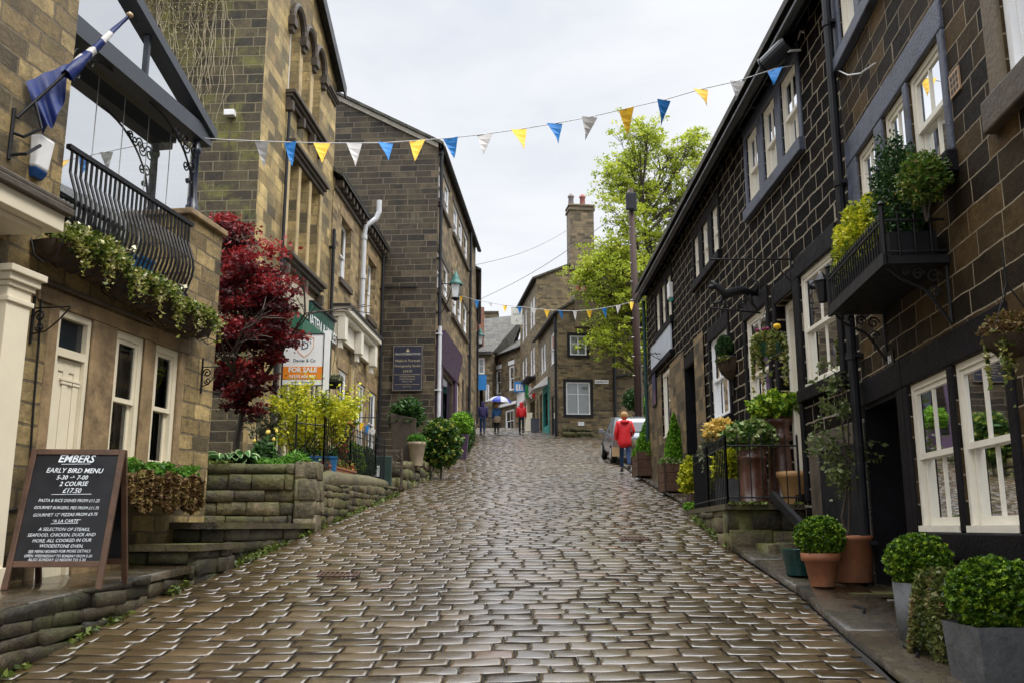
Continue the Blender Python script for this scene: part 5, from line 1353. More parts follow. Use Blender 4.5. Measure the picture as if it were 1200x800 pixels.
# ================================================================== dark three-storey house with the photography plaque
fD = Fr(-2.44, 28.7, .068, 1, 3.3)
D = Bld('dark_gable_house', 'three-storey dark stone house with wide gable wall, photography plaque and purple shopfront', fD)
h = fD.hit; ED = 14.05; dE = 11.6
rows3 = [((512.5,516),(205,225)),((521,526),(222,245)),((531.5,536),(252,270)),((537.5,541.5),(268,285)),((544,547.5),(285,300))]
for k, ((a, b), (t_, b_)) in enumerate(rows3):
    ua, ub = h(a,(t_+b_)/2)[0], h(b,(t_+b_)/2)[0]; ua = max(ua,.2); ub = max(ub, ua+.75)
    window(D, 'f', fD.m, ua, ub, 12.2, 13.4, 1, 1, .06, .06, inner=.2, mat=M_pwhite, curtain=.3)
    window(D, 'f', fD.m, ua, ub, 9.15, 10.4, 1, 1, .06, .06, inner=.2, mat=M_pwhite, curtain=.3)
s2 = h(531,260)[0]-.2; s3 = h(547.5,290)[0]+.2
mb = MB()
for (z0, z1) in ((12.05,12.195),(8.98,9.145)): mb.mbox(fD.m, s2, s3, -.1, -.001, z0, z1); mb.mbox(fD.m, .08, h(526,230)[0]+.2, -.1, -.001, z0, z1)
for (z0, z1) in ((13.402,13.6),(10.402,10.65)): mb.mbox(fD.m, s2, s3, -.03, -.001, z0, z1); mb.mbox(fD.m, .08, h(526,230)[0]+.2, -.03, -.001, z0, z1)
obj('sills_and_lintels', mb, M_trimdark, D.root)
# purple shopfront: fascia, pilasters, door
pu0, pu1 = .18, h(533,440)[0]; pz = h(512,388)[1]
mb = MB(); mb.hexa([fD.P(pu0,.12,pz-1.0),fD.P(pu1,.12,pz-1.0),fD.P(pu1,.001,pz-1.0),fD.P(pu0,.001,pz-1.0),fD.P(pu0,.3,pz),fD.P(pu1,.3,pz),fD.P(pu1,.001,pz),fD.P(pu0,.001,pz)]); obj('shop_fascia', mb, M_purple, D.root)
mb = MB(); mb.mbox(fD.m,pu0,pu0+1.0,-.1,-.001,3.3,pz-1.01); mb.mbox(fD.m,pu1-.5,pu1,-.1,-.001,3.3,pz-1.01); mb.mbox(fD.m,pu0+1.,pu1-.5,-.06,-.002,3.3,4.3); obj('shop_pilasters', mb, M_purple, D.root, False, .01)
window(D, 'f', fD.m, pu0+1.05, pu1-.55, 4.32, pz-1.05, 1, 1, .08, .06, kind='fixed', mat=M_oldwood, part='shop_window', curtain=0)
q0, q1 = h(536,450)[0], h(539,450)[0]; D.hole('f', q0, q1, 4.2, 7.0, .2, .9); boxes(D, 'white_door', M_pwhite, fD.m, [(q0+.01,q1-.01,.08,.13,4.2,6.95)])
for (a, b) in ((541.5,544),(546.5,549)):
    ua, ub = h(a,450)[0], h(b,450)[0]; window(D, 'f', fD.m, ua, ub, 5.0, 7.3, 1, 1, .1, .06, inner=.2, mat=M_oldwood, curtain=0)
mb = MB(); wallmesh(mb, fD.m, 0, dE, 3.2, ED, D.holes['f'], .2); obj('front_wall', mb, [S['Df'], M_dark], D.root)
mb = MB(); shell(D, mb, 0, dE, 11, 3.2, ED, 0)
for u in (0, dE): mb.face([fD.P(u,0,ED), fD.P(u,-11,ED), fD.P(u,-5.5,ED+2.9)])
obj('gable_wall', mb, S['Dg'], D.root)
roofpart(D, 0, dE, 11, ED, 2.9, .18, end=.12)
mb = MB(); mb.hexa([fD.P(-.06,.0,ED-.16),fD.P(-.001,.0,ED-.16),fD.P(-.001,-5.5,ED+2.74),fD.P(-.06,-5.5,ED+2.74),fD.P(-.06,.0,ED+.0),fD.P(-.001,.0,ED+.0),fD.P(-.001,-5.5,ED+2.9),fD.P(-.06,-5.5,ED+2.9)]); obj('verge_mortar', mb, paint('lime_mortar_verge', (.36,.33,.27), .8, 0, .3, 8), D.root)
gutter(D, -.05, dE+.2, .1, ED-.12)
pipe(D, .12, .1, 7.9, ED-.2, r=.055); pipe(D, .14, .13, 3.6, 7.88, 'grey_downpipe', .06, M_greypipe)
pipe(D, s3+.25, .1, 4.5, ED-.2, r=.055)
# dark gate passage on the gable side, wires
mb = MB(); mb.tube([fD.W(-.03,-.6,9.15), fD.W(-.03,-3.9,9.2), fD.W(-.03,-3.92,7.9)], .02, 5); tag(obj('wall_cable', mb, M_black), 'black cable running across the dark gable wall above the plaque', 'cable')
# plaque
a0, z0 = fD.hits(495,458); a1, z1 = fD.hits(461,405)
t = thing('photography_plaque', 'dark blue plaque advertising portrait photography on the gable wall', 'sign', tuple(fD.W(-.04,-(a0+a1)/2,(z0+z1)/2)), fD.rz)
w_, h_ = abs(a1-a0)/2, (z1-z0)/2; zc = 0
mb = MB(); mb.box(-.02,.035,-w_,w_,-h_,h_); pb = obj('board', mb, M_navy, t, False, .008)
mb = MB()
for (y0,y1,zz0,zz1) in ((-w_+.02,w_-.02,h_-.03,h_-.022),(-w_+.02,w_-.02,-h_+.02,-h_+.028),(-w_+.02,-w_+.028,-h_+.02,h_-.02),(w_-.028,w_-.02,-h_+.02,h_-.02),(-w_+.06,w_-.06,-.21,-.2),(-w_+.08,w_-.08,-.52,-.512),(-w_+.05,w_-.05,.42,.428)): mb.box(-.024,-.0205,y0,y1,zz0,zz1)
obj('gilt_lines', mb, M_gold, pb)
Rp = Matrix(((0,0,-1),(-1,0,0),(0,1,0)))
for (s_, sz, zz, mt) in (('Haworth Photographic Portraits',.062,.445,M_pwhite),('Walk-In Portrait',.12,.2,M_gold),('Photography Studio',.105,.04,M_gold),('£34.00',.11,-.13,M_gold),('Victorian & Edwardian',.055,-.28,M_gold),('Costume Photographs',.055,-.36,M_gold),('while you wait',.055,-.44,M_gold),('Open 7 days',.05,-.6,M_gold)):
    text('lettering', s_, sz, mt, pb, (-.0215,0,zz), Rp)
mb = MB(); mb.lathe([(.001,0),(.03,0),(.07,.0),(.001,.11)], 3, (0,0,0)); mb.v = [(-.0225+x*.02, y, .52+z) for x, y, z in mb.v]; obj('gilt_emblem', mb, M_gold, pb)
# painted numerals on the gable
u_, z_ = fD.hits(484,252); textm('faded_numerals', '181', .34, paint('faded_white_mark', (.16,.14,.10), .9), D.root, fD.ms(0), u_, -.006, z_-.2, -1)
# small extension of the row beyond
fD2 = Fr(-1.64, 40.5, -.035, 1, 5.2)
D2 = Bld('lower_row_house', 'narrow dark stone house just beyond the purple shopfront, with blue sign', fD2)
window(D2, 'f', fD2.m, 2, 3.2, 10.6, 12, 1, 1, .1, .06, mat=M_pwhite); window(D2, 'f', fD2.m, 5.5, 6.8, 10.6, 12, 1, 1, .1, .06, mat=M_pwhite); window(D2, 'f', fD2.m, 3, 4.6, 6.4, 8.2, 2, 1, .1, .06, mat=M_pwhite); window(D2, 'f', fD2.m, 6, 7.4, 6.8, 8.6, 2, 1, .1, .06, mat=M_pwhite)
mb = MB(); wallmesh(mb, fD2.m, 0, 11, 4.8, 13.1, D2.holes['f']); shell(D2, mb, 0, 11, 8, 4.8, 13.1, 2.2); obj('wall', mb, [S['Df'], M_dark], D2.root)
roofpart(D2, 0, 11, 8, 13.1, 2.2, .25); gutter(D2, 0, 11, .1, 13.0); pipe(D2, 5, .1, 6.6, 13)
u_, z_ = fD2.hit(557,430); t = thing('blue_projecting_sign', 'small blue sign projecting past the dark house above the walkers', 'sign', fD2.W(7,.0,Y(557,446,47)[2]), fD2.rz)
mb = MB(); mb.box(-.03,.03,-.55,-.1,-.4,.4); obj('sign_panel', mb, M_flag_b, t, False, .01); mb = MB(); mb.tube([(0,0,.42),(0,-.6,.42)], .015, 5); obj('sign_arm', mb, M_black, t)
# ================================================================== RIGHT: near house
fA = Fr(3.45, 8.9, .1017, -1, .9)
A = Bld('sooty_stone_house', 'brown sooty stone house with white pointing, blue-grey window surrounds and paired cream sash windows', fA)
h = fA.hit
def group(B, fr, lights, z0, z1, jamb, mat, top, bot, o=.03, inner=.16, cols=2, depth=.08, sillmat=None, frame=.05, curtain=.3, wmat=None, rows=1, uo=None, jw=None, blind=0):
    """row of lights in a painted stone surround. lights = [(u0,u1)..] sorted"""
    for (a, b) in lights: window(B, 'f', fr.m, a, b, z0, z1, cols, rows, depth, frame, inner=inner, curtain=curtain, mat=wmat, blind=blind)
    U0, U1 = lights[0][0]-jamb, lights[-1][1]+jamb
    if uo: U0, U1 = uo
    lst = [(U0,U1,-o,.06,z1+.002,z1+top)]
    lst.append((U0,lights[0][0]-.002,-o+.003,.06,z0,z1)); lst.append((lights[-1][1]+.002,U1,-o+.003,.06,z0,z1))
    for (a, b), (c, d) in zip(lights, lights[1:]): lst.append((b+.002,c-.002,-o+.005,.06,z0,z1))
    s_ = boxes(B, 'stone_surround', mat, fr.m, lst, .012)
    boxes(B, 'window_sill', sillmat or mat, fr.m, [(U0-.02,U1+.02,-o-.05,.07,z0-bot,z0-.002)], .012)
gA1 = sorted([tuple(sorted((h(1072,540)[0], h(1119,530)[0]))), tuple(sorted((h(1126.5,530)[0], h(1187,520)[0])))])
group(A, fA, gA1, 1.56, 2.76, .17, M_blackstone, .24, .19, .02, cols=2, uo=(gA1[0][0]-.13, gA1[-1][1]+.12))
boxes(A, 'door_lintel', M_blackstone, fA.m, [(gA1[-1][1]+.122,h(1009,460)[0],-.022,.1,2.76,3.0)], .01)
da, db = gA1[-1][1]+.30, h(1018,560)[0]
A.hole('f', da, db, .6, 2.759, .5, .9)
boxes(A, 'door_jamb', M_blackstone, fA.m, [(gA1[-1][1]+.122,da,-.018,.2,.8,2.758)], .01)
boxes_each(A, 'door_reveal', M_blackstone, fA.m, [(db-.03,db-.001,.001,.42,.6,2.758),(da+.001,db-.031,.001,.42,2.72,2.758)])
boxes(A, 'passage_shade_sheet', M_black, fA.m, [(da+.001,db-.001,.42,.47,.6,2.757)])  # black sheet across the open passage, its shade put into the colour
boxes(A, 'stone_quoins', rubble('greyish_jamb', [(0,(.08,.07,.055)),(1,(.16,.14,.11))], None, 0), fA.m, [(db+.002,db+.11,-.012,.12,z,z+.27) for z in np.arange(.9,2.6,.29)], .012)
# first-floor triple light
x0 = [(1004,1026,170),(1036,1062,150),(1067,1108,130)]
gl3 = sorted([tuple(sorted((h(a,y)[0], h(b,y-15)[0]))) for a, b, y in x0])
zt3 = 5.19; zb3 = h(1100,197)[1]
group(A, fA, gl3, zb3, zt3, .09, M_bluegrey, .26, .17, .03, cols=2, sillmat=M_blackstone, uo=(h(1118,150)[0], h(994,190)[0]), curtain=.2)
zb2 = h(1000,38)[1]+.0
u1 = h(980,60)[0]; u0_ = h(1003,15)[0]
la = (h(1003,10)[0], h(986,40)[0]); la = tuple(sorted(la))
lights2 = [(la[0]-1.7,la[0]-1.12),(la[0]-.96,la[0]-.16),(la[0],la[1])]
group(A, fA, lights2, zb2, zb2+1.35, .09, M_bluegrey, .24, .15, .03, cols=2, uo=(la[0]-1.85,u1))
# taller dressed-stone window at the right edge
ra, rb = h(1240,60)[0], h(1178,60)[0]; rz = h(1184,98)[1]
window(A, 'f', fA.m, ra, rb, rz, rz+1.5, 2, 1, .1, .07, mat=M_pwhite, inner=.2)
boxes(A, 'brown_window_jamb', paint('brown_dressed_stone', (.13,.095,.055), .6, 0, .4, 5, .8), fA.m, [(rb+.005,rb+.22,-.03,.08,rz,rz+1.7)], .012)
boxes(A, 'heavy_sill', M_trimdark, fA.m, [(ra-.3,rb+.26,-.08,.08,rz-.22,rz-.003)], .015)
mb = MB(); wallmesh(mb, fA.m, -7.5, .12, .3, 9.4, A.holes['f'], .16); shell(A, mb, -7.5, .12, 7, .3, 9.4, 2, near=True); obj('wall', mb, [S['A'], M_dark], A.root)
roofpart(A, -7.5, .12, 7, 9.4, 2, .3); gutter(A, -7.5, .12, .12, 9.35)
boxes(A, 'plinth', paint('peeling_whitewash', (.42,.39,.33), .8, 0, .3, 5, .6, dirt=(.12,.1,.07)), fA.m, [(-3.6,gA1[-1][1]+.1,-.012,-.001,.4,1.33)])
pipe(A, .06, .09, 1.02, 9.3, r=.048)
t = thing('air_vent', 'square terracotta air vent let into the sooty wall right of the triple window', 'vent', fA.W(h(1120,97)[0],0,h(1120,97)[1]), fA.rz)
mb = MB(); mb.box(-.09,.09,-.001,.012,-.09,.09); obj('vent_plate', mb, paint('sandy_terracotta', (.38,.25,.15), .7, 0, .2, 8), t)
mb = MB()
for i in range(3):
    for j in range(3): mb.box(-.07+i*.05,-.035+i*.05,.0125,.014,-.07+j*.05,-.035+j*.05)
obj('vent_holes', mb, M_dark, t)
# plaque IN / HOUSE
t = thing('house_plaque', 'small black plaque with white lettering above the dark passage', 'sign', fA.W(h(1045,426)[0],.0,h(1045,426)[1]), fA.rz)
mb = MB(); mb.box(-.1,.1,.001,.015,-.115,.115); pb = obj('plate', mb, M_board, t)
Rr = Matrix(((-1,0,0),(0,0,1),(0,1,0)))
text('lettering', 'IN', .09, M_pwhite, pb, (0,.0155,.01), Rr, bold=.003); text('lettering', 'HOUSE', .055, M_pwhite, pb, (0,.0155,-.075), Rr, bold=.002)
mb = MB(); mb.tube([fA.W(h(980,80)[0],.03,h(980,80)[1]), fA.W(h(1000,88)[0],.05,h(1000,88)[1]), fA.W(h(1015,86)[0],.05,h(1015,86)[1]), fA.W(h(1030,74)[0],.03,h(1030,74)[1])], .008, 5); tag(obj('white_cable', mb, M_string), 'loose pale cable sagging between the blue-grey window surrounds', 'cable')
# window-box balcony
bz = h(1113,298)[1]; bu0, bu1 = h(1113,298)[0], h(975,372,.45)[0]; bo = .46; bh = .30
t = thing('iron_window_balcony', 'black iron balconette with spiked rail and scroll brackets on the sooty house', 'balcony', fA.W((bu0+bu1)/2,0,bz), fA.rz)
hl = (bu1-bu0)/2
mb = MB(); mb.box(-hl,hl,.002,bo,-.06,0); mb.box(-hl-.02,hl+.02,bo+.001,bo+.02,-.07,.01); obj('floor', mb, M_black, t)
mb = MB()
for z in (.03,bh-.03): mb.tube([(-hl,.02,z),(-hl,bo,z),(hl,bo,z),(hl,.02,z)], .011, 5)
rl = obj('rails', mb, M_black, t)
n = 25; 
for k in range(n):
    mb = MB(); x = -hl+2*hl*k/(n-1); mb.tube([(x,bo,.001),(x,bo,bh)], .008, 5); mb.tube([(x,bo,bh),(x,bo,bh+.05)], [.013,.001], 5); obj('bar', mb, M_black, rl)
for k in range(1,4):
    for s_ in (-1,1): mb = MB(); mb.tube([(s_*hl,bo*k/4,.001),(s_*hl,bo*k/4,bh+.02)], .009, 5); obj('bar', mb, M_black, rl)
for s_ in (-1,1): mb = MB(); mb.tube([(s_*hl,bo,-.07),(s_*hl,bo,bh+.08)], .02, 8); mb.lathe([(.001,-.03),(.03,0),(.001,.03)], 10, (s_*hl,bo,bh+.1)); obj('corner_post', mb, M_black, t)
mb = MB(); mb.box(-hl+.05,hl-.05,.06,bo-.06,.001,.2); obj('trough', mb, M_black, t)
for s_ in (-1,1):
    mb = MB(); m_ = lambda a_, d_, z_: (s_*(hl-.06)+d_, a_, z_)
    mb.tube([m_(.01,0,-.07),m_(.01,0,-.5)], .012, 5)
    mb.tube([m_(bo-.03,0,-.075), m_(bo*.75,0,-.16), m_(bo*.4,0,-.24), m_(.1,0,-.36), m_(.015,0,-.5)], .012, 5)
    for (a_, z_, R_) in ((.05,-.15,.055),(.17,-.13,.045),(.06,-.27,.05),(.27,-.11,.03)): scroll(mb, m_, a_, 0, z_, R_, r=.008)
    obj('scroll_bracket', mb, M_black, t)
cz = bz+.2
def shrubat(name, label, px, py, o, r, n, size, mat, zc, lump=.3, shell=.35, group=None):
    u = h(px,py,o)[0]; t = thing(name, label, 'shrub', fA.W(u,o,cz), fA.rz, group); mb = MB(); 
    for k in range(5): mb.tube([(0,0,-.02),(nr.uniform(-.5,.5)*r[0],nr.uniform(-.4,.4)*r[1],zc)], .008, 4)
    obj('stems', mb, M_bark, t); blob('foliage', (0,0,zc), r, n, size, mat, t, lump, shell, px*.1); return t
shrubat('euonymus', 'golden variegated shrub spilling over the left end of the iron balconette', 1008, 262, .26, (.62,.2,.36), 3200, .04, L_yellow, .30)
shrubat('dwarf_conifer', 'upright dark green conifer in the middle of the iron balconette', 1052, 220, .2, (.2,.2,.48), 2200, .03, L_dark, .42)
shrubat('golden_shrub', 'rounded bronze-green shrub at the right end of the iron balconette', 1084, 235, .22, (.2,.17,.19), 1900, .026, L_box2, .30)
# withered hanging basket at the right edge
u, z = h(1186,395,.35); t = thing('hanging_basket', 'hanging basket with withered brown trails at the right edge', 'hanging basket', fA.W(u,.35,z), fA.rz); basket(t, .15, M_coir, L_heather, 500, .5, .0, .03)
n = 420; an = np.round(nr.uniform(0,2*PI,n)/1.2)*1.2+nr.normal(size=n)*.12; leaves('trailing_foliage', np.stack([np.cos(an)*.13, np.sin(an)*.13, -np.abs(nr.normal(size=n))*.11],1), .022, L_trail, t)
# wall lantern between houses
u, z = h(961,312,.25)
t = thing('wall_lantern', 'folded black lantern and bracket beside the drainpipe left of the balconette', 'wall lamp', fA.W(.12,.02,Y(965,325,8.9)[2]), fA.rz)
mb = MB(); mb.tube([(0,0,-.1),(0,.2,.0),(0,.32,.06)], .014, 6); mb.tube([(0,0,-.2),(0,0,.1)], .02, 6); obj('bracket', mb, M_black, t)
mb = MB(); mb.lathe([(.045,-.22),(.075,-.02),(.09,0),(.03,.07),(.001,.1)], 6, (0,.3,.0)); obj('lantern_body', mb, M_black, t)

# ================================================================== RIGHT: black-painted terrace
fB = Fr(3.6, 9.05, 0, -1, .9)
B = Bld('black_stone_terrace', 'long black-painted stone terrace with white pointing, triple windows under the eaves and white hanging sign', fB)
h = fB.hit; EB = 7.85; uB = 15.0
def g3(pxs, zt, zb, **k):
    ls = sorted([tuple(sorted((h(a,y)[0], h(b,y)[0]))) for a, b, y in pxs]); group(B, fB, ls, zb, zt, .12, **k); return ls
zt = h(916,96)[1]; zb = h(938,166)[1]
g3([(876,890,192),(895,911,165),(916,937,135)], zt, zb, mat=M_bluegrey, top=.2, bot=.18, o=.03, cols=2)
zt = 7.15; zb = h(830,316)[1]
g3([(814,820,300),(824,831,285),(835,842.5,265)], h(842,237)[1], h(842,297)[1], mat=M_blackstone, top=.2, bot=.16, o=.03, cols=1)
g3([(769.5,774,368),(776,780.5,355),(782.5,787.5,345)], h(782.5,326)[1], h(787,372)[1], mat=M_blackstone, top=.2, bot=.16, o=.03, cols=1)
# ground floor
za, zb_ = h(938,324)[1], h(946,455)[1]
u0, u1 = sorted((h(982,370)[0], h(941,390)[0])); u0 = max(u0, .2)
group(B, fB, [(u0,u1)], zb_, za, .14, M_blackstone, .26, .16, .03, cols=2, curtain=.3)
d0, d1 = sorted((h(931,400)[0], h(915,400)[0])); B.hole('f', d0-.1, d1+.12, 2.0, za-.1, .3, .6)
boxes(B, 'door_frame', M_white, fB.m, [(d0-.1,d0,.12,.3,1.9,za-.13),(d1+.02,d1+.12,.12,.3,1.9,za-.13),(d0-.098,d1+.118,.13,.3,za-.2,za-.101)], .006)
boxes(B, 'white_door', M_white, fB.m, [(d0+.001,d1+.019,.22,.26,1.9,za-.21)]+[(d0+.08+(d1-d0)*.5*k,d0+(d1-d0)*.42+(d1-d0)*.5*k,.205,.219,z0,z1) for k in (0,1) for z0, z1 in ((2.1,2.9),(3.1,za-.35))])
boxes(B, 'door_surround', M_blackstone, fB.m, [(d0-.1,d1+.12,-.03,.1,za-.098,za+.16),(d0-.24,d0-.102,-.027,.1,1.9,za+.16),(d1+.122,d1+.26,-.027,.1,1.9,za+.16)], .012)
w0, w1 = sorted((h(901,400)[0], h(875,400)[0])); zt2 = h(875,376)[1]
group(B, fB, [(w0,w1)], zt2-1.75, zt2, .12, M_blackstone, .24, .14, .03, cols=2, curtain=.25)
w0, w1 = sorted((h(855,430)[0], h(834,440)[0])); zt2 = h(832,402)[1]
group(B, fB, [(w0,w1)], zt2-1.45, zt2, .12, M_blackstone, .26, .14, .03, cols=3, curtain=.25, wmat=M_pwhite)
# shop part: doorway and lit window in bare stone
dd0, dd1 = sorted((h(817,480)[0], h(805,480)[0])); zt2 = h(806,430)[1]
B.hole('f', dd0, dd1, 1.9, zt2, .25, .9); boxes(B, 'dark_door', M_blackstone, fB.m, [(dd0+.01,dd1-.01,.16,.2,1.9,3.6),(dd0+.01,dd1-.01,.1,.14,1.9,2.2)]); boxes(B, 'door_reveal', M_blackstone, fB.m, [(dd1-.03,dd1-.001,-.024,.24,1.9,zt2-.001)]); boxes(B, 'door_lintel', M_blackstone, fB.m, [(dd0-.15,dd1+.15,-.02,.1,zt2+.002,zt2+.24)], .01)
ss0, ss1 = sorted((h(787,470)[0], h(777,470)[0])); zt2 = h(778,436)[1]; zbs = h(778,514)[1]
window(B, 'f', fB.m, ss0, ss1, zbs, zt2, 1, 1, .1, .09, kind='fixed', mat=M_white, part='shop_window', curtain=0)
bulb = MB(); bulb.lathe([(.001,-.06),(.05,-.03),(.06,.02),(.02,.06),(.001,.07)], 10); t = obj('shop_lamp', bulb, M_yshop, None, True); t.location = fB.W(ss1-.3,-.28,zt2-.2); tag(t, 'small warm lit lamp in the cream shop window', 'lamp')
ochb = masonry('bare_brown_stone', [(0,(.06,.045,.025)),(.5,(.2,.14,.07)),(1,(.3,.21,.1))], (.12,.1,.07), .4, .22, .012, .8, .02, .4, stain=.4)
bl = []
mbo = MB()
wallmesh(mbo, lambda u,d,z: fB.m(u, d-.025, z), dd0-.9, uB, 1.9, zt2+.02, [(dd0-.02,dd1+.02,1.8,8,0,0),(ss0-.02,ss1+.02,zbs-.02,8,0,0)], 0)
obj('bare_stone_facing', mbo, ochb, B.root)
mb = MB(); wallmesh(mb, fB.m, -.05, uB, .3, EB, B.holes['f'], .16); shell(B, mb, -.05, uB, 8, .3, EB, 2.4, near=False); obj('wall', mb, [S['B'], M_dark], B.root)
roofpart(B, .08, uB, 8, EB+.05, 2.4, .32)
gutter(B, .08, uB+.25, .18, 7.58, r=.065); boxes_each(B, 'eaves_bracket', M_blackstone, fB.m, [(.45+k*.74,.55+k*.74,-.24,-.001,7.58,7.72) for k in range(20)])
pipe(B, uB-.1, .08, 3.0, 7.5, r=.045, mat=paint('dark_green_pipe', (.02,.06,.06), .35))
# blank white sign board hung on the shop
q0 = h(765,409); q1 = h(788.5,378); qb = h(788.5,410)
t = thing('white_sign_board', 'blank weathered white sign board above the lit shop window', 'sign', fB.W((q0[0]+q1[0])/2,.03,(q1[1]+qb[1])/2), fB.rz)
hl = abs(q0[0]-q1[0])/2; hv = (q1[1]-qb[1])/2
mb = MB(); mb.box(-hl,hl,0,.03,-hv,hv); obj('board', mb, paint('weathered_white', (.5,.55,.62), .5, 0, .1, 3, dirt=(.36,.38,.42)), t)
mb = MB(); mb.box(-hl-.03,hl+.03,-.02,.04,hv+.001,hv+.05); mb.box(-hl-.03,hl+.03,-.02,.06,-hv-.12,-hv-.001); obj('board_trim', mb, M_blackstone, t)
mb = MB(); mb.tube([(0,.03,-hv*.4),(0,.6,-hv*.4)], .012, 5); mb.tube([(0,.03,-hv*.9),(0,.3,-hv*.42)], .01, 5); mb.tube([(.3,.03,-hv*.5),(-.3,.2,-hv*.45)], .008, 4); obj('sign_bracket', mb, M_black, t)
t = thing('blue_poster', 'dark blue framed poster on the bare stone beside the drainpipe', 'poster', fB.W(h(769,456)[0],.03,h(769,456)[1]), fB.rz)
mb = MB(); mb.box(-.3,.3,0,.03,-.42,.42); pb = obj('frame', mb, M_black, t); mb = MB(); mb.box(-.26,.26,.031,.034,-.38,.38); obj('sheet', mb, paint('poster_blue', (.03,.035,.12), .35, 0, .5, 3, dirt=(.2,.08,.08)), pb)
u, z = h(788,343); t = thing('alarm_box', 'white alarm box with teal base under the eaves of the black terrace', 'alarm box', fB.W(u,.0,z), fB.rz)
mb = MB(); mb.box(-.13,.13,.001,.1,-.14,.22); obj('cover', mb, M_pwhite, t, False, .02); mb = MB(); mb.box(-.1,.1,.001,.07,-.2,-.141); obj('strobe_base', mb, M_teal, t)
# CCTV drum
t = thing('floodlight', 'black drum-shaped floodlight under the eaves where the bunting is tied', 'floodlight', fB.W(h(940,62)[0],.05,h(940,62)[1]), fB.rz)
mb = MB(); mb.tube([(-.05,.12,.1),(.22,.34,-.06)], .12, 16); mb.tube([(.225,.345,-.063),(.24,.357,-.07)], .13, 16); obj('drum', mb, M_gutter, t, False)
mb = MB(); mb.tube([(-.1,0,-.02),(-.1,.12,-.03),(.02,.2,-.0)], .015, 6); mb.tube([(-.02,-.0,.16),(-.2,.02,.18),(-.3,.02,.1)], .01, 5); obj('arm', mb, M_string, t)
# black wrought-iron creature bracket and rod
t = thing('wrought_iron_emblem', 'curly black wrought-iron bracket shaped like a leaping animal above the sash windows', 'wall ornament', fB.W(h(890,345)[0],.0,h(890,345)[1]), fB.rz)
mb = MB(); k_ = h(870,330,.4)
m_ = lambda a_, d_, z_: (d_*.2, a_, z_)
mb.tube([(0,.02,.0),(0,.25,.06),(0,.5,.0),(0,.62,.12),(0,.7,.2)], [.03,.07,.075,.05,.02], 8); mb.tube([(0,.15,.0),(0,.12,-.14),(0,.05,-.22)], [.04,.025,.012], 6); mb.tube([(0,.5,0),(0,.58,-.12),(0,.7,-.14)], [.04,.022,.01], 6); mb.tube([(0,.05,.03),(0,-.0,.15),(0,.1,.26)], [.03,.02,.01], 6)
mb.tube([(0,.62,.12),(0,.74,.1)], [.05,.03], 6); scroll(mb, m_, .2, 0, -.16, .07, r=.012); scroll(mb, m_, .42, 0, -.16, .06, r=.012); mb.tube([(0,0,-.28),(0,.4,-.24),(0,.75,-.2)], .014, 5)
obj('figure', mb, M_black, t, True)
u_, z_ = h(927,304); t = thing('basket_arm', 'thin black iron arm above the hanging basket of yellow and purple flowers', 'bracket', fB.W(u_,0,z_), fB.rz)
mb = MB(); mb.tube([(0,0,0),(0,1.05,0)], .012, 6); mb.tube([(0,.0,-.35),(0,.0,.1)], .02, 5); mb.tube([(0,.02,-.3),(0,.25,-.02)], .01, 5); mb.tube([(0,.5,.0),(0,.55,.06),(0,.6,0)], .01, 4); obj('arm', mb, M_black, t)
hx = Y(901,404,11.1); t = thing('hanging_basket', 'green hanging basket with one yellow flower and purple flowers, trailing ivy', 'hanging basket', hx)
basket(t, .2, paint('green_plastic', (.01,.08,.05), .4), L_trail, 650, .9, .26, .04)
mb = MB(); mb.lathe([(.001,-.03),(.05,0),(.04,.04),(.001,.05)], 9, (.09,-.08,.2)); obj('yellow_flower', mb, M_flag_y, t, True); mb = MB()
for (x, y) in ((-.08,-.1),(-.14,-.04),(-.04,-.14)): mb.lathe([(.001,-.02),(.035,0),(.001,.03)], 8, (x,y,.17))
obj('purple_flower', mb, paint('magenta', (.25,.01,.1), .5), t, True)
u_, z_ = h(859,424); t = thing('wall_basket', 'half-round coir wall basket with a dark clipped plant between the sash windows', 'wall basket', fB.W(u_,.0,z_), fB.rz)
mb = MB(); mb.lathe([(.02,-.3),(.12,-.26),(.22,-.12),(.26,.04)], 12, (0,.01,0), 0, 0, PI); obj('coir_liner', mb, M_coir, t, True); mb = MB(); mb.tube([(.26*math.cos(a),.01+.26*math.sin(a),.05) for a in np.linspace(0,PI,12)], .012, 5)
for a in (.4,1.1,1.9,2.7): mb.tube([(.27*math.cos(a),.02+.27*math.sin(a),.05),(.18*math.cos(a),.02+.18*math.sin(a),-.18),(0,.05,-.32)], .006, 4)
mb.tube([(0,.02,-.3),(0,.02,-.55)], .02, 5); obj('wire_frame', mb, M_black, t); blob('foliage', (.02,.13,.24), (.2,.14,.2), 1500, .03, L_dark, t, .15, .25, 1.); blob('lower_foliage', (0,.15,.02), (.25,.12,.08), 500, .04, L_trail, t, .3, .4, 2.)
# basement door and lower recess of the near end
boxes(B, 'basement_door', M_black, fB.m, [(.3,1.75,-.02,-.001,.9,2.45)]); boxes(B, 'basement_lintel', M_trimdark, fB.m, [(.25,2.1,-.035,-.001,2.452,2.68)], .01); boxes(B, 'basement_jamb', M_trimdark, fB.m, [(1.752,2.1,-.03,-.001,.9,2.451)], .01)
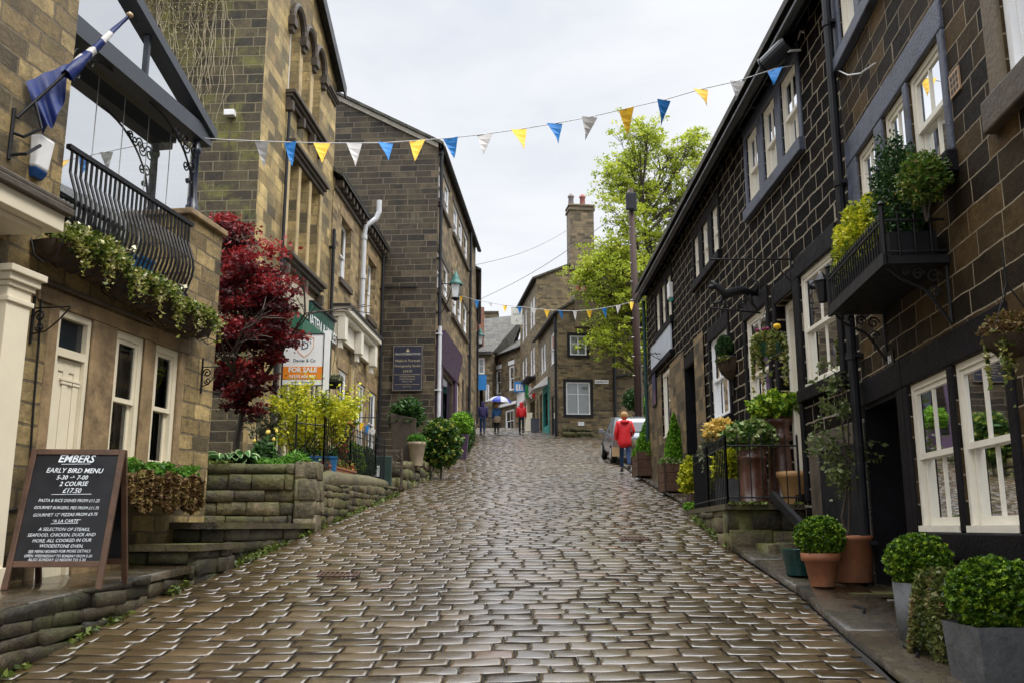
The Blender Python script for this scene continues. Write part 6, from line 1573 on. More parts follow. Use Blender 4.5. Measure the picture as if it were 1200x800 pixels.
# ---- raised terrace
t = thing('stone_terrace', 'raised stone plinth along the kerb carrying the black spiked railing', 'terrace', (3.0,11.6,1.3))
zT = 1.88
wp(stonewall('stone_face', (2.66,11.55), (3.62,11.55), 1.2, 1.2, zT-.07, zT-.07, M_wallstone, t, .3, (.4,.9), .01, .3)); wp(stonewall('stone_face', (2.95,15.6), (2.66,11.56), zg(15.6)-.05, 1.3, zT-.07, zT-.07, M_wallstone, t, .2, (.4,.9), .01, .3))
slab('coping', [(2.62,11.5),(3.6,11.5),(3.6,17.2),(3.12,17.2),(2.93,15.6)], zT-.07, zT, t)
wp(stonewall('lower_step', (2.95,10.9), (3.6,10.9), 1.1, 1.1, 1.42, 1.42, M_wallstone, t, .3, (.3,.6), .01, .6))
mb = MB(); a_, b_ = Y(903,580,11.45), Y(962,642,9.7)
mb.hexa([(a_[0],11.45,a_[2]-.06),(a_[0]+.06,11.45,a_[2]-.06),(b_[0]+.06,9.7,b_[2]-.06),(b_[0],9.7,b_[2]-.06),(a_[0],11.45,a_[2]+.05),(a_[0]+.06,11.45,a_[2]+.05),(b_[0]+.06,9.7,b_[2]+.05),(b_[0],9.7,b_[2]+.05)])
tag(obj('handrail_board', mb, M_black), 'black slanting board running down beside the basement steps', 'handrail')
railrun('terrace_railing', 'black spiked railing on the stone plinth around the brown chimney pots', [(3.58,11.6,zT),(2.68,11.6,zT),(2.78,13.2,zT),(2.98,15.2,zT)], .80, .13)
def chimneypot(name, label, x, y, z, hh, R, group='brown chimney pots used as planters'):
    t = thing(name, label, 'planter', (x,y,z), 0, group); mb = MB()
    mb.lathe([(R*1.1,0),(R*1.1,.05),(R*.98,.07),(R*.96,hh*.5),(R*.93,hh*.72),(R*1.05,hh*.74),(R*1.05,hh*.78),(R*.95,hh*.8),(R*.95,hh*.9),(R*1.15,hh*.93),(R*1.2,hh*.97),(R*1.1,hh),(R*.95,hh),(R*.9,hh-.06),(.001,hh-.06)], 22)
    obj('pot', mb, M_pot, t, True); return t
p1 = Y(884,585,12.2); t = chimneypot('chimney_pot_planter', 'shorter brown chimney pot with cream-variegated foliage behind the railing', p1[0], 12.2, zT, .80, .185)
blob('foliage', (-.02,0,.9), (.34,.3,.2), 1500, .075, L_var, t, .3, .4, 5.)
p1 = Y(920,585,12.4); t = chimneypot('chimney_pot_planter', 'tallest brown chimney pot with light green leafy plant by the white door', p1[0], 12.4, zT, 1.16, .2)
blob('foliage', (0,0,1.3), (.4,.36,.21), 1900, .08, L_box, t, .35, .45, 6., lvshift=.25)
t = thing('terracotta_pot', 'plain sandy terracotta pot at the foot of the tallest chimney pot', 'pot', (Y(930,570,12.0)[0],12.0,zT)); mb = MB(); mb.lathe([(.12,0),(.19,.34),(.21,.35),(.21,.42),(.18,.42),(.17,.38),(.001,.38)], 18); obj('pot', mb, paint('sandy_terracotta2', (.42,.24,.1), .6, 0, .2, 5), t, True); mb = MB(); mb.lathe([(.17,.381),(.001,.385)], 12); obj('soil', mb, M_soil, t)
t = thing('slate_trough', 'grey slate pot with green-gold bush behind the railing corner', 'planter', (2.98,12.6,zT)); mb = MB(); mb.box(-.2,.2,-.18,.18,0,.36); obj('trough_body', mb, M_slatepot, t, False, .01); blob('foliage', (0,0,.52), (.27,.25,.24), 1400, .05, L_yellow, t, .25, .35, 7.)
t = thing('azalea', 'pale orange flowering azalea behind the terrace railing', 'shrub', (3.12,13.75,zT)); mb = MB()
for k in range(5): mb.tube([(0,0,0),(nr.uniform(-.2,.2),nr.uniform(-.2,.2),1.0)], .012, 5)
obj('stems', mb, M_bark, t); blob('foliage', (0,0,.8), (.34,.32,.4), 1300, .06, L_grey, t, .3, .4, 8.); blob('flower_heads', (0,-.08,1.1), (.27,.26,.2), 800, .055, L_orange, t, .4, .35, 9., lvshift=.5)['kind'] = 'stuff'
branchy('grey_shrub', 'wispy grey-green shrub between the tall pots and the sash window', (3.35,13.2,zT), .22, 1.25, 7, 600, .04, L_grey, seed=14)
t = thing('euonymus', 'bright yellow-green bush in a wooden box against the railing corner', 'shrub', (3.2,15.9,1.87)); mb = MB(); mb.box(-.2,.2,-.2,.2,0,.3); obj('wooden_box', mb, M_darkwood, t, False, .01); blob('foliage', (-.03,0,.56), (.31,.32,.38), 2800, .055, L_yellow, t, .28, .35, 10.)
blob('ground_foliage', (-.14,-.24,.06), (.2,.12,.09), 500, .04, L_conif, t, .3, .4, 11.)
def woodbox(name, label, px, py, y, w_, h_, kind):
    x, _, _ = Y(px,py,y); z = zg(y)+.065; t = thing(name, label, 'planter', (x,y,z), .06, 'square wooden planters on the pavement'); mb = MB(); e = .02
    for k in range(3): z0, z1 = h_*k/3+.004, h_*(k+1)/3-.004; mb.box(-w_,w_,-w_,-w_+.03,z0,z1); mb.box(-w_,w_,w_-.03,w_,z0,z1); mb.box(-w_,-w_+.03,-w_+.031,w_-.031,z0,z1); mb.box(w_-.03,w_,-w_+.031,w_-.031,z0,z1)
    obj('planks', mb, M_wood, t, False, .006)
    for a in (-1,1):
        for b in (-1,1):
            mb = MB(); xa, ya = a*(w_-.013), b*(w_-.013); mb.box(xa-.018,xa+.018,ya-.018,ya+.018,-.0,h_+.015); obj('corner_post', mb, M_darkwood, t)
    mb = MB(); mb.box(-w_+.035,w_-.035,-w_+.035,w_-.035,h_-.06,h_-.03); obj('soil', mb, M_soil, t)
    if kind == 'round': corelump('core', (0,0,h_+.42), (w_*.95,w_*.95,.46), M_core, t, 'cone'); blob('foliage', (0,0,h_+.44), (w_*1.12,w_*1.12,.52), 2600, .05, L_conif, t, .12, .15, 12., 'cone', aspect=2.2)
    else:
        corelump('core', (0,0,h_+.5), (w_*.72,w_*.72,.5), M_core, t, 'cone'); blob('foliage', (0,0,h_+.52), (w_*.85,w_*.85,.6), 2800, .045, L_conif, t, .06, .1, 13., 'cone', aspect=2.2)
        blob('white_flowers', (-w_*.4,-w_*.6,h_+.04), (w_*.8,w_*.5,.1), 300, .05, L_var, t, .3, .4, 14.)
woodbox('wooden_planter', 'square wooden planter with a broad bright green conifer beside the red-coated woman', 761, 550, 24.2, .38, .62, 'round')
woodbox('wooden_planter', 'square wooden planter with a slim pointed conifer and white flowers', 792, 562, 19.6, .31, .58, 'slim')
# terracotta pots near the basement
def ballpot(name, label, x, y, z, pot, R, n=3000, kind='terra', hh=.34, ph=.3, mat=None, group=None):
    t = thing(name, label, 'planter', (x,y,z), 0, group); mb = MB()
    if kind == 'terra': mb.lathe([(.11*ph/.3,0),(.155*ph/.3,ph*.75),(.18*ph/.3,ph*.76),(.185*ph/.3,ph),(.165*ph/.3,ph),(.155*ph/.3,ph-.04),(.001,ph-.04)], 22); obj('pot', mb, M_terra, t, True)
    elif kind == 'square':
        a, b = pot; mb.hexa([(-a*.9,-a*.9,0),(a*.9,-a*.9,0),(a*.9,a*.9,0),(-a*.9,a*.9,0),(-a,-a,b),(a,-a,b),(a,a,b),(-a,a,b)]); mb.f = [f for i, f in enumerate(mb.f) if i != 1]; mb.mi = mb.mi[:5]
        mb.mbox(lambda u,d,z_: (u,d,z_), -a+.02, a-.02, -a+.02, a-.02, b-.05, b-.03); obj('pot', mb, M_slatepot, t, False, .008)
    elif kind == 'round':
        a, b = pot; mb.lathe([(a*.8,0),(a*.9,.02),(a,b),(a-.02,b),(a-.03,b-.04),(.001,b-.04)], 26); obj('pot', mb, M_slatepot, t, True)
    top = ph if kind == 'terra' else pot[1]
    corelump('core', (0,0,top+R*.6), (R*.9,R*.9,R*.75), M_core, t); blob('foliage', (0,0,top+R*.62), (R,R,R*.86), int(n*1.4), .027, mat or L_box, t, .10, .14, x*3, flat=-.75, nz=4.5, aspect=1.5)
    return t
ballpot('boxwood_pot', 'small boxwood ball in a terracotta pot on the kerb by the basement steps', 2.86, 8.75, zg(8.75)+.06, None, .225, 4200, ph=.30)
t = thing('olive_pot', 'tall thin-stemmed straggly tree in a big terracotta pot beside the drainpipe', 'potted tree', (3.22,9.05,zg(9.05)+.05)); mb = MB(); mb.lathe([(.2,0),(.21,.02),(.22,.38),(.235,.39),(.235,.43),(.21,.43),(.2,.39),(.001,.38)], 24); obj('pot', mb, M_terra, t, True)
mb = MB(); mb.tube([(0,0,.38),(-.03,.02,.6),(.05,.0,.95),(.03,.0,1.5),(.0,0,1.95)], [.014,.013,.012,.010,.006], 6); mb.tube([(0.02,.03,.38),(.08,.05,.9),(.1,.02,1.6),(.02,0,2.0)], [.011,.01,.008,.005], 5)
r = random.Random(2); P = []
for k in range(34):
    z = r.uniform(.9,2.05); a = r.uniform(0,2*PI); l = r.uniform(.15,.4); e = Vector((math.cos(a)*l+.03,math.sin(a)*l*.6,z+r.uniform(-.15,.2))); mb.tube([(.04,0,z),tuple(e)], [.005,.002], 4, cap=False)
    for _ in range(26): q = r.uniform(.3,1.1); P.append((.04+(e.x-.04)*q+r.gauss(0,.035), e.y*q+r.gauss(0,.035), z+(e.z-z)*q+r.gauss(0,.04)))
obj('trunk', mb, M_bark, t); leaves('foliage', np.array(P), .034, leafmat('olive_leaves', [(0,(.05,.08,.02)),(.6,(.13,.17,.05)),(1,(.25,.27,.1))]), t)
t = thing('green_pot', 'dark green plastic pot tucked behind the small boxwood ball', 'pot', (2.83,9.35,zg(9.35)+.06)); mb = MB(); mb.lathe([(.12,0),(.16,.24),(.17,.25),(.15,.25),(.14,.21),(.001,.2)], 18); obj('pot', mb, paint('green_plastic2', (.005,.05,.045), .3), t, True); mb = MB(); mb.lathe([(.14,.211),(.001,.215)], 12); obj('soil', mb, M_soil, t)
pa = Y(1075,655,7.05); t = ballpot('boxwood_planter', 'boxwood ball in a round slate planter below the left cream sash window', 2.9, 6.75, zg(6.75)+.04, (.19,.40), .225, 5200, 'round')
t = thing('ivy_planter', 'dry trailing ivy in a low planter between the two boxwood balls', 'planter', (2.87,6.3,zg(6.3)+.04)); mb = MB(); mb.lathe([(.13,0),(.16,.36),(.15,.36),(.14,.33),(.001,.33)], 20); obj('pot', mb, M_slatepot, t, True)
n = 6500; an = nr.uniform(0,2*PI,n); q = nr.uniform(0,1,n); rr = .06+.17*np.sqrt(q)+.03*np.sin(an*5); z = .50-.5*q**1.7*(1+.3*np.sin(an*3+1)); leaves('foliage', np.stack([np.cos(an)*rr, np.sin(an)*rr, z+nr.normal(size=n)*.03],1), .028, leafmat('dry_ivy', [(0,(.04,.06,.015)),(.45,(.12,.15,.03)),(.8,(.24,.2,.08)),(1,(.3,.12,.08))]), t, .45+.5*fbm(np.stack([np.cos(an),np.sin(an),z],1),3.)+nr.normal(size=n)*.15)
ballpot('boxwood_planter', 'largest boxwood ball in the square slate planter at the right edge', 2.84, 5.62, zg(5.62)+.04, (.225,.36), .255, 7500, 'square')
# threshold kerb stones and gully by the step
t = thing('threshold_step', 'low stone step with a square drain opening below the terracotta pots', 'step', (3.2,8.4,1.0))
slab('tread', [(2.98,8.28),(3.52,8.28),(3.55,9.0),(2.98,9.0)], 1.0, 1.03, t); wp(stonewall('stone_face', (3.3,8.3), (3.5,8.3), .8, .8, 1.0, 1.0, M_wallstone, t, .2, (.2,.21), .01, .2)); wp(stonewall('stone_face', (2.98,8.3), (3.05,8.3), .8, .8, 1.0, 1.0, M_wallstone, t, .2, (.2,.21), .01, .2))
# ================================================================== far right corner house
# street-side frame of the corner house: origin at its corner, running up the street and bending left
fE = Fr(2.42, 48.0, -.115, -1, 6.0)
Eb = Bld('corner_rubble_house', 'yellow-brown rubble corner house facing down the street with black-edged white windows', fE)
h = fE.hits
EE = h(655,366)[1]
for (l, r_, t_, b_, mz) in (((665,405),(690,405),(678,392),(678,418),.62),((660.5,466),(694.5,466),(678,446),(678,487.5),.64)):
    u0,u1,z0,z1 = rectpx(h,l,r_,t_,b_)
    u0 += .13; u1 -= .13; z0 += .1; z1 -= .06
    Eb.hole('g', u0, u1, z0, z1, .16)
    wn = window(Eb, 'x', fE.ms(0), u0, u1, z0, z1, 2, 2, .05, .07, kind='fixed', mat=M_pwhite, hole=False, midz=mz, curtain=.5, inner=.17)
    boxes(Eb, 'stone_surround', M_black, fE.ms(0), [(u0-.15,u1+.15,-.03,.03,z1+.002,z1+.15),(u0-.15,u1+.15,-.05,.03,z0-.15,z0-.002),(u0-.15,u0-.002,-.028,.03,z0,z1),(u1+.002,u1+.15,-.028,.03,z0,z1)])
mb = MB(); wallmesh(mb, fE.ms(0), 0, 9.0, 5.2, EE, Eb.holes['g'], .16)
apx = 4.2; rs = (h(685,345)[1]-EE)/(h(685,345)[0]) if False else .62
mb.face([fE.P(0,0,EE), fE.P(0,-9.0,EE), fE.P(0,-9.0,EE+.3), fE.P(0,-apx,EE+apx*rs)])
Eb.hole('s', .9, 2.2, 6.4, 8.6, .3); Eb.hole('s', 3.0, 5.2, 6.6, 9.6, .35); Eb.hole('s', 5.8, 6.6, 6.6, 9.3, .3)
Eb.hole('s', 1.1, 2.2, 10.3, 12.0, .2); Eb.hole('s', 4.2, 4.9, 10.4, 12.0, .2); Eb.hole('s', 5.2, 5.9, 10.4, 12.0, .2)
for q in ((1.1,2.2,10.3,12.0),(4.2,4.9,10.4,12.),(5.2,5.9,10.4,12.)): window(Eb, 'x', fE.m, *q, 1, 1, .08, .06, mat=M_pwhite, hole=False, inner=.2)
window(Eb, 'x', fE.m, .9, 2.2, 6.4, 8.6, 1, 1, .1, .07, kind='fixed', mat=M_black, hole=False, curtain=0)
wallmesh(mb, fE.m, 0, 7.2, 5.2, EE, Eb.holes['s'], .2)
mb.face([fE.P(7.2,0,5.2), fE.P(7.2,-9,5.2), fE.P(7.2,-9,EE), fE.P(7.2,0,EE)]); mb.face([fE.P(0,-9,5.2), fE.P(7.2,-9,5.2), fE.P(7.2,-9,EE), fE.P(0,-9,EE)])
obj('wall', mb, [S['E'], M_dark], Eb.root)
mb = MB()
mb.hexa([fE.P(-.1,.25,EE-.12),fE.P(7.3,.25,EE-.12),fE.P(7.3,-apx,EE+apx*rs),fE.P(-.1,-apx,EE+apx*rs),fE.P(-.1,.25,EE),fE.P(7.3,.25,EE),fE.P(7.3,-apx,EE+apx*rs+.14),fE.P(-.1,-apx,EE+apx*rs+.14)])
mb.hexa([fE.P(-.1,-9.2,EE+.2),fE.P(7.3,-9.2,EE+.2),fE.P(7.3,-apx,EE+apx*rs),fE.P(-.1,-apx,EE+apx*rs),fE.P(-.1,-9.2,EE+.32),fE.P(7.3,-9.2,EE+.32),fE.P(7.3,-apx,EE+apx*rs+.14),fE.P(-.1,-apx,EE+apx*rs+.14)])
obj('roof', mb, S['slate'], Eb.root); gutter(Eb, -.1, 7.4, .16, EE-.12, r=.09)
boxes(Eb, 'teal_shopfront', M_teal, fE.m, [(3.0,3.25,-.05,.1,6.5,9.7),(4.95,5.2,-.05,.1,6.5,9.7),(3.25,4.95,-.04,.1,9.1,9.7),(3.25,4.95,-.03,.1,6.5,7.2)])
mb = MB(); mb.hexa([fE.P(2.9,.1,9.4),fE.P(5.4,.1,9.4),fE.P(5.4,.9,9.15),fE.P(2.9,.9,9.15),fE.P(2.9,.1,9.9),fE.P(5.4,.1,9.9),fE.P(5.4,.92,9.2),fE.P(2.9,.92,9.2)]); obj('awning', mb, M_pwhite, Eb.root)
pipe(Eb, .12, .1, 6.0, EE-.2, r=.07)
u_, z_ = h(720,450); mb = MB(); mb.tube([fE.P(-.08,-u_,6.2), fE.P(-.08,-u_,EE+.9)], .09, 8); mb.tube([fE.P(-.08,-u_-.1,9.4), fE.P(-.08,-u_-2.2,9.8)], .07, 6); obj('drainpipe', mb, M_gutter, Eb.root)
mb = MB(); zc = EE+.9
cu, cz_ = h(689,350); mb.box(-.2,.9,-cu-.75,-cu+.75,cz_-1.6-fE.zb,cz_+.35-fE.zb); ch = obj('chimney', mb, S['F'], Eb.root); mb = MB()
for k in range(3): mb.lathe([(.13,0),(.12,.35),(.15,.4),(.1,.42)], 10, (.3,-cu-.45+.45*k,cz_+.35-fE.zb))
obj('chimney_pot', mb, M_terra, ch, True)
# street name sign and small plaque
u_, z_ = h(705,447); t = thing('street_name_sign', 'white street name sign on the corner house beside the lower window', 'sign', fE.W(-.0,-u_,z_), fE.rz)
mb = MB(); mb.box(-.03,-.001,-.37,.37,-.1,.1); pb = obj('plate', mb, M_pwhite, t); ux = Vector((0,-1,0)) if False else None
# seen from the near side of a right-hand building the eye's right is local -y
Re = Matrix(((0,0,-1),(-1,0,0),(0,1,0)))
text('lettering', 'CHURCH ST.', .12, M_ink, pb, (-.0315,0,-.045), Re, bold=.003)
u_, z_ = h(681,496); t = thing('notice_plate', 'small white notice low on the corner house under the window', 'sign', fE.W(-.0,-u_,z_), fE.rz); mb = MB(); mb.box(-.03,-.001,-.16,.16,-.1,.1); pb = obj('plate', mb, M_pwhite, t); text('lettering', 'NO PARKING', .045, M_ink, pb, (-.0315,0,-.015), Re)
# rubble footing boulders and low wall behind the car
t = thing('yard_wall', 'low planted stone wall behind the parked car', 'wall', (5.2,44,5.2)); wp(stonewall('stone_face', (4.6,43.5), (12,42), 5.0, 5.0, 6.7, 6.9, M_wallstone, t, .25, (.4,.8), .02, .4))
t = thing('footing_stones', 'loose footing stones at the base of the corner house', 'stones', (3.4,47.6,6.1)); wp(stonewall('stone_face', (2.6,47.5), (4.2,47.45), 5.9, 5.9, 6.75, 6.5, M_wallstone, t, .3, (.4,.8), .03, .3, .05, rise=.05))
for k,(px,py,lab) in enumerate([(742,468,'dark potted shrub on the wall behind the telegraph pole'),(758,478,'light green shrub on the wall next to the black terrace')]):
    x, y_, z = Y(px,py,42.5); t = thing('wall_shrub', lab, 'shrub', (x,y_,z)); corelump('core',(0,0,0),(.35,.3,.35),M_core,t); blob('foliage', (0,0,0), (.5,.4,.5), 900, .09, [L_dark,L_conif][k], t, .2, .3, k)

# tall house behind with big chimney
fH = Fr(1.55, 57.5, -.12, -1, 7.2)
H = Bld('tall_far_house', 'tall far stone house with a big two-pot chimney and white shop fascia', fH)
h = fH.hits; EH = h(629,326)[1]
for i, (u, w_) in enumerate(((.7,.75),(1.9,.75),(4.4,.8),(5.9,.8))):
    window(H, 'f', fH.m, u, u+w_, 14.4, 16.3, 1, 1, .08, .07, mat=M_pwhite, part='window'); window(H, 'f', fH.m, u, u+w_, 11.2, 13.0, 1, 1, .08, .07, mat=M_pwhite)
H.hole('f', .8, 3.0, 7.6, 9.6, .3); H.hole('f', 3.8, 7.2, 7.6, 9.8, .3)
mb = MB(); wallmesh(mb, fH.m, 0, 8.0, 6.6, EH, H.holes['f'], .15)
hw = 11.0; ar = h(668,306); wallmesh(mb, fH.ms(0), 0, hw, 6.6, EH, [])
mb.face([fH.P(0,0,EH), fH.P(0,-hw,EH), fH.P(0,-hw,EH+.4), fH.P(0,-5.5,EH+2.3), fH.P(0,-2.6,EH+1.25)])
mb.face([fH.P(8,0,6.6), fH.P(8,-hw,6.6), fH.P(8,-hw,EH), fH.P(8,-5.5,EH+2.3), fH.P(8,0,EH)]); mb.face([fH.P(0,-hw,6.6), fH.P(8,-hw,6.6), fH.P(8,-hw,EH), fH.P(0,-hw,EH)])
obj('wall', mb, [S['E'], M_dark], H.root)
mb = MB()
for (a, b, za, zb_) in ((.25,-5.5,EH-.1,EH+2.3),(-hw-.2,-5.5,EH+.3,EH+2.3)): mb.hexa([fH.P(-.12,a,za),fH.P(8.1,a,za),fH.P(8.1,b,zb_),fH.P(-.12,b,zb_),fH.P(-.12,a,za+.13),fH.P(8.1,a,za+.13),fH.P(8.1,b,zb_+.13),fH.P(-.12,b,zb_+.13)])
obj('roof', mb, S['slate'], H.root); gutter(H, -.1, 8.1, .16, EH-.12, r=.09)
u0, zt_ = h(695,243); u1 = h(667,243)[0]; mb = MB(); zc0, zc1 = EH+.6, zt_
a, b = -max(u0,u1), -min(u0,u1); mb.box(-.15,1.0,a,b,zc0-fH.zb,zc1-fH.zb); mb.box(-.22,1.07,a-.08,b+.08,zc1-.3-fH.zb,zc1-.15-fH.zb); mb.box(-.22,1.07,a-.08,b+.08,zc1+.001-fH.zb,zc1+.1-fH.zb); ch = obj('chimney', mb, S['F'], H.root)
for k, px in enumerate((670.5, 684)):
    u = h(px,240)[0]; mb = MB(); mb.lathe([(.2,0),(.19,.1),(.17,.6),(.22,.66),(.22,.75),(.15,.78),(.1,.9),(.01,.92)], 12, (.4,-u,zc1+.1-fH.zb)); obj('chimney_pot', mb, [paint('grey_pot', (.2,.17,.17), .6), paint('red_pot', (.3,.11,.09), .6)][k], ch, True)
boxes(H, 'pale_fascia', M_trimstone, fH.m, [(.6,3.2,-.3,.0,9.9,10.6)]); boxes(H, 'white_fascia', M_pwhite, fH.m, [(3.6,7.6,-.3,.0,9.9,10.9)])
boxes(H, 'cream_shopfront', M_cream, fH.m, [(3.8,4.1,-.1,.05,7.4,9.85),(5.4,5.6,-.1,.05,7.4,9.85),(6.9,7.2,-.1,.05,7.4,9.85),(4.1,6.9,-.08,.05,7.4,8.0)])
boxes(H, 'shop_canopy', M_slatebl, fH.m, [(.3,7.9,-.6,-.0,10.92,11.0)])
t = thing('blue_shop_sign', 'blue square shop sign with white castle mark above the shop', 'sign', Y(609,453,60.5)); mb = MB(); mb.box(-.36,.36,-.03,.03,-.34,.34); pb = obj('panel', mb, M_flag_b, t); mb = MB()
for x in (-.2,-.02,.16): mb.box(x-.05,x+.07,-.036,-.031,-.18,.18)
mb.box(-.27,.26,-.036,-.031,-.24,-.185); obj('emblem', mb, M_pwhite, pb)
t = thing('white_hanging_sign', 'cream square hanging sign high on the tall far house', 'sign', Y(605.5,371,60.0)); mb = MB(); mb.box(-.38,.38,-.03,.03,-.56,.56); pb = obj('panel', mb, paint('cream_sign', (.75,.74,.66), .4), t); text('lettering', 'THE CAT', .13, M_ink, pb, (0,-.035,.1), Rf); mb = MB(); mb.tube([(-.06,-.035,-.35),(0,-.035,-.2),(.06,-.035,-.32)], .015, 4); obj('emblem', mb, M_ink, pb)
mb = MB(); mb.tube([(-.38,0,.6),(.9,0,.6)], .02, 5); obj('sign_arm', mb, M_black, t)
t = thing('street_flag', 'small red, white and green flag leaning out from the shop', 'flag', Y(629,455,56.0)); mb = MB(); mb.tube([(.25,0,-.15),(-.75,-.2,.28)], .02, 5); obj('flag_pole', mb, M_wood, t)
for k, (m__, x0, x1) in enumerate(((paint('flag_green', (.01,.25,.06), .6),-.7,-.5),(M_flag_w,-.5,-.3),(paint('flag_red', (.55,.02,.02), .6),-.3,-.1))):
    mb = MB(); mb.hexa([(x0,-.15,.2-.0-.7),(x1,-.1,.1-.75),(x1,-.09,.1-.75),(x0,-.14,-.5),(x0,-.19,.26-.43*(x0+.75)),(x1,-.15,.26-.43*(x1+.75)),(x1,-.14,.26-.43*(x1+.75)),(x0,-.18,.26-.43*(x0+.75))]); obj('flag_stripe', mb, m__, t)
# next houses of the far row
fF = Fr(.6, 65.6, -.5, -1, 8.0)
Fb = Bld('far_row_house', 'lower far terrace house with white-linteled windows bending left', fF)
for u in (1.0, 3.2): window(Fb, 'f', fF.m, u, u+.8, 11.4, 13.2, 1, 1, .08, .07, mat=M_pwhite); boxes(Fb, 'lintel', M_pwhite, fF.m, [(u-.1,u+.9,-.05,.0,13.3,13.6)])
window(Fb, 'f', fF.m, 1.0, 2.4, 8.4, 10.0, 2, 1, .08, .07, mat=M_pwhite)
mb = MB(); wallmesh(mb, fF.m, 0, 5.5, 7.4, 14.4, Fb.holes['f'], .15); shell(Fb, mb, 0, 5.5, 8, 7.4, 14.4, 2.4); obj('wall', mb, [S['F'], M_dark], Fb.root); roofpart(Fb, 0, 5.5, 8, 14.4, 2.4, .25); gutter(Fb, 0, 5.5, .12, 14.3, r=.09)
boxes(Fb, 'white_ledge', M_pwhite, fF.m, [(.2,3.4,-.25,0,10.3,10.5)])
mb = MB(); mb.box(1.5,3.3,2.2,3.2,6.5,9.4); obj('brick_chimney', mb, S['brick'], Fb.root)
# house closing the view
fJ = Fr(-2.2, 70.0, -9.0, -1, 8.6)
# frontal house: build in a frame running across the street
J = Bld('end_house', 'stone house closing the view where the street bends left', fJ)
mb = MB(); x0, x1, y0 = Y(553,450,68)[0], Y(577,450,68)[0], 68.0
def world_m(y0): return lambda u, d, z: (u-fJ.x0, y0+d-fJ.y0, z-fJ.zb)
J.root.rotation_euler = (0,0,0); J.root.location = (fJ.x0, fJ.y0, fJ.zb)
mJ = world_m(y0); hz_ = lambda px, py: (Y(px,py,y0)[0], Y(px,py,y0)[2])
a = rectpx(hz_, (560,430),(568,430),(564,419),(564,438)); window(J, 'f', mJ, *a, 2, 1, .08, .08, mat=M_pwhite); a = rectpx(hz_, (568.8,460),(573.2,460),(571,450),(571,470)); window(J, 'f', mJ, *a, 1, 1, .08, .07, mat=M_pwhite); a = rectpx(hz_, (562,460),(566,460),(564,449),(564,480)); J.hole('f', *a, .3)
zr = Y(570,412,68)[2]; wallmesh(mb, mJ, x0-6, x1, 7.8, zr, J.holes['f'], .2)
x2 = Y(592,450,70)[0]; P0, P1 = mJ(x1,0,0), mJ(x2,2.5,0)
mb.face([mJ(x1,0,7.8), mJ(x2,4,7.8), mJ(x2,4,zr), mJ(x1,0,zr)])
mb.face([mJ(x0-6,9,7.8), mJ(x2,9,7.8), mJ(x2,9,zr), mJ(x0-6,9,zr)]); mb.face([mJ(x2,4,7.8), mJ(x2,9,7.8), mJ(x2,9,zr), mJ(x2,4,zr)])
obj('wall', mb, [S['F'], M_dark], J.root)
mb = MB(); zr2 = Y(598,368,74)[2]
mb.face([mJ(x0-6,-.3,zr-.1), mJ(x1,-.3,zr-.1), mJ(x2+1.6,6,zr2), mJ(x0-6,6,zr2-1.2)]); mb.face([mJ(x1,-.3,zr-.1), mJ(x2+.3,3.7,zr+.6), mJ(x2+1.6,6,zr2)]); mb.face([mJ(x0-6,6,zr2-1.2), mJ(x2+1.6,6,zr2), mJ(x2+.3,9.3,zr), mJ(x0-6,9.3,zr)])
mb.mbox(mJ, x0-6, x1, -.35, -.28, zr-.28, zr-.02)
obj('roof', mb, S['slate'], J.root)
pz = Y(571,372,76); mb = MB(); a0, a1 = Y(561,376,76), Y(583,367,76)
t = thing('far_chimney_stack', 'long dark chimney stack on the skyline at the end of the street', 'chimney', (a0[0],76,14)); mb.box(0,a1[0]-a0[0],0,1.4,-6,a1[2]-14); obj('stack', mb, S['F'], t); mb = MB(); mb.box(-.1,a1[0]-a0[0]+.1,-.1,1.5,a1[2]-14+.001,a1[2]-14+.15); obj('stack_cap', mb, M_trimdark, t)
mb = MB()
for k in range(2): mb.lathe([(.15,0),(.13,.5),(.16,.55)], 8, (.3+.5*k,-.6,-1.6))
obj('chimney_pot', mb, M_ochre, t)
# shop board outside
bx_, by_, bz_ = Y(627,499,52.5); t = thing('pavement_sign', 'small dark pavement sign outside the far teal shop', 'sign', (bx_,52.5,zg(52.5))); mb = MB(); mb.hexa([(-.24,-.2,0),(.24,-.2,0),(.24,-.17,0),(-.24,-.17,0),(-.24,-.02,.8),(.24,-.02,.8),(.24,.0,.8),(-.24,.0,.8)]); obj('front_board', mb, M_navy, t); mb = MB(); mb.hexa([(-.24,.2,0),(.24,.2,0),(.24,.17,0),(-.24,.17,0),(-.24,.03,.8),(.24,.03,.8),(.24,.005,.8),(-.24,.005,.8)]); obj('back_board', mb, M_wood, t)
bx_, _, _ = Y(619,499,54); t = thing('display_stand', 'pale display board leaning by the far shop door', 'sign', (bx_,54,zg(54))); mb = MB(); mb.hexa([(-.18,-.1,0),(.18,-.1,0),(.18,-.05,0),(-.18,-.05,0),(-.1,.15,1.1),(.25,.15,1.1),(.25,.2,1.1),(-.1,.2,1.1)]); obj('panel', mb, M_cream, t)

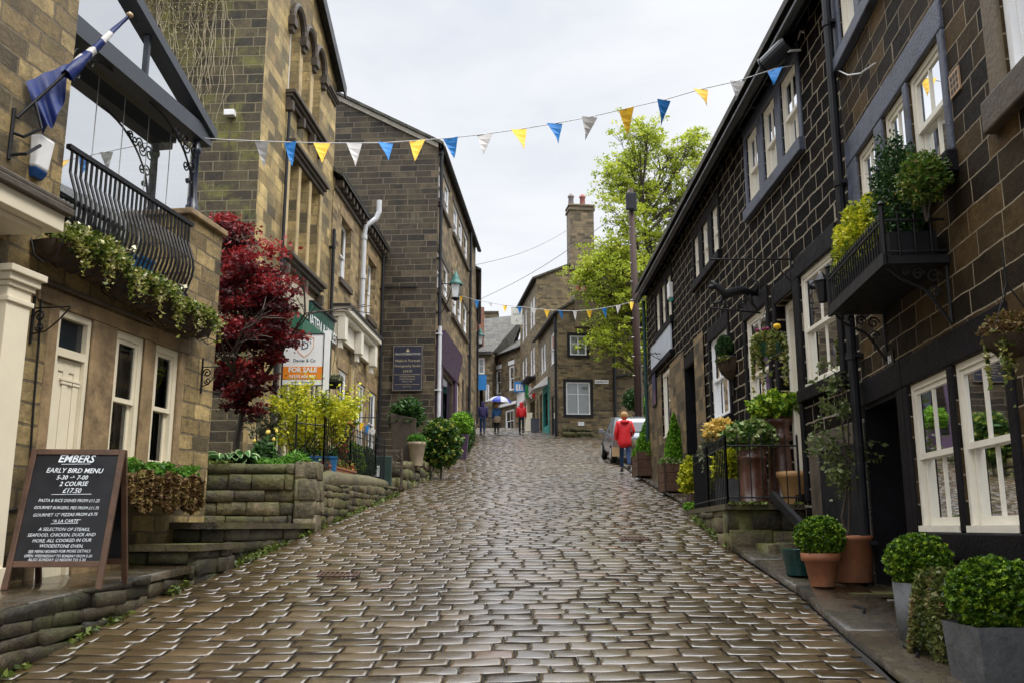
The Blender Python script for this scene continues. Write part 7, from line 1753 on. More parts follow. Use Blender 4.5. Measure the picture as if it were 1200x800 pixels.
# ================================================================== street lamp brackets
def lantern(name, label, loc, sc_, wallp, col):
    t = thing(name, label, 'street lamp', loc); k = sc_
    mb = MB(); mb.lathe([(.12*k,-.42*k),(.19*k,0)], 4, (0,0,0), 0, PI/4, 2*PI+PI/4); obj('glass_panes', mb, M_lampglass, t)
    mb = MB(); mb.lathe([(.21*k,-.005),(.22*k,.03*k),(.14*k,.13*k),(.12*k,.15*k),(.13*k,.2*k),(.08*k,.26*k),(.08*k,.32*k),(.04*k,.36*k),(.03*k,.42*k),(.001,.45*k)], 4 if False else 12); obj('lamp_top', mb, col, t, True); mb = MB(); mb.lathe([(.13*k,-.41*k),(.13*k,-.44*k),(.04*k,-.5*k),(.001,-.5*k)], 8); obj('lamp_base', mb, M_black, t)
    mb = MB()
    for q in range(4): a = PI/4+q*PI/2; mb.tube([(.122*k*math.cos(a),.122*k*math.sin(a),-.42*k),(.195*k*math.cos(a),.195*k*math.sin(a),0)], .008*k, 4)
    obj('lamp_frame', mb, M_black, t)
    w_ = Vector(wallp)-Vector(loc); mb = MB(); mb.tube([(w_.x,w_.y,.06*k),(0,0,.02*k)], .018, 6); mb.tube([(w_.x,w_.y,-.9*k),(w_.x*.5,w_.y*.5,-.5*k),(w_.x*.25,w_.y*.25,-.05*k)], .016, 6); mb.tube([(w_.x,w_.y,-1.1*k),(w_.x,w_.y,.2*k)], .022, 6); mb.tube([(w_.x*.8,w_.y*.8,-.1*k),(w_.x*.55,w_.y*.55,-.3*k),(w_.x*.75,w_.y*.75,-.45*k)], .012, 5); obj('bracket', mb, M_black, t)
    return t
lp = Y(534,334,29.6); wl = fD.W(1.0,.02,lp[2]); lantern('wall_street_lamp', 'green-topped glass lantern on an iron bracket at the corner of the dark gable house', lp, 1.08, wl, M_verdigris)
lp = Y(563,394,50); lantern('wall_street_lamp', 'farther pale glass lantern at the end of the dark house row', lp, 1.1, fD2.W(9.3,.02,lp[2]), M_verdigris)
fl_ = Y(543,382,34.5)

# ================================================================== telegraph pole, wires, bunting
pb_ = Y(748.5,490,34); ptop = Y(745.5,222,34)
t = thing('telegraph_pole', 'tall brown wooden telegraph pole with step irons behind the parked car', 'telegraph pole', (pb_[0],34,zg(34)))
mb = MB(); H_ = ptop[2]-zg(34); mb.tube([(0,0,-.2),(0,0,H_*.5),(-.08,0,H_)], [.15,.135,.11], 12); obj('pole', mb, M_redbark, t, True)
mb = MB()
for k in range(22):
    mb = MB(); z = 3+k*.36; s_ = 1 if k % 2 else -1; mb.tube([(s_*.1,-.08,z),(s_*.2,-.1,z)], .015, 4); obj('step_iron', mb, M_string, t)
mb = MB(); mb.box(-.3,-.0,-.28,-.12,H_-.9,H_-.25); mb.box(-.16,.12,-.22,-.11,H_-.95,H_-.2); obj('junction_box', mb, M_gutter, t, False, .02)
mb = MB(); mb.tube([(.12,-.12,0),(.12,-.12,3.4)], .04, 8); obj('cable_guard', mb, M_trimdark, t)
mb = MB(); mb.tube([(-.17,0,H_-3.6),(.2,0,H_-3.6)],.03,6); obj('pole_band', mb, M_black, t)
for k, (p, q, lab) in enumerate(((Y(555,311,44), Y(668,268,58), 'overhead wire from the dark row to the big chimney'), (Y(560,352,50), Y(745,235,34), 'lower overhead wire crossing to the telegraph pole'))):
    mb = MB(); P = [Vector(p).lerp(Vector(q), s_/10)-Vector((0,0,.35*math.sin(PI*s_/10))) for s_ in range(11)]; mb.tube(P, .014, 4); tag(obj('overhead_wire', mb, M_wire), lab, 'wire')
yy = lambda px: 10.1+(px-235)/695*.45
bp_ = [(235,162),(262,164),(300,165.5),(340,167),(377,168),(415,168),(452,167.5),(489,165),(528,162),(568,157.5),(608,152),(650,145),(691,137.5),(734,127.5),(778,117.5),(821,105),(864,95.5),(908,81),(930,77)]
line = [Y(px,py,yy(px)) for px, py in bp_]
fl = [(Y(px,py,yy(px)),c,(1,.06,0)) for (px, py), c in zip([(307,166),(340,167),(377,168),(415,168),(452,167.5),(489,165),(528,162),(568,157.5),(608,152),(650,145),(691,137.5),(734,127.5),(778,117.5),(821,105),(864,95.5),(908,81)], 'wbywbybwybwybywb')]
bunting('bunting', 'long string of yellow, blue and white pennants across the near street', line, fl, .19, .29, 3)
bp_ = [(541,347),(559,352),(575,355),(592,358),(609,359.5),(626,361.5),(641,363),(657,364),(674,364.5),(690.5,363.5),(708,361),(724.5,358),(740.5,354),(756,351)]
yy2 = lambda px: 30.5-(px-541)/215*6.3
line = [Y(px,py,yy2(px)) for px, py in bp_]
fl = [(Y(px,py,yy2(px)),c,(1,-.17,0)) for (px, py), c in zip(bp_[:-1], 'ybwybwybwybwy')]
bunting('bunting', 'short far string of pennants from the green-topped lamp to the black terrace', line, fl, .165, .27, 4, .008)

# ================================================================== tree behind the pole
def bigtree():
    base = Vector((7.9,45.5,zg(45.5)-.2)); t = thing('sycamore', 'tall spring-green tree rising behind the telegraph pole', 'tree', tuple(base)); r = random.Random(12); mb = MB()
    lobes = [(714,300,28,44.4),(745,320,44,45),(724,350,38,44.6),(692,320,18,44.2),(790,320,45,46.5),(835,240,30,47.5),(815,165,18,46.5),(758,160,30,44.5),(738,190,38,46),(782,185,36,46),(724,216,32,45),(758,225,46,47),(800,225,40,46),(728,262,34,44.5),(770,280,50,46),(812,275,36,47),(728,318,44,44.5),(694,325,26,44),(765,345,45,46),(738,372,36,44.8),(712,395,24,44.4),(748,412,24,45),(822,205,26,47)]
    trunk = [Vector((0,0,0)),Vector((-.1,0,2.5)),Vector((-.35,.1,5.)),Vector((-.6,.1,7.5)),Vector((-.9,.1,10.)),Vector((-1.1,0,12.5))]
    mb.tube(trunk, [.32,.27,.22,.17,.11,.05], 10)
    P = []; lv = []
    for (px, py, rp, y) in lobes:
        c = Vector(Y(px,py,y))-base; R_ = rp/1080*46
        zj = max(1.8, min(11.5, c.z-abs(c.x+.6)*.75-1.2)); i = 0
        while i < 4 and trunk[i+1].z < zj: i += 1
        j = trunk[i].lerp(trunk[i+1], max(0,min(1,(zj-trunk[i].z)/(trunk[i+1].z-trunk[i].z))))
        m1 = j.lerp(c,.4)+Vector((r.gauss(0,.1),r.gauss(0,.2),-.15)); m2 = j.lerp(c,.75)+Vector((r.gauss(0,.15),r.gauss(0,.2),.05))
        mb.tube([j,m1,m2,c], [.09,.07,.05,.025], 6, cap=False)
        for k in range(int(30*(R_/1.6)**1.6)+7):
            d = Vector((r.gauss(0,1),r.gauss(0,1.1),r.gauss(0,1))).normalized()*R_*r.uniform(.25,1.12); e = c+d
            st = [m1,m2,c][r.randrange(3)]
            q = st.lerp(e,.5)+Vector((r.gauss(0,.12),r.gauss(0,.12),.12)); mb.tube([st,q,e], [.026,.017,.007], 4, cap=False)
            for w in range(r.randint(3,5)):
                o_ = Vector((r.gauss(0,.33),r.gauss(0,.33),r.gauss(.02,.18))); ee = e+o_; mb.tube([q.lerp(e,.6),ee], [.009,.004], 3, cap=False)
                n = r.randint(11,20); g = nr.normal(size=(n,3))*[.13,.13,.06]+np.array(ee); P.append(g)
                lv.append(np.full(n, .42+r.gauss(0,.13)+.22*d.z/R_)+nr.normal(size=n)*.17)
    obj('trunk', mb, M_bark, t); P = np.concatenate(P); print('leaves', len(P))
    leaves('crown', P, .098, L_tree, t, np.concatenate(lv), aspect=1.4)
bigtree()
def backtree(name, label, x, y, R, H_, n, mat, seed):
    t = thing(name, label, 'tree', (x,y,zg(y)-.3)); mb = MB(); r = random.Random(seed); segs = []
    mb.tube([(0,0,0),(.1,0,H_*.45),(0,0,H_*.8)], [.3,.2,.06], 8)
    for k in range(26):
        z = H_*r.uniform(.25,.85); a = r.uniform(0,2*PI); l = R*r.uniform(.5,1); e = Vector((math.cos(a)*l,math.sin(a)*l,z+r.uniform(.2,1.4))); mb.tube([(0,0,z),tuple(e*.5+Vector((0,0,z*.5+.1))),tuple(e)], [.07,.05,.02], 4, cap=False); segs.append(((0,0,z),tuple(e)))
    obj('trunk', mb, M_bark, t); k = nr.integers(0,len(segs),n); w = nr.uniform(.35,1.1,n)[:,None]; A_ = np.array([s[0] for s in segs])[k]; B_ = np.array([s[1] for s in segs])[k]
    P = A_+(B_-A_)*w+nr.normal(size=(n,3))*[.4,.4,.3]; leaves('crown', P, .16, mat, t, .5+.5*fbm(P,.8,seed)+nr.normal(size=n)*.15)
backtree('garden_tree', 'second spring-green tree filling the gap behind the black terrace', 10.5, 52, 3.2, 10, 9000, L_tree, 4)
backtree('street_tree', 'leafy tree behind the camera on the left, mirrored in the terrace glass', -14, 20, 3, 9, 6000, L_dark, 5)

# ================================================================== blackboard sign
ax0, ay0 = -3.48, 7.45; zf = zpl(7.3)
t = thing('blackboard_sign', 'wooden A-frame blackboard with a chalked menu on the wet pavement', 'sign', (ax0,ay0,zf), .10)
W_, Hb, ln = .36, 1.07, .30
def lean(x, q, off=0., side=-1):    # q height along board, tilt
    return (x, side*(ln*(1-q/Hb)+.012)+side*off*1.0, q)
def leanbox(mb, x0, x1, q0, q1, t0, t1, side=-1):
    P = [lean(x0,q0,t0,side), lean(x1,q0,t0,side), lean(x1,q0,t1,side), lean(x0,q0,t1,side), lean(x0,q1,t0,side), lean(x1,q1,t0,side), lean(x1,q1,t1,side), lean(x0,q1,t1,side)]
    mb.hexa(P)
for side, nm in ((-1,'front'),(1,'rear')):
    mb = MB(); leanbox(mb, -W_+.04, W_-.04, .2, Hb-.04, 0, .01, side); fb = obj('blackboard', mb, M_board, t)
    mb = MB(); leanbox(mb, -W_, -W_+.045, .0, Hb, -.012, .024, side); leanbox(mb, W_-.045, W_, .0, Hb, -.012, .024, side); leanbox(mb, -W_+.046, W_-.046, Hb-.045, Hb, -.01, .022, side); leanbox(mb, -W_+.046, W_-.046, .16, .205, -.01, .022, side); obj('wooden_frame', mb, M_wood, t, False, .004)
    if side == -1: front = fb
v1 = Vector(lean(0,0)); v2 = Vector(lean(0,1.0)); uz = (v2-v1).normalized(); ux = Vector((1,0,0)); nn = ux.cross(uz); Rb = Matrix((ux,uz,nn)).transposed()
lines = [('EMBERS',.088,1.0,.003),('EARLY BIRD MENU',.056,.915,.001),('5-30 → 7-00',.05,.862,.001),('2 COURSE',.05,.812,.001),('£17.50',.055,.757,.001),('PASTA & RICE DISHES FROM £11.25',.036,.685,0),('GOURMET BURGERS, PIES FROM £11.75',.034,.63,0),('GOURMET 12" PIZZAS FROM £9.75',.034,.577,0),('“A LA CARTE”',.036,.528,0),('A SELECTION OF STEAKS,',.036,.465,0),('SEAFOOD, CHICKEN, DUCK AND',.036,.423,0),('MORE, ALL COOKED IN OUR',.036,.381,0),('WOODSTONE OVEN.',.036,.34,0),('SEE MENU BOARD FOR MORE DETAILS',.032,.302,0),('OPEN: WEDNESDAY TO SUNDAY FROM 5-30',.030,.268,0),('ALSO SUNDAY 12 NOON TO 5.30.',.030,.240,0)]
r = random.Random(4)
for s_, sz, q, bd_ in lines:
    p = Vector(lean(r.uniform(-.012,.012),q-.035,.0125)); text('chalk_lettering', s_, sz*1.0, M_chalk, front, p, Rb @ Matrix.Rotation(r.uniform(-.012,.02),3,'Z'), shear=.25, ext=.0004, bold=bd_*.5, sx=.92 if len(s_) < 30 else .82)
text('chalk_lettering', 'TEL: 01535-662809', .036, M_chalk, front, Vector(lean(-.13,.208-.03,.0125)), Rb, shear=.25, ext=.0004, sx=.9); 
mb = MB()
for (x0,x1,q) in ((-.11,.11,.948),(-.14,.16,.708),(-.1,.1,.483)): a_, b_ = lean(x0,q,.0125), lean(x1,q+.004,.0125); mb.tube([a_,b_], .0022, 4)
obj('chalk_underline', mb, M_chalk, front)

# bench, sacks, planters further up left
t = thing('garden_bench', 'weathered wooden bench end with a crossed back beside the railing', 'bench', (-2.78,19.75,2.5), .18)
t.scale = (.62,.62,.8)
mb = MB(); mb.box(-.7,.7,-.22,.22,.42,.46); obj('seat', mb, M_oldwood, t)
mb = MB(); mb.box(-.7,.7,.19,.24,.85,.93); mb.box(-.7,.7,.19,.24,.5,.56)
for k in range(4): x = -.6+k*.35; mb.tube([(x,.215,.56),(x+.3,.215,.85)], .018, 4); mb.tube([(x+.3,.215,.56),(x,.215,.85)], .018, 4)
obj('backrest', mb, M_oldwood, t)
for sx_ in (-1,1):
    for sy_ in (-1,1): mb = MB(); mb.box(sx_*.7-.035,sx_*.7+.035,sy_*.2-.035,sy_*.2+.035,-.15,.95 if sy_ > 0 else .62); obj('leg', mb, M_oldwood, t)
    mb = MB(); mb.box(sx_*.7-.04,sx_*.7+.04,-.24,.2,.62,.66); obj('armrest', mb, M_oldwood, t)
bx = Y(443,545,19.0); t = thing('grit_box', 'dark green box with a white notice at the foot of the railing', 'box', (bx[0],19.3,2.42), .06)
mb = MB(); mb.box(-.24,.24,-.15,.15,0,.62); obj('box_body', mb, paint('very_dark_green', (.008,.03,.022), .5), t, False, .01); mb = MB(); mb.box(-.2,.0,-.155,-.151,.2,.42); obj('notice', mb, M_pwhite, t)
t = thing('wooden_planter', 'tall dark tapering planter with grass-like foliage by the gable wall', 'planter', (Y(473,540,22.5)[0],22.5,3.05)); mb = MB(); mb.hexa([(-.22,-.22,0),(.22,-.22,0),(.22,.22,0),(-.22,.22,0),(-.32,-.32,1.25),(.32,-.32,1.12),(.32,.32,1.12),(-.32,.32,1.25)]); obj('planter_body', mb, M_oldwood, t, False, .01)
blob('foliage', (.05,0,1.25), (.42,.35,.38), 1300, .07, L_dark, t, .4, .4, 15., lvshift=.3, aspect=3)
t = thing('stone_pot', 'pale stone pot with a small green plant beside the tapering planter', 'planter', (Y(488,548,22.)[0],22.,3.02)); mb = MB(); mb.lathe([(.13,0),(.2,.48),(.22,.5),(.22,.56),(.18,.56),(.001,.52)], 16); obj('pot', mb, paint('pale_stone_pot', (.34,.27,.19), .7, 0, .3, 6), t, True); blob('foliage', (0,0,.62), (.24,.24,.14), 400, .05, L_fern, t, .3, .4, 16.)
x, y, z = Y(517,540,24.5); t = thing('spotted_laurel', 'large yellow-spotted laurel bush beside the setts below the dark house', 'bush', (x,24.5,3.15)); mb = MB(); mb.tube([(0,0,-.3),(.02,0,.3)], .03, 6); mb.tube([(0,0,0),(-.3,0,.6)], .02, 5); mb.tube([(0,0,0),(.25,.05,.7)], .02, 5); obj('trunk', mb, M_bark, t)
L_laurel = leafmat('spotted_laurel_leaves', [(0,(.015,.04,.01)),(.5,(.05,.13,.02)),(.72,(.2,.28,.04)),(1,(.62,.6,.12))]); blob('foliage', (0,0,.62), (.58,.5,.66), 3600, .085, L_laurel, t, .22, .35, 17.)
x, y, z = Y(540,515,29.5); t = thing('topiary_ball', 'yellow-green clipped ball in a tall purple planter by the purple shopfront', 'planter', (x+.05,28.6,3.65)); mb = MB(); mb.hexa([(-.17,-.17,0),(.17,-.17,0),(.17,.17,0),(-.17,.17,0),(-.24,-.24,.75),(.24,-.24,.75),(.24,.24,.75),(-.24,.24,.75)]); obj('planter_body', mb, M_purple, t); corelump('core', (0,0,1.05), (.28,.28,.3), M_core, t); blob('foliage', (0,0,1.08), (.38,.36,.38), 1700, .055, L_conif, t, .08, .15, 18., lvshift=.15)
x, y, z = Y(551,505,33); t = thing('box_shrub', 'smaller upright green shrub behind the clipped ball', 'bush', (x-.1,33,4.25)); corelump('core', (0,0,.7), (.2,.2,.6), M_core, t); blob('foliage', (0,0,.7), (.28,.28,.75), 900, .07, L_dark, t, .12, .2, 19., lvshift=.3)
t = thing('bollard', 'short dark bollard at the foot of the dark house row', 'bollard', (-1.72,34.5,zg(34.5))); mb = MB(); mb.lathe([(.07,0),(.07,.06),(.05,.1),(.045,.75),(.07,.78),(.06,.85),(.001,.9)], 12); obj('post', mb, M_black, t, True)
# weeds and moss along the wall feet and joints
P = []
def edge(x0, y0, x1, y1, zf_, n, sp_=.05, hh=.06):
    for _ in range(n):
        q_ = rnd.random(); x, y = x0+(x1-x0)*q_, y0+(y1-y0)*q_
        if mnoise.noise(Vector((x*2.2, y*2.2, 1.))) < -.02: continue
        P.append((x+rnd.gauss(0,sp_), y+rnd.gauss(0,sp_), zf_(y)+abs(rnd.gauss(0,hh))*.6))
edge(-3.15,3.5,-3.1,9.8, zg, 500, .02, .05); edge(-3.0,10.3,-2.82,13.3, zg, 500, .02, .05); edge(-2.79,13.8,-2.4,19.8, zg, 900, .02, .05); edge(-2.4,21,-1.95,29.5, lambda y: zg(y)+.05, 900, .05, .12)
edge(-5.,13.33,-2.85,13.34, lambda y: 2.5, 500, .03, .03); edge(-3.72,10,-3.5,10.8, lambda y: 1.65, 150, .02, .03); edge(2.64,11.6,2.9,15.4, lambda y: zg(y)+.03, 500, .02, .05); edge(2.7,11.48,3.55,11.48, lambda y: 1.88, 200, .02, .02); edge(2.6,47.5,4.4,47.2, zg, 300, .1, .15)
struct(leaves('weeds', np.array(P), .032, leafmat('weed_leaves', [(0,(.04,.06,.012)),(.5,(.1,.14,.02)),(1,(.2,.24,.05))]), None), 'stuff')

# ================================================================== parked car
def car(x, y, rz):
    t = thing('parked_car', 'silver hatchback parked facing up the lane mouth beyond the black terrace', 'car', (x,y,zg(y)+.0), rz)
    t.rotation_euler = (math.atan(.13),0,rz)
    W0 = .86
    st = [(0.0,.62,.74,.74,.86),(.04,.36,.9,.9,.95),(.12,.30,.96,.98,1.0),(.22,.28,.97,1.18,1.0),(.42,.26,.98,1.44,1.0),(.5,.26,.98,1.47,1.0),(1.15,.24,.98,1.52,1.01),(1.25,.24,.97,1.52,1.01),(1.95,.24,.96,1.50,1.01),(2.05,.24,.95,1.49,1.01),(2.55,.24,.93,1.30,1.0),(3.05,.25,.92,.97,.98),(3.5,.27,.86,.90,.95),(3.85,.3,.74,.77,.86),(3.95,.4,.6,.62,.7)]
    mb = MB(); n = 8
    rows = []
    for (yy, zb, zbelt, zr, wk) in st:
        w = W0*wk; green = zr > zbelt+.06; wr = w*(.76 if green else .9)
        half = [(0,zb),(w*.9,zb),(w*.985,zb+.12),(w,(zb+zbelt)/2),(w*.965,zbelt-.02),(w*.94,zbelt),(wr,zr-.03),(wr*.85,zr),(0,zr+.015)]
        ring = [(-a,yy,b) for a, b in half]+[(a,yy,b) for a, b in half[::-1]][1:-1] if False else [(-a,yy,b) for a, b in half]+[(a,yy,b) for a, b in half[-2:0:-1]]
        rows.append(len(mb.v)); mb.v += ring
    m_ = len(half)*2-2
    for i in range(len(st)-1):
        for k in range(m_):
            k2 = (k+1)%m_; g = k in (5,) or k == m_-6
            gl_ = (k == 5 or k == m_-6) and st[i][3] > st[i][2]+.1 and st[i+1][3] > st[i+1][2]+.02 and i not in (3,4,6,8)
            ws = (k in (7,6,8) and i in (10,)) or (k in (7,6,8) and i == 9)
            mb.f.append((rows[i]+k, rows[i+1]+k, rows[i+1]+k2, rows[i]+k2)); mb.mi.append(1 if gl_ or ws else 0)
    mb.f.append(tuple(rows[0]+k for k in range(m_))); mb.mi.append(0); mb.f.append(tuple(rows[-1]+k for k in range(m_))[::-1]); mb.mi.append(0)
    body = obj('body', mb, [M_silver, M_carglass], t, True)
    mb = MB(); mb.face([(-.62,.145,1.06),(.62,.145,1.06),(.55,.33,1.36),(-.55,.33,1.36)]); mb.v = [(a,b-.03,c) for a,b,c in mb.v]; obj('rear_window', mb, M_carglass, t)
    mb = MB()
    for s_ in (-1,1): mb = MB(); mb.hexa([(s_*.70,.03,.78),(s_*.84,.08,.78),(s_*.84,.2,.78),(s_*.70,.12,.78),(s_*.70,.05,1.08),(s_*.80,.12,1.08),(s_*.80,.24,1.08),(s_*.70,.16,1.08)]); obj('tail_light', mb, M_redlens, t, False, .01)
    mb = MB(); mb.box(-.26,.26,-.012,.01,.62,.73); obj('number_plate', mb, M_plate, t)
    mb = MB(); mb.box(-.8,.8,-.05,.12,.3,.52); obj('bumper', mb, M_silver, t, False, .03)
    for s_ in (-1,1):
        mb = MB(); mb.tube([(s_*.84,2.45,.98),(s_*.93,2.42,1.0)], .02, 5); mb.box(s_*.98-.08,s_*.98+.08,2.36,2.46,.93,1.08); obj('door_mirror', mb, M_silver, t, False, .02)
    for yy in (.68,3.15):
        for s_ in (-1,1):
            mb = MB(); mb.tube([(s_*.68,yy,.31),(s_*.70,yy,.31),(s_*.86,yy,.31),(s_*.875,yy,.31)], [.27,.31,.31,.28], 22); w_ = obj('wheel', mb, M_tyre, t); mb = MB(); mb.tube([(s_*.86,yy,.31),(s_*.885,yy,.31)], [.2,.18], 18); obj('rim', mb, M_greypipe, w_)
    mb = MB(); mb.tube([(.0,1.2,1.5),(.0,.9,1.68)], .006, 4); obj('aerial', mb, M_black, t)
car(4.16, 30.2, .02)

# ================================================================== people
def skinmesh(name, V, E_, R, root, mat, parent, sub=2):
    me = bpy.data.meshes.new(name); me.from_pydata(V, E_, []); assign(me, mat); o = bpy.data.objects.new(name, me); COL.objects.link(o); o.parent = parent
    m_ = o.modifiers.new('skin', 'SKIN'); m_.use_smooth_shade = True
    sv = me.skin_vertices[0].data
    for i, r_ in enumerate(R): sv[i].radius = r_ if isinstance(r_, tuple) else (r_, r_); sv[i].use_root = (i == root)
    s_ = o.modifiers.new('sub', 'SUBSURF'); s_.levels = sub; s_.render_levels = sub
    return o
def person(label, loc, rz, H=1.68, coat=None, legs=None, hairm=None, hood=False, stride=.16, coat_len=.5, larm='down', rarm='down', backpack=None):
    k = H/1.7; t = thing('person', label, 'person', loc, rz); s_ = stride
    # faces +y; left = -x
    hips = (0,0,.92*k)
    kl, kr = (-.09*k, s_*.55, .50*k), (.09*k, -s_*.25, .49*k); al, ar = (-.09*k, s_*.75, .085*k), (.09*k, -s_*1.1, .13*k)
    def arm(side, mode):
        sh = (side*.19*k,0,1.40*k)
        if mode == 'down': return [sh,(side*.24*k,-.04*k,1.13*k),(side*.24*k,.06*k,.89*k),(side*.235*k,.08*k,.80*k)]
        if mode == 'bent': return [sh,(side*.26*k,-.06*k,1.14*k),(side*.20*k,.16*k,1.02*k),(side*.13*k,.22*k,1.02*k)]
        if mode == 'up': return [sh,(side*.23*k,.03*k,1.17*k),(side*.12*k,.2*k,1.24*k),(side*.1*k,.22*k,1.32*k)]
    L_, R_ = arm(-1,larm), arm(1,rarm)
    V = [hips,(0,0,1.12*k),(0,0,1.36*k),(0,.0,1.47*k),(0,.02*k,1.55*k),(0,.02*k,1.64*k)]+L_+R_+[(-.09*k,0,.88*k),kl,al,(-.09*k,al[1]+.14*k,al[2]-.05*k),(.09*k,0,.88*k),kr,ar,(.09*k,ar[1]+.12*k,ar[2]-.08*k)]
    E_ = [(0,1),(1,2),(2,3),(3,4),(4,5),(2,6),(6,7),(7,8),(8,9),(2,10),(10,11),(11,12),(12,13),(0,14),(14,15),(15,16),(16,17),(0,18),(18,19),(19,20),(20,21)]
    R = [.12*k,.11*k,.13*k,.05*k,.075*k,.085*k,.05*k,.042*k,.033*k,.03*k,.05*k,.042*k,.033*k,.03*k,.08*k,.055*k,.036*k,.03*k,.08*k,.055*k,.036*k,.03*k]
    skinmesh('body', V, E_, R, 0, M_skin, t)
    skinmesh('trousers', [hips,V[14],V[15],(V[16][0],V[16][1],V[16][2]+.02),V[18],V[19],(V[20][0],V[20][1],V[20][2]+.02)], [(0,1),(1,2),(2,3),(0,4),(4,5),(5,6)], [.12*k,.085*k,.07*k,.056*k,.085*k,.07*k,.056*k], 0, legs, t)
    cb = (0,0,(.96-coat_len*.33)*k)
    CV = [cb,(0,0,1.12*k),(0,0,1.34*k),(0,0,1.45*k)]+[V[6],V[7],(V[8])]+[V[10],V[11],(V[12])]
    skinmesh('coat', CV, [(0,1),(1,2),(2,3),(2,4),(4,5),(5,6),(2,7),(7,8),(8,9)], [(.235*k,.2*k),(.2*k,.165*k),(.185*k,.15*k),.08*k,.085*k,.062*k,.05*k,.085*k,.062*k,.05*k], 0, coat, t)
    hb = MB(); hb.lathe([(.001,-.12),(.075,-.10),(.105,-.03),(.11,.03),(.085,.09),(.04,.115),(.001,.12)], 14, (0,-.005,1.62*k)); obj('hood' if hood else 'hair', hb, coat if hood else hairm, t, True)
    if hood: hb = MB(); hb.lathe([(.001,0),(.1,.03),(.12,.09),(.09,.15),(.001,.17)], 12, (0,-.01,1.43*k)); obj('collar', hb, coat, t, True)
    else: hb = MB(); hb.tube([(-.1,-.09,1.44*k),(0,-.15,1.42*k),(.1,-.09,1.44*k)], .045, 8); obj('hood', hb, coat, t, True)
    for q in (16,20): sb = MB(); p = V[q]; sb.hexa([(p[0]-.045,p[1]-.06,p[2]-.085),(p[0]+.045,p[1]-.06,p[2]-.085),(p[0]+.04,p[1]+.2,p[2]-.085),(p[0]-.04,p[1]+.2,p[2]-.085),(p[0]-.045,p[1]-.06,p[2]+.02),(p[0]+.045,p[1]-.06,p[2]+.02),(p[0]+.035,p[1]+.2,p[2]-.035),(p[0]-.035,p[1]+.2,p[2]-.035)]); obj('shoe', sb, M_shoe, t, False, .015)
    fb = MB(); fb.lathe([(.001,-.03),(.012,-.015),(.012,.02),(.001,.035)], 6, (0,.108*k,1.6*k)); obj('nose', fb, M_skin, t, True)
    return t
wy = 26.4; wx = Y(733,553,wy)[0]
person('woman in a hooded red coat and blue jeans walking uphill past the parked car', (wx,wy,zg(wy)+.06), -.05, 1.66, M_redcoat, M_jeans, M_blond, False, .2, .95, 'down', 'bent')
t = thing('paper_bag', 'brown paper bag hanging from the red-coated woman’s left hand', 'bag', (wx-.26,wy+.06,zg(wy)+.5)); mb = MB(); mb.hexa([(-.1,-.06,-.02),(.1,-.06,-.02),(.1,.06,-.02),(-.1,.06,-.02),(-.11,-.05,.24),(.11,-.05,.24),(.11,.05,.24),(-.11,.05,.24)]); obj('bag_body', mb, M_paperbag, t); mb = MB(); mb.tube([(-.05,0,.24),(0,0,.34),(.05,0,.24)], .006, 4); obj('handle', mb, M_paperbag, t)
t = thing('shoulder_bag', 'patterned brown shoulder bag at the red-coated woman’s right hip', 'bag', (wx+.27,wy-.02,zg(wy)+.62)); mb = MB(); mb.lathe([(.001,0),(.12,.03),(.15,.15),(.12,.3),(.05,.33)], 12, (0,0,0), 0, 0, 2*PI, .75, .6); obj('bag_body', mb, paint('patterned_bag', (.16,.13,.08), .8, 0, .6, 22), t, True); mb = MB(); mb.tube([(0,-.03,.32),(-.08,-.1,.6),(-.12,-.1,.85)], .009, 4); obj('strap', mb, M_beige, t)
wy2 = 49.5
for (px, y, lab, args) in ((565.5, 49.5, 'walker in a dark purple jacket and blue jeans at the far left of the street', dict(coat=M_purplecoat, legs=M_jeans, hairm=M_darkcloth, hood=True, stride=.1, coat_len=.3, H=1.78)),
                          (582, 50.5, 'walker in a blue jacket and black trousers under the blue and white umbrella', dict(coat=M_bluecoat, legs=M_darkcloth, hairm=M_blond, stride=.16, coat_len=.3, rarm='up', H=1.62)),
                          (611, 50.5, 'small far figure in a hooded red jacket and dark trousers', dict(coat=M_redcoat, legs=M_darkcloth, hairm=M_darkcloth, hood=True, stride=.16, coat_len=.35, H=1.72))):
    x = Y(px,500,y)[0]; person(lab, (x,y,zg(y)), 0, **args)
x = Y(583.5,500,50.5)[0]
t = thing('waist_bag', 'beige jacket tied round the waist of the walker under the umbrella', 'jacket', (x-.04,50.5,zg(50.5)+.85)); mb = MB(); mb.lathe([(.2,-.24),(.24,-.1),(.21,.05),(.17,.12)], 12); obj('cloth', mb, M_beige, t, True)
t = thing('umbrella', 'open golf umbrella with alternating royal blue and white panels', 'umbrella', (x+.05,50.7,zg(50.5)+1.28)); t.rotation_euler = (.12,.08,.1)
mb = MB(); mb.tube([(0,0,-.05),(0,0,.86)], .012, 6); obj('shaft', mb, M_black, t)
for k in range(8):
    mb = MB(); a0, a1 = 2*PI*k/8, 2*PI*(k+1)/8; n = 6
    for i in range(n):
        def up_(q, a, s): sag = .05*math.sin(PI*s)*q; return ((.68*math.sin(q*1.2)/math.sin(1.2)-sag)*math.cos(a),(.68*math.sin(q*1.2)/math.sin(1.2)-sag)*math.sin(a),.42+.42*math.cos(q*1.35))
        for j in range(4):
            b0, b1 = a0+(a1-a0)*j/4, a0+(a1-a0)*(j+1)/4; mb.face([up_(i/n,b0,j/4),up_((i+1)/n,b0,j/4),up_((i+1)/n,b1,(j+1)/4),up_(i/n,b1,(j+1)/4)])
    obj('canopy_panel', mb, M_umbB if k % 2 else M_umbW, t, True)

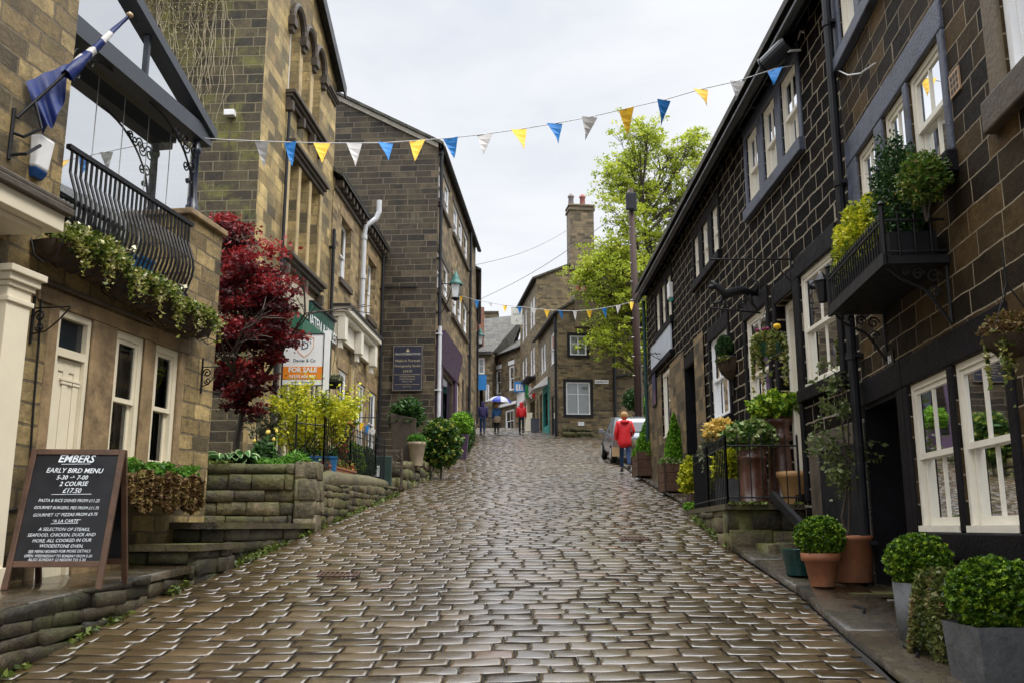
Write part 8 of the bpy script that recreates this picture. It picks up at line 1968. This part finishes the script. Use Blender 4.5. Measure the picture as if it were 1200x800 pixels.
# ================================================================== sky, light, camera
w = bpy.data.worlds.new('World'); sc.world = w; w.use_nodes = True; nt = w.node_tree; nt.nodes.clear(); q = N(nt)
out = q.n('ShaderNodeOutputWorld'); bg = q.n('ShaderNodeBackground'); nt.links.new(bg.outputs[0], out.inputs[0])
SUN_EL, SUN_AZ = 52, 120      # high soft sun, behind the cloud, from the right and a little behind
sky = q.n('ShaderNodeTexSky'); sky.sky_type = 'NISHITA'; sky.sun_disc = False; sky.sun_elevation = math.radians(SUN_EL); sky.sun_rotation = math.radians(SUN_AZ)
tc = q.n('ShaderNodeTexCoord').outputs['Generated']; sp = q.n('ShaderNodeSeparateXYZ'); q.l(tc, sp.inputs[0])
mp = q.n('ShaderNodeMapping'); q.l(tc, mp.inputs[0]); mp.inputs['Scale'].default_value = (1.6,1.6,4.2)
c1 = q.noise(mp.outputs[0], 1.7, 7, .55); q.val(c1.inputs['Distortion'], .4)
cloud = q.ramp(c1.outputs[0], [(.3,(.74,.78,.85)),(.5,(.88,.90,.93)),(.68,(.97,.975,.985))])
el = q.math('ADD', q.rng(sp.outputs[2], 0, .5, .82, .82), q.rng(sp.outputs[2], .54, .92, 0, 3.6))
ck = q.n('ShaderNodeCombineColor'); [q.l(el, ck.inputs[i]) for i in range(3)]
cl = q.mix(1.0, cloud, ck.outputs[0], 'MULTIPLY')
nsk = q.mix(1.0, sky.outputs[0], (.1,.1,.1,1), 'MULTIPLY')
tot = q.mix(.94, nsk, cl); q.l(tot, bg.inputs[0]); bg.inputs[1].default_value = 1.0
sl = bpy.data.lights.new('sun', 'SUN'); sl.energy = 1.5; sl.angle = math.radians(18); sl.color = (1,.95,.87); so = bpy.data.objects.new('sun', sl); COL.objects.link(so)
az, el_ = math.radians(SUN_AZ), math.radians(SUN_EL)
dirv = Vector((math.sin(az)*math.cos(el_), math.cos(az)*math.cos(el_), math.sin(el_)))
so.rotation_euler = dirv.to_track_quat('Z','Y').to_euler(); so.location = (10,-10,30)
cam = bpy.data.cameras.new('camera'); co = bpy.data.objects.new('camera', cam); COL.objects.link(co); sc.camera = co
cam.sensor_width = 36; cam.lens = F/1200*36; cam.clip_start = .05; cam.clip_end = 1500
co.location = (0,0,CZ); co.rotation_euler = (PI/2+TH,0,0)
vs = sc.view_settings; vs.view_transform = 'Standard'; vs.look = 'None'; vs.gamma = 1; vs.use_curve_mapping = False; vs.exposure = 0.42
sc.cycles.max_bounces = 6; sc.cycles.diffuse_bounces = 2; sc.cycles.transparent_max_bounces = 12; sc.cycles.use_denoising = True
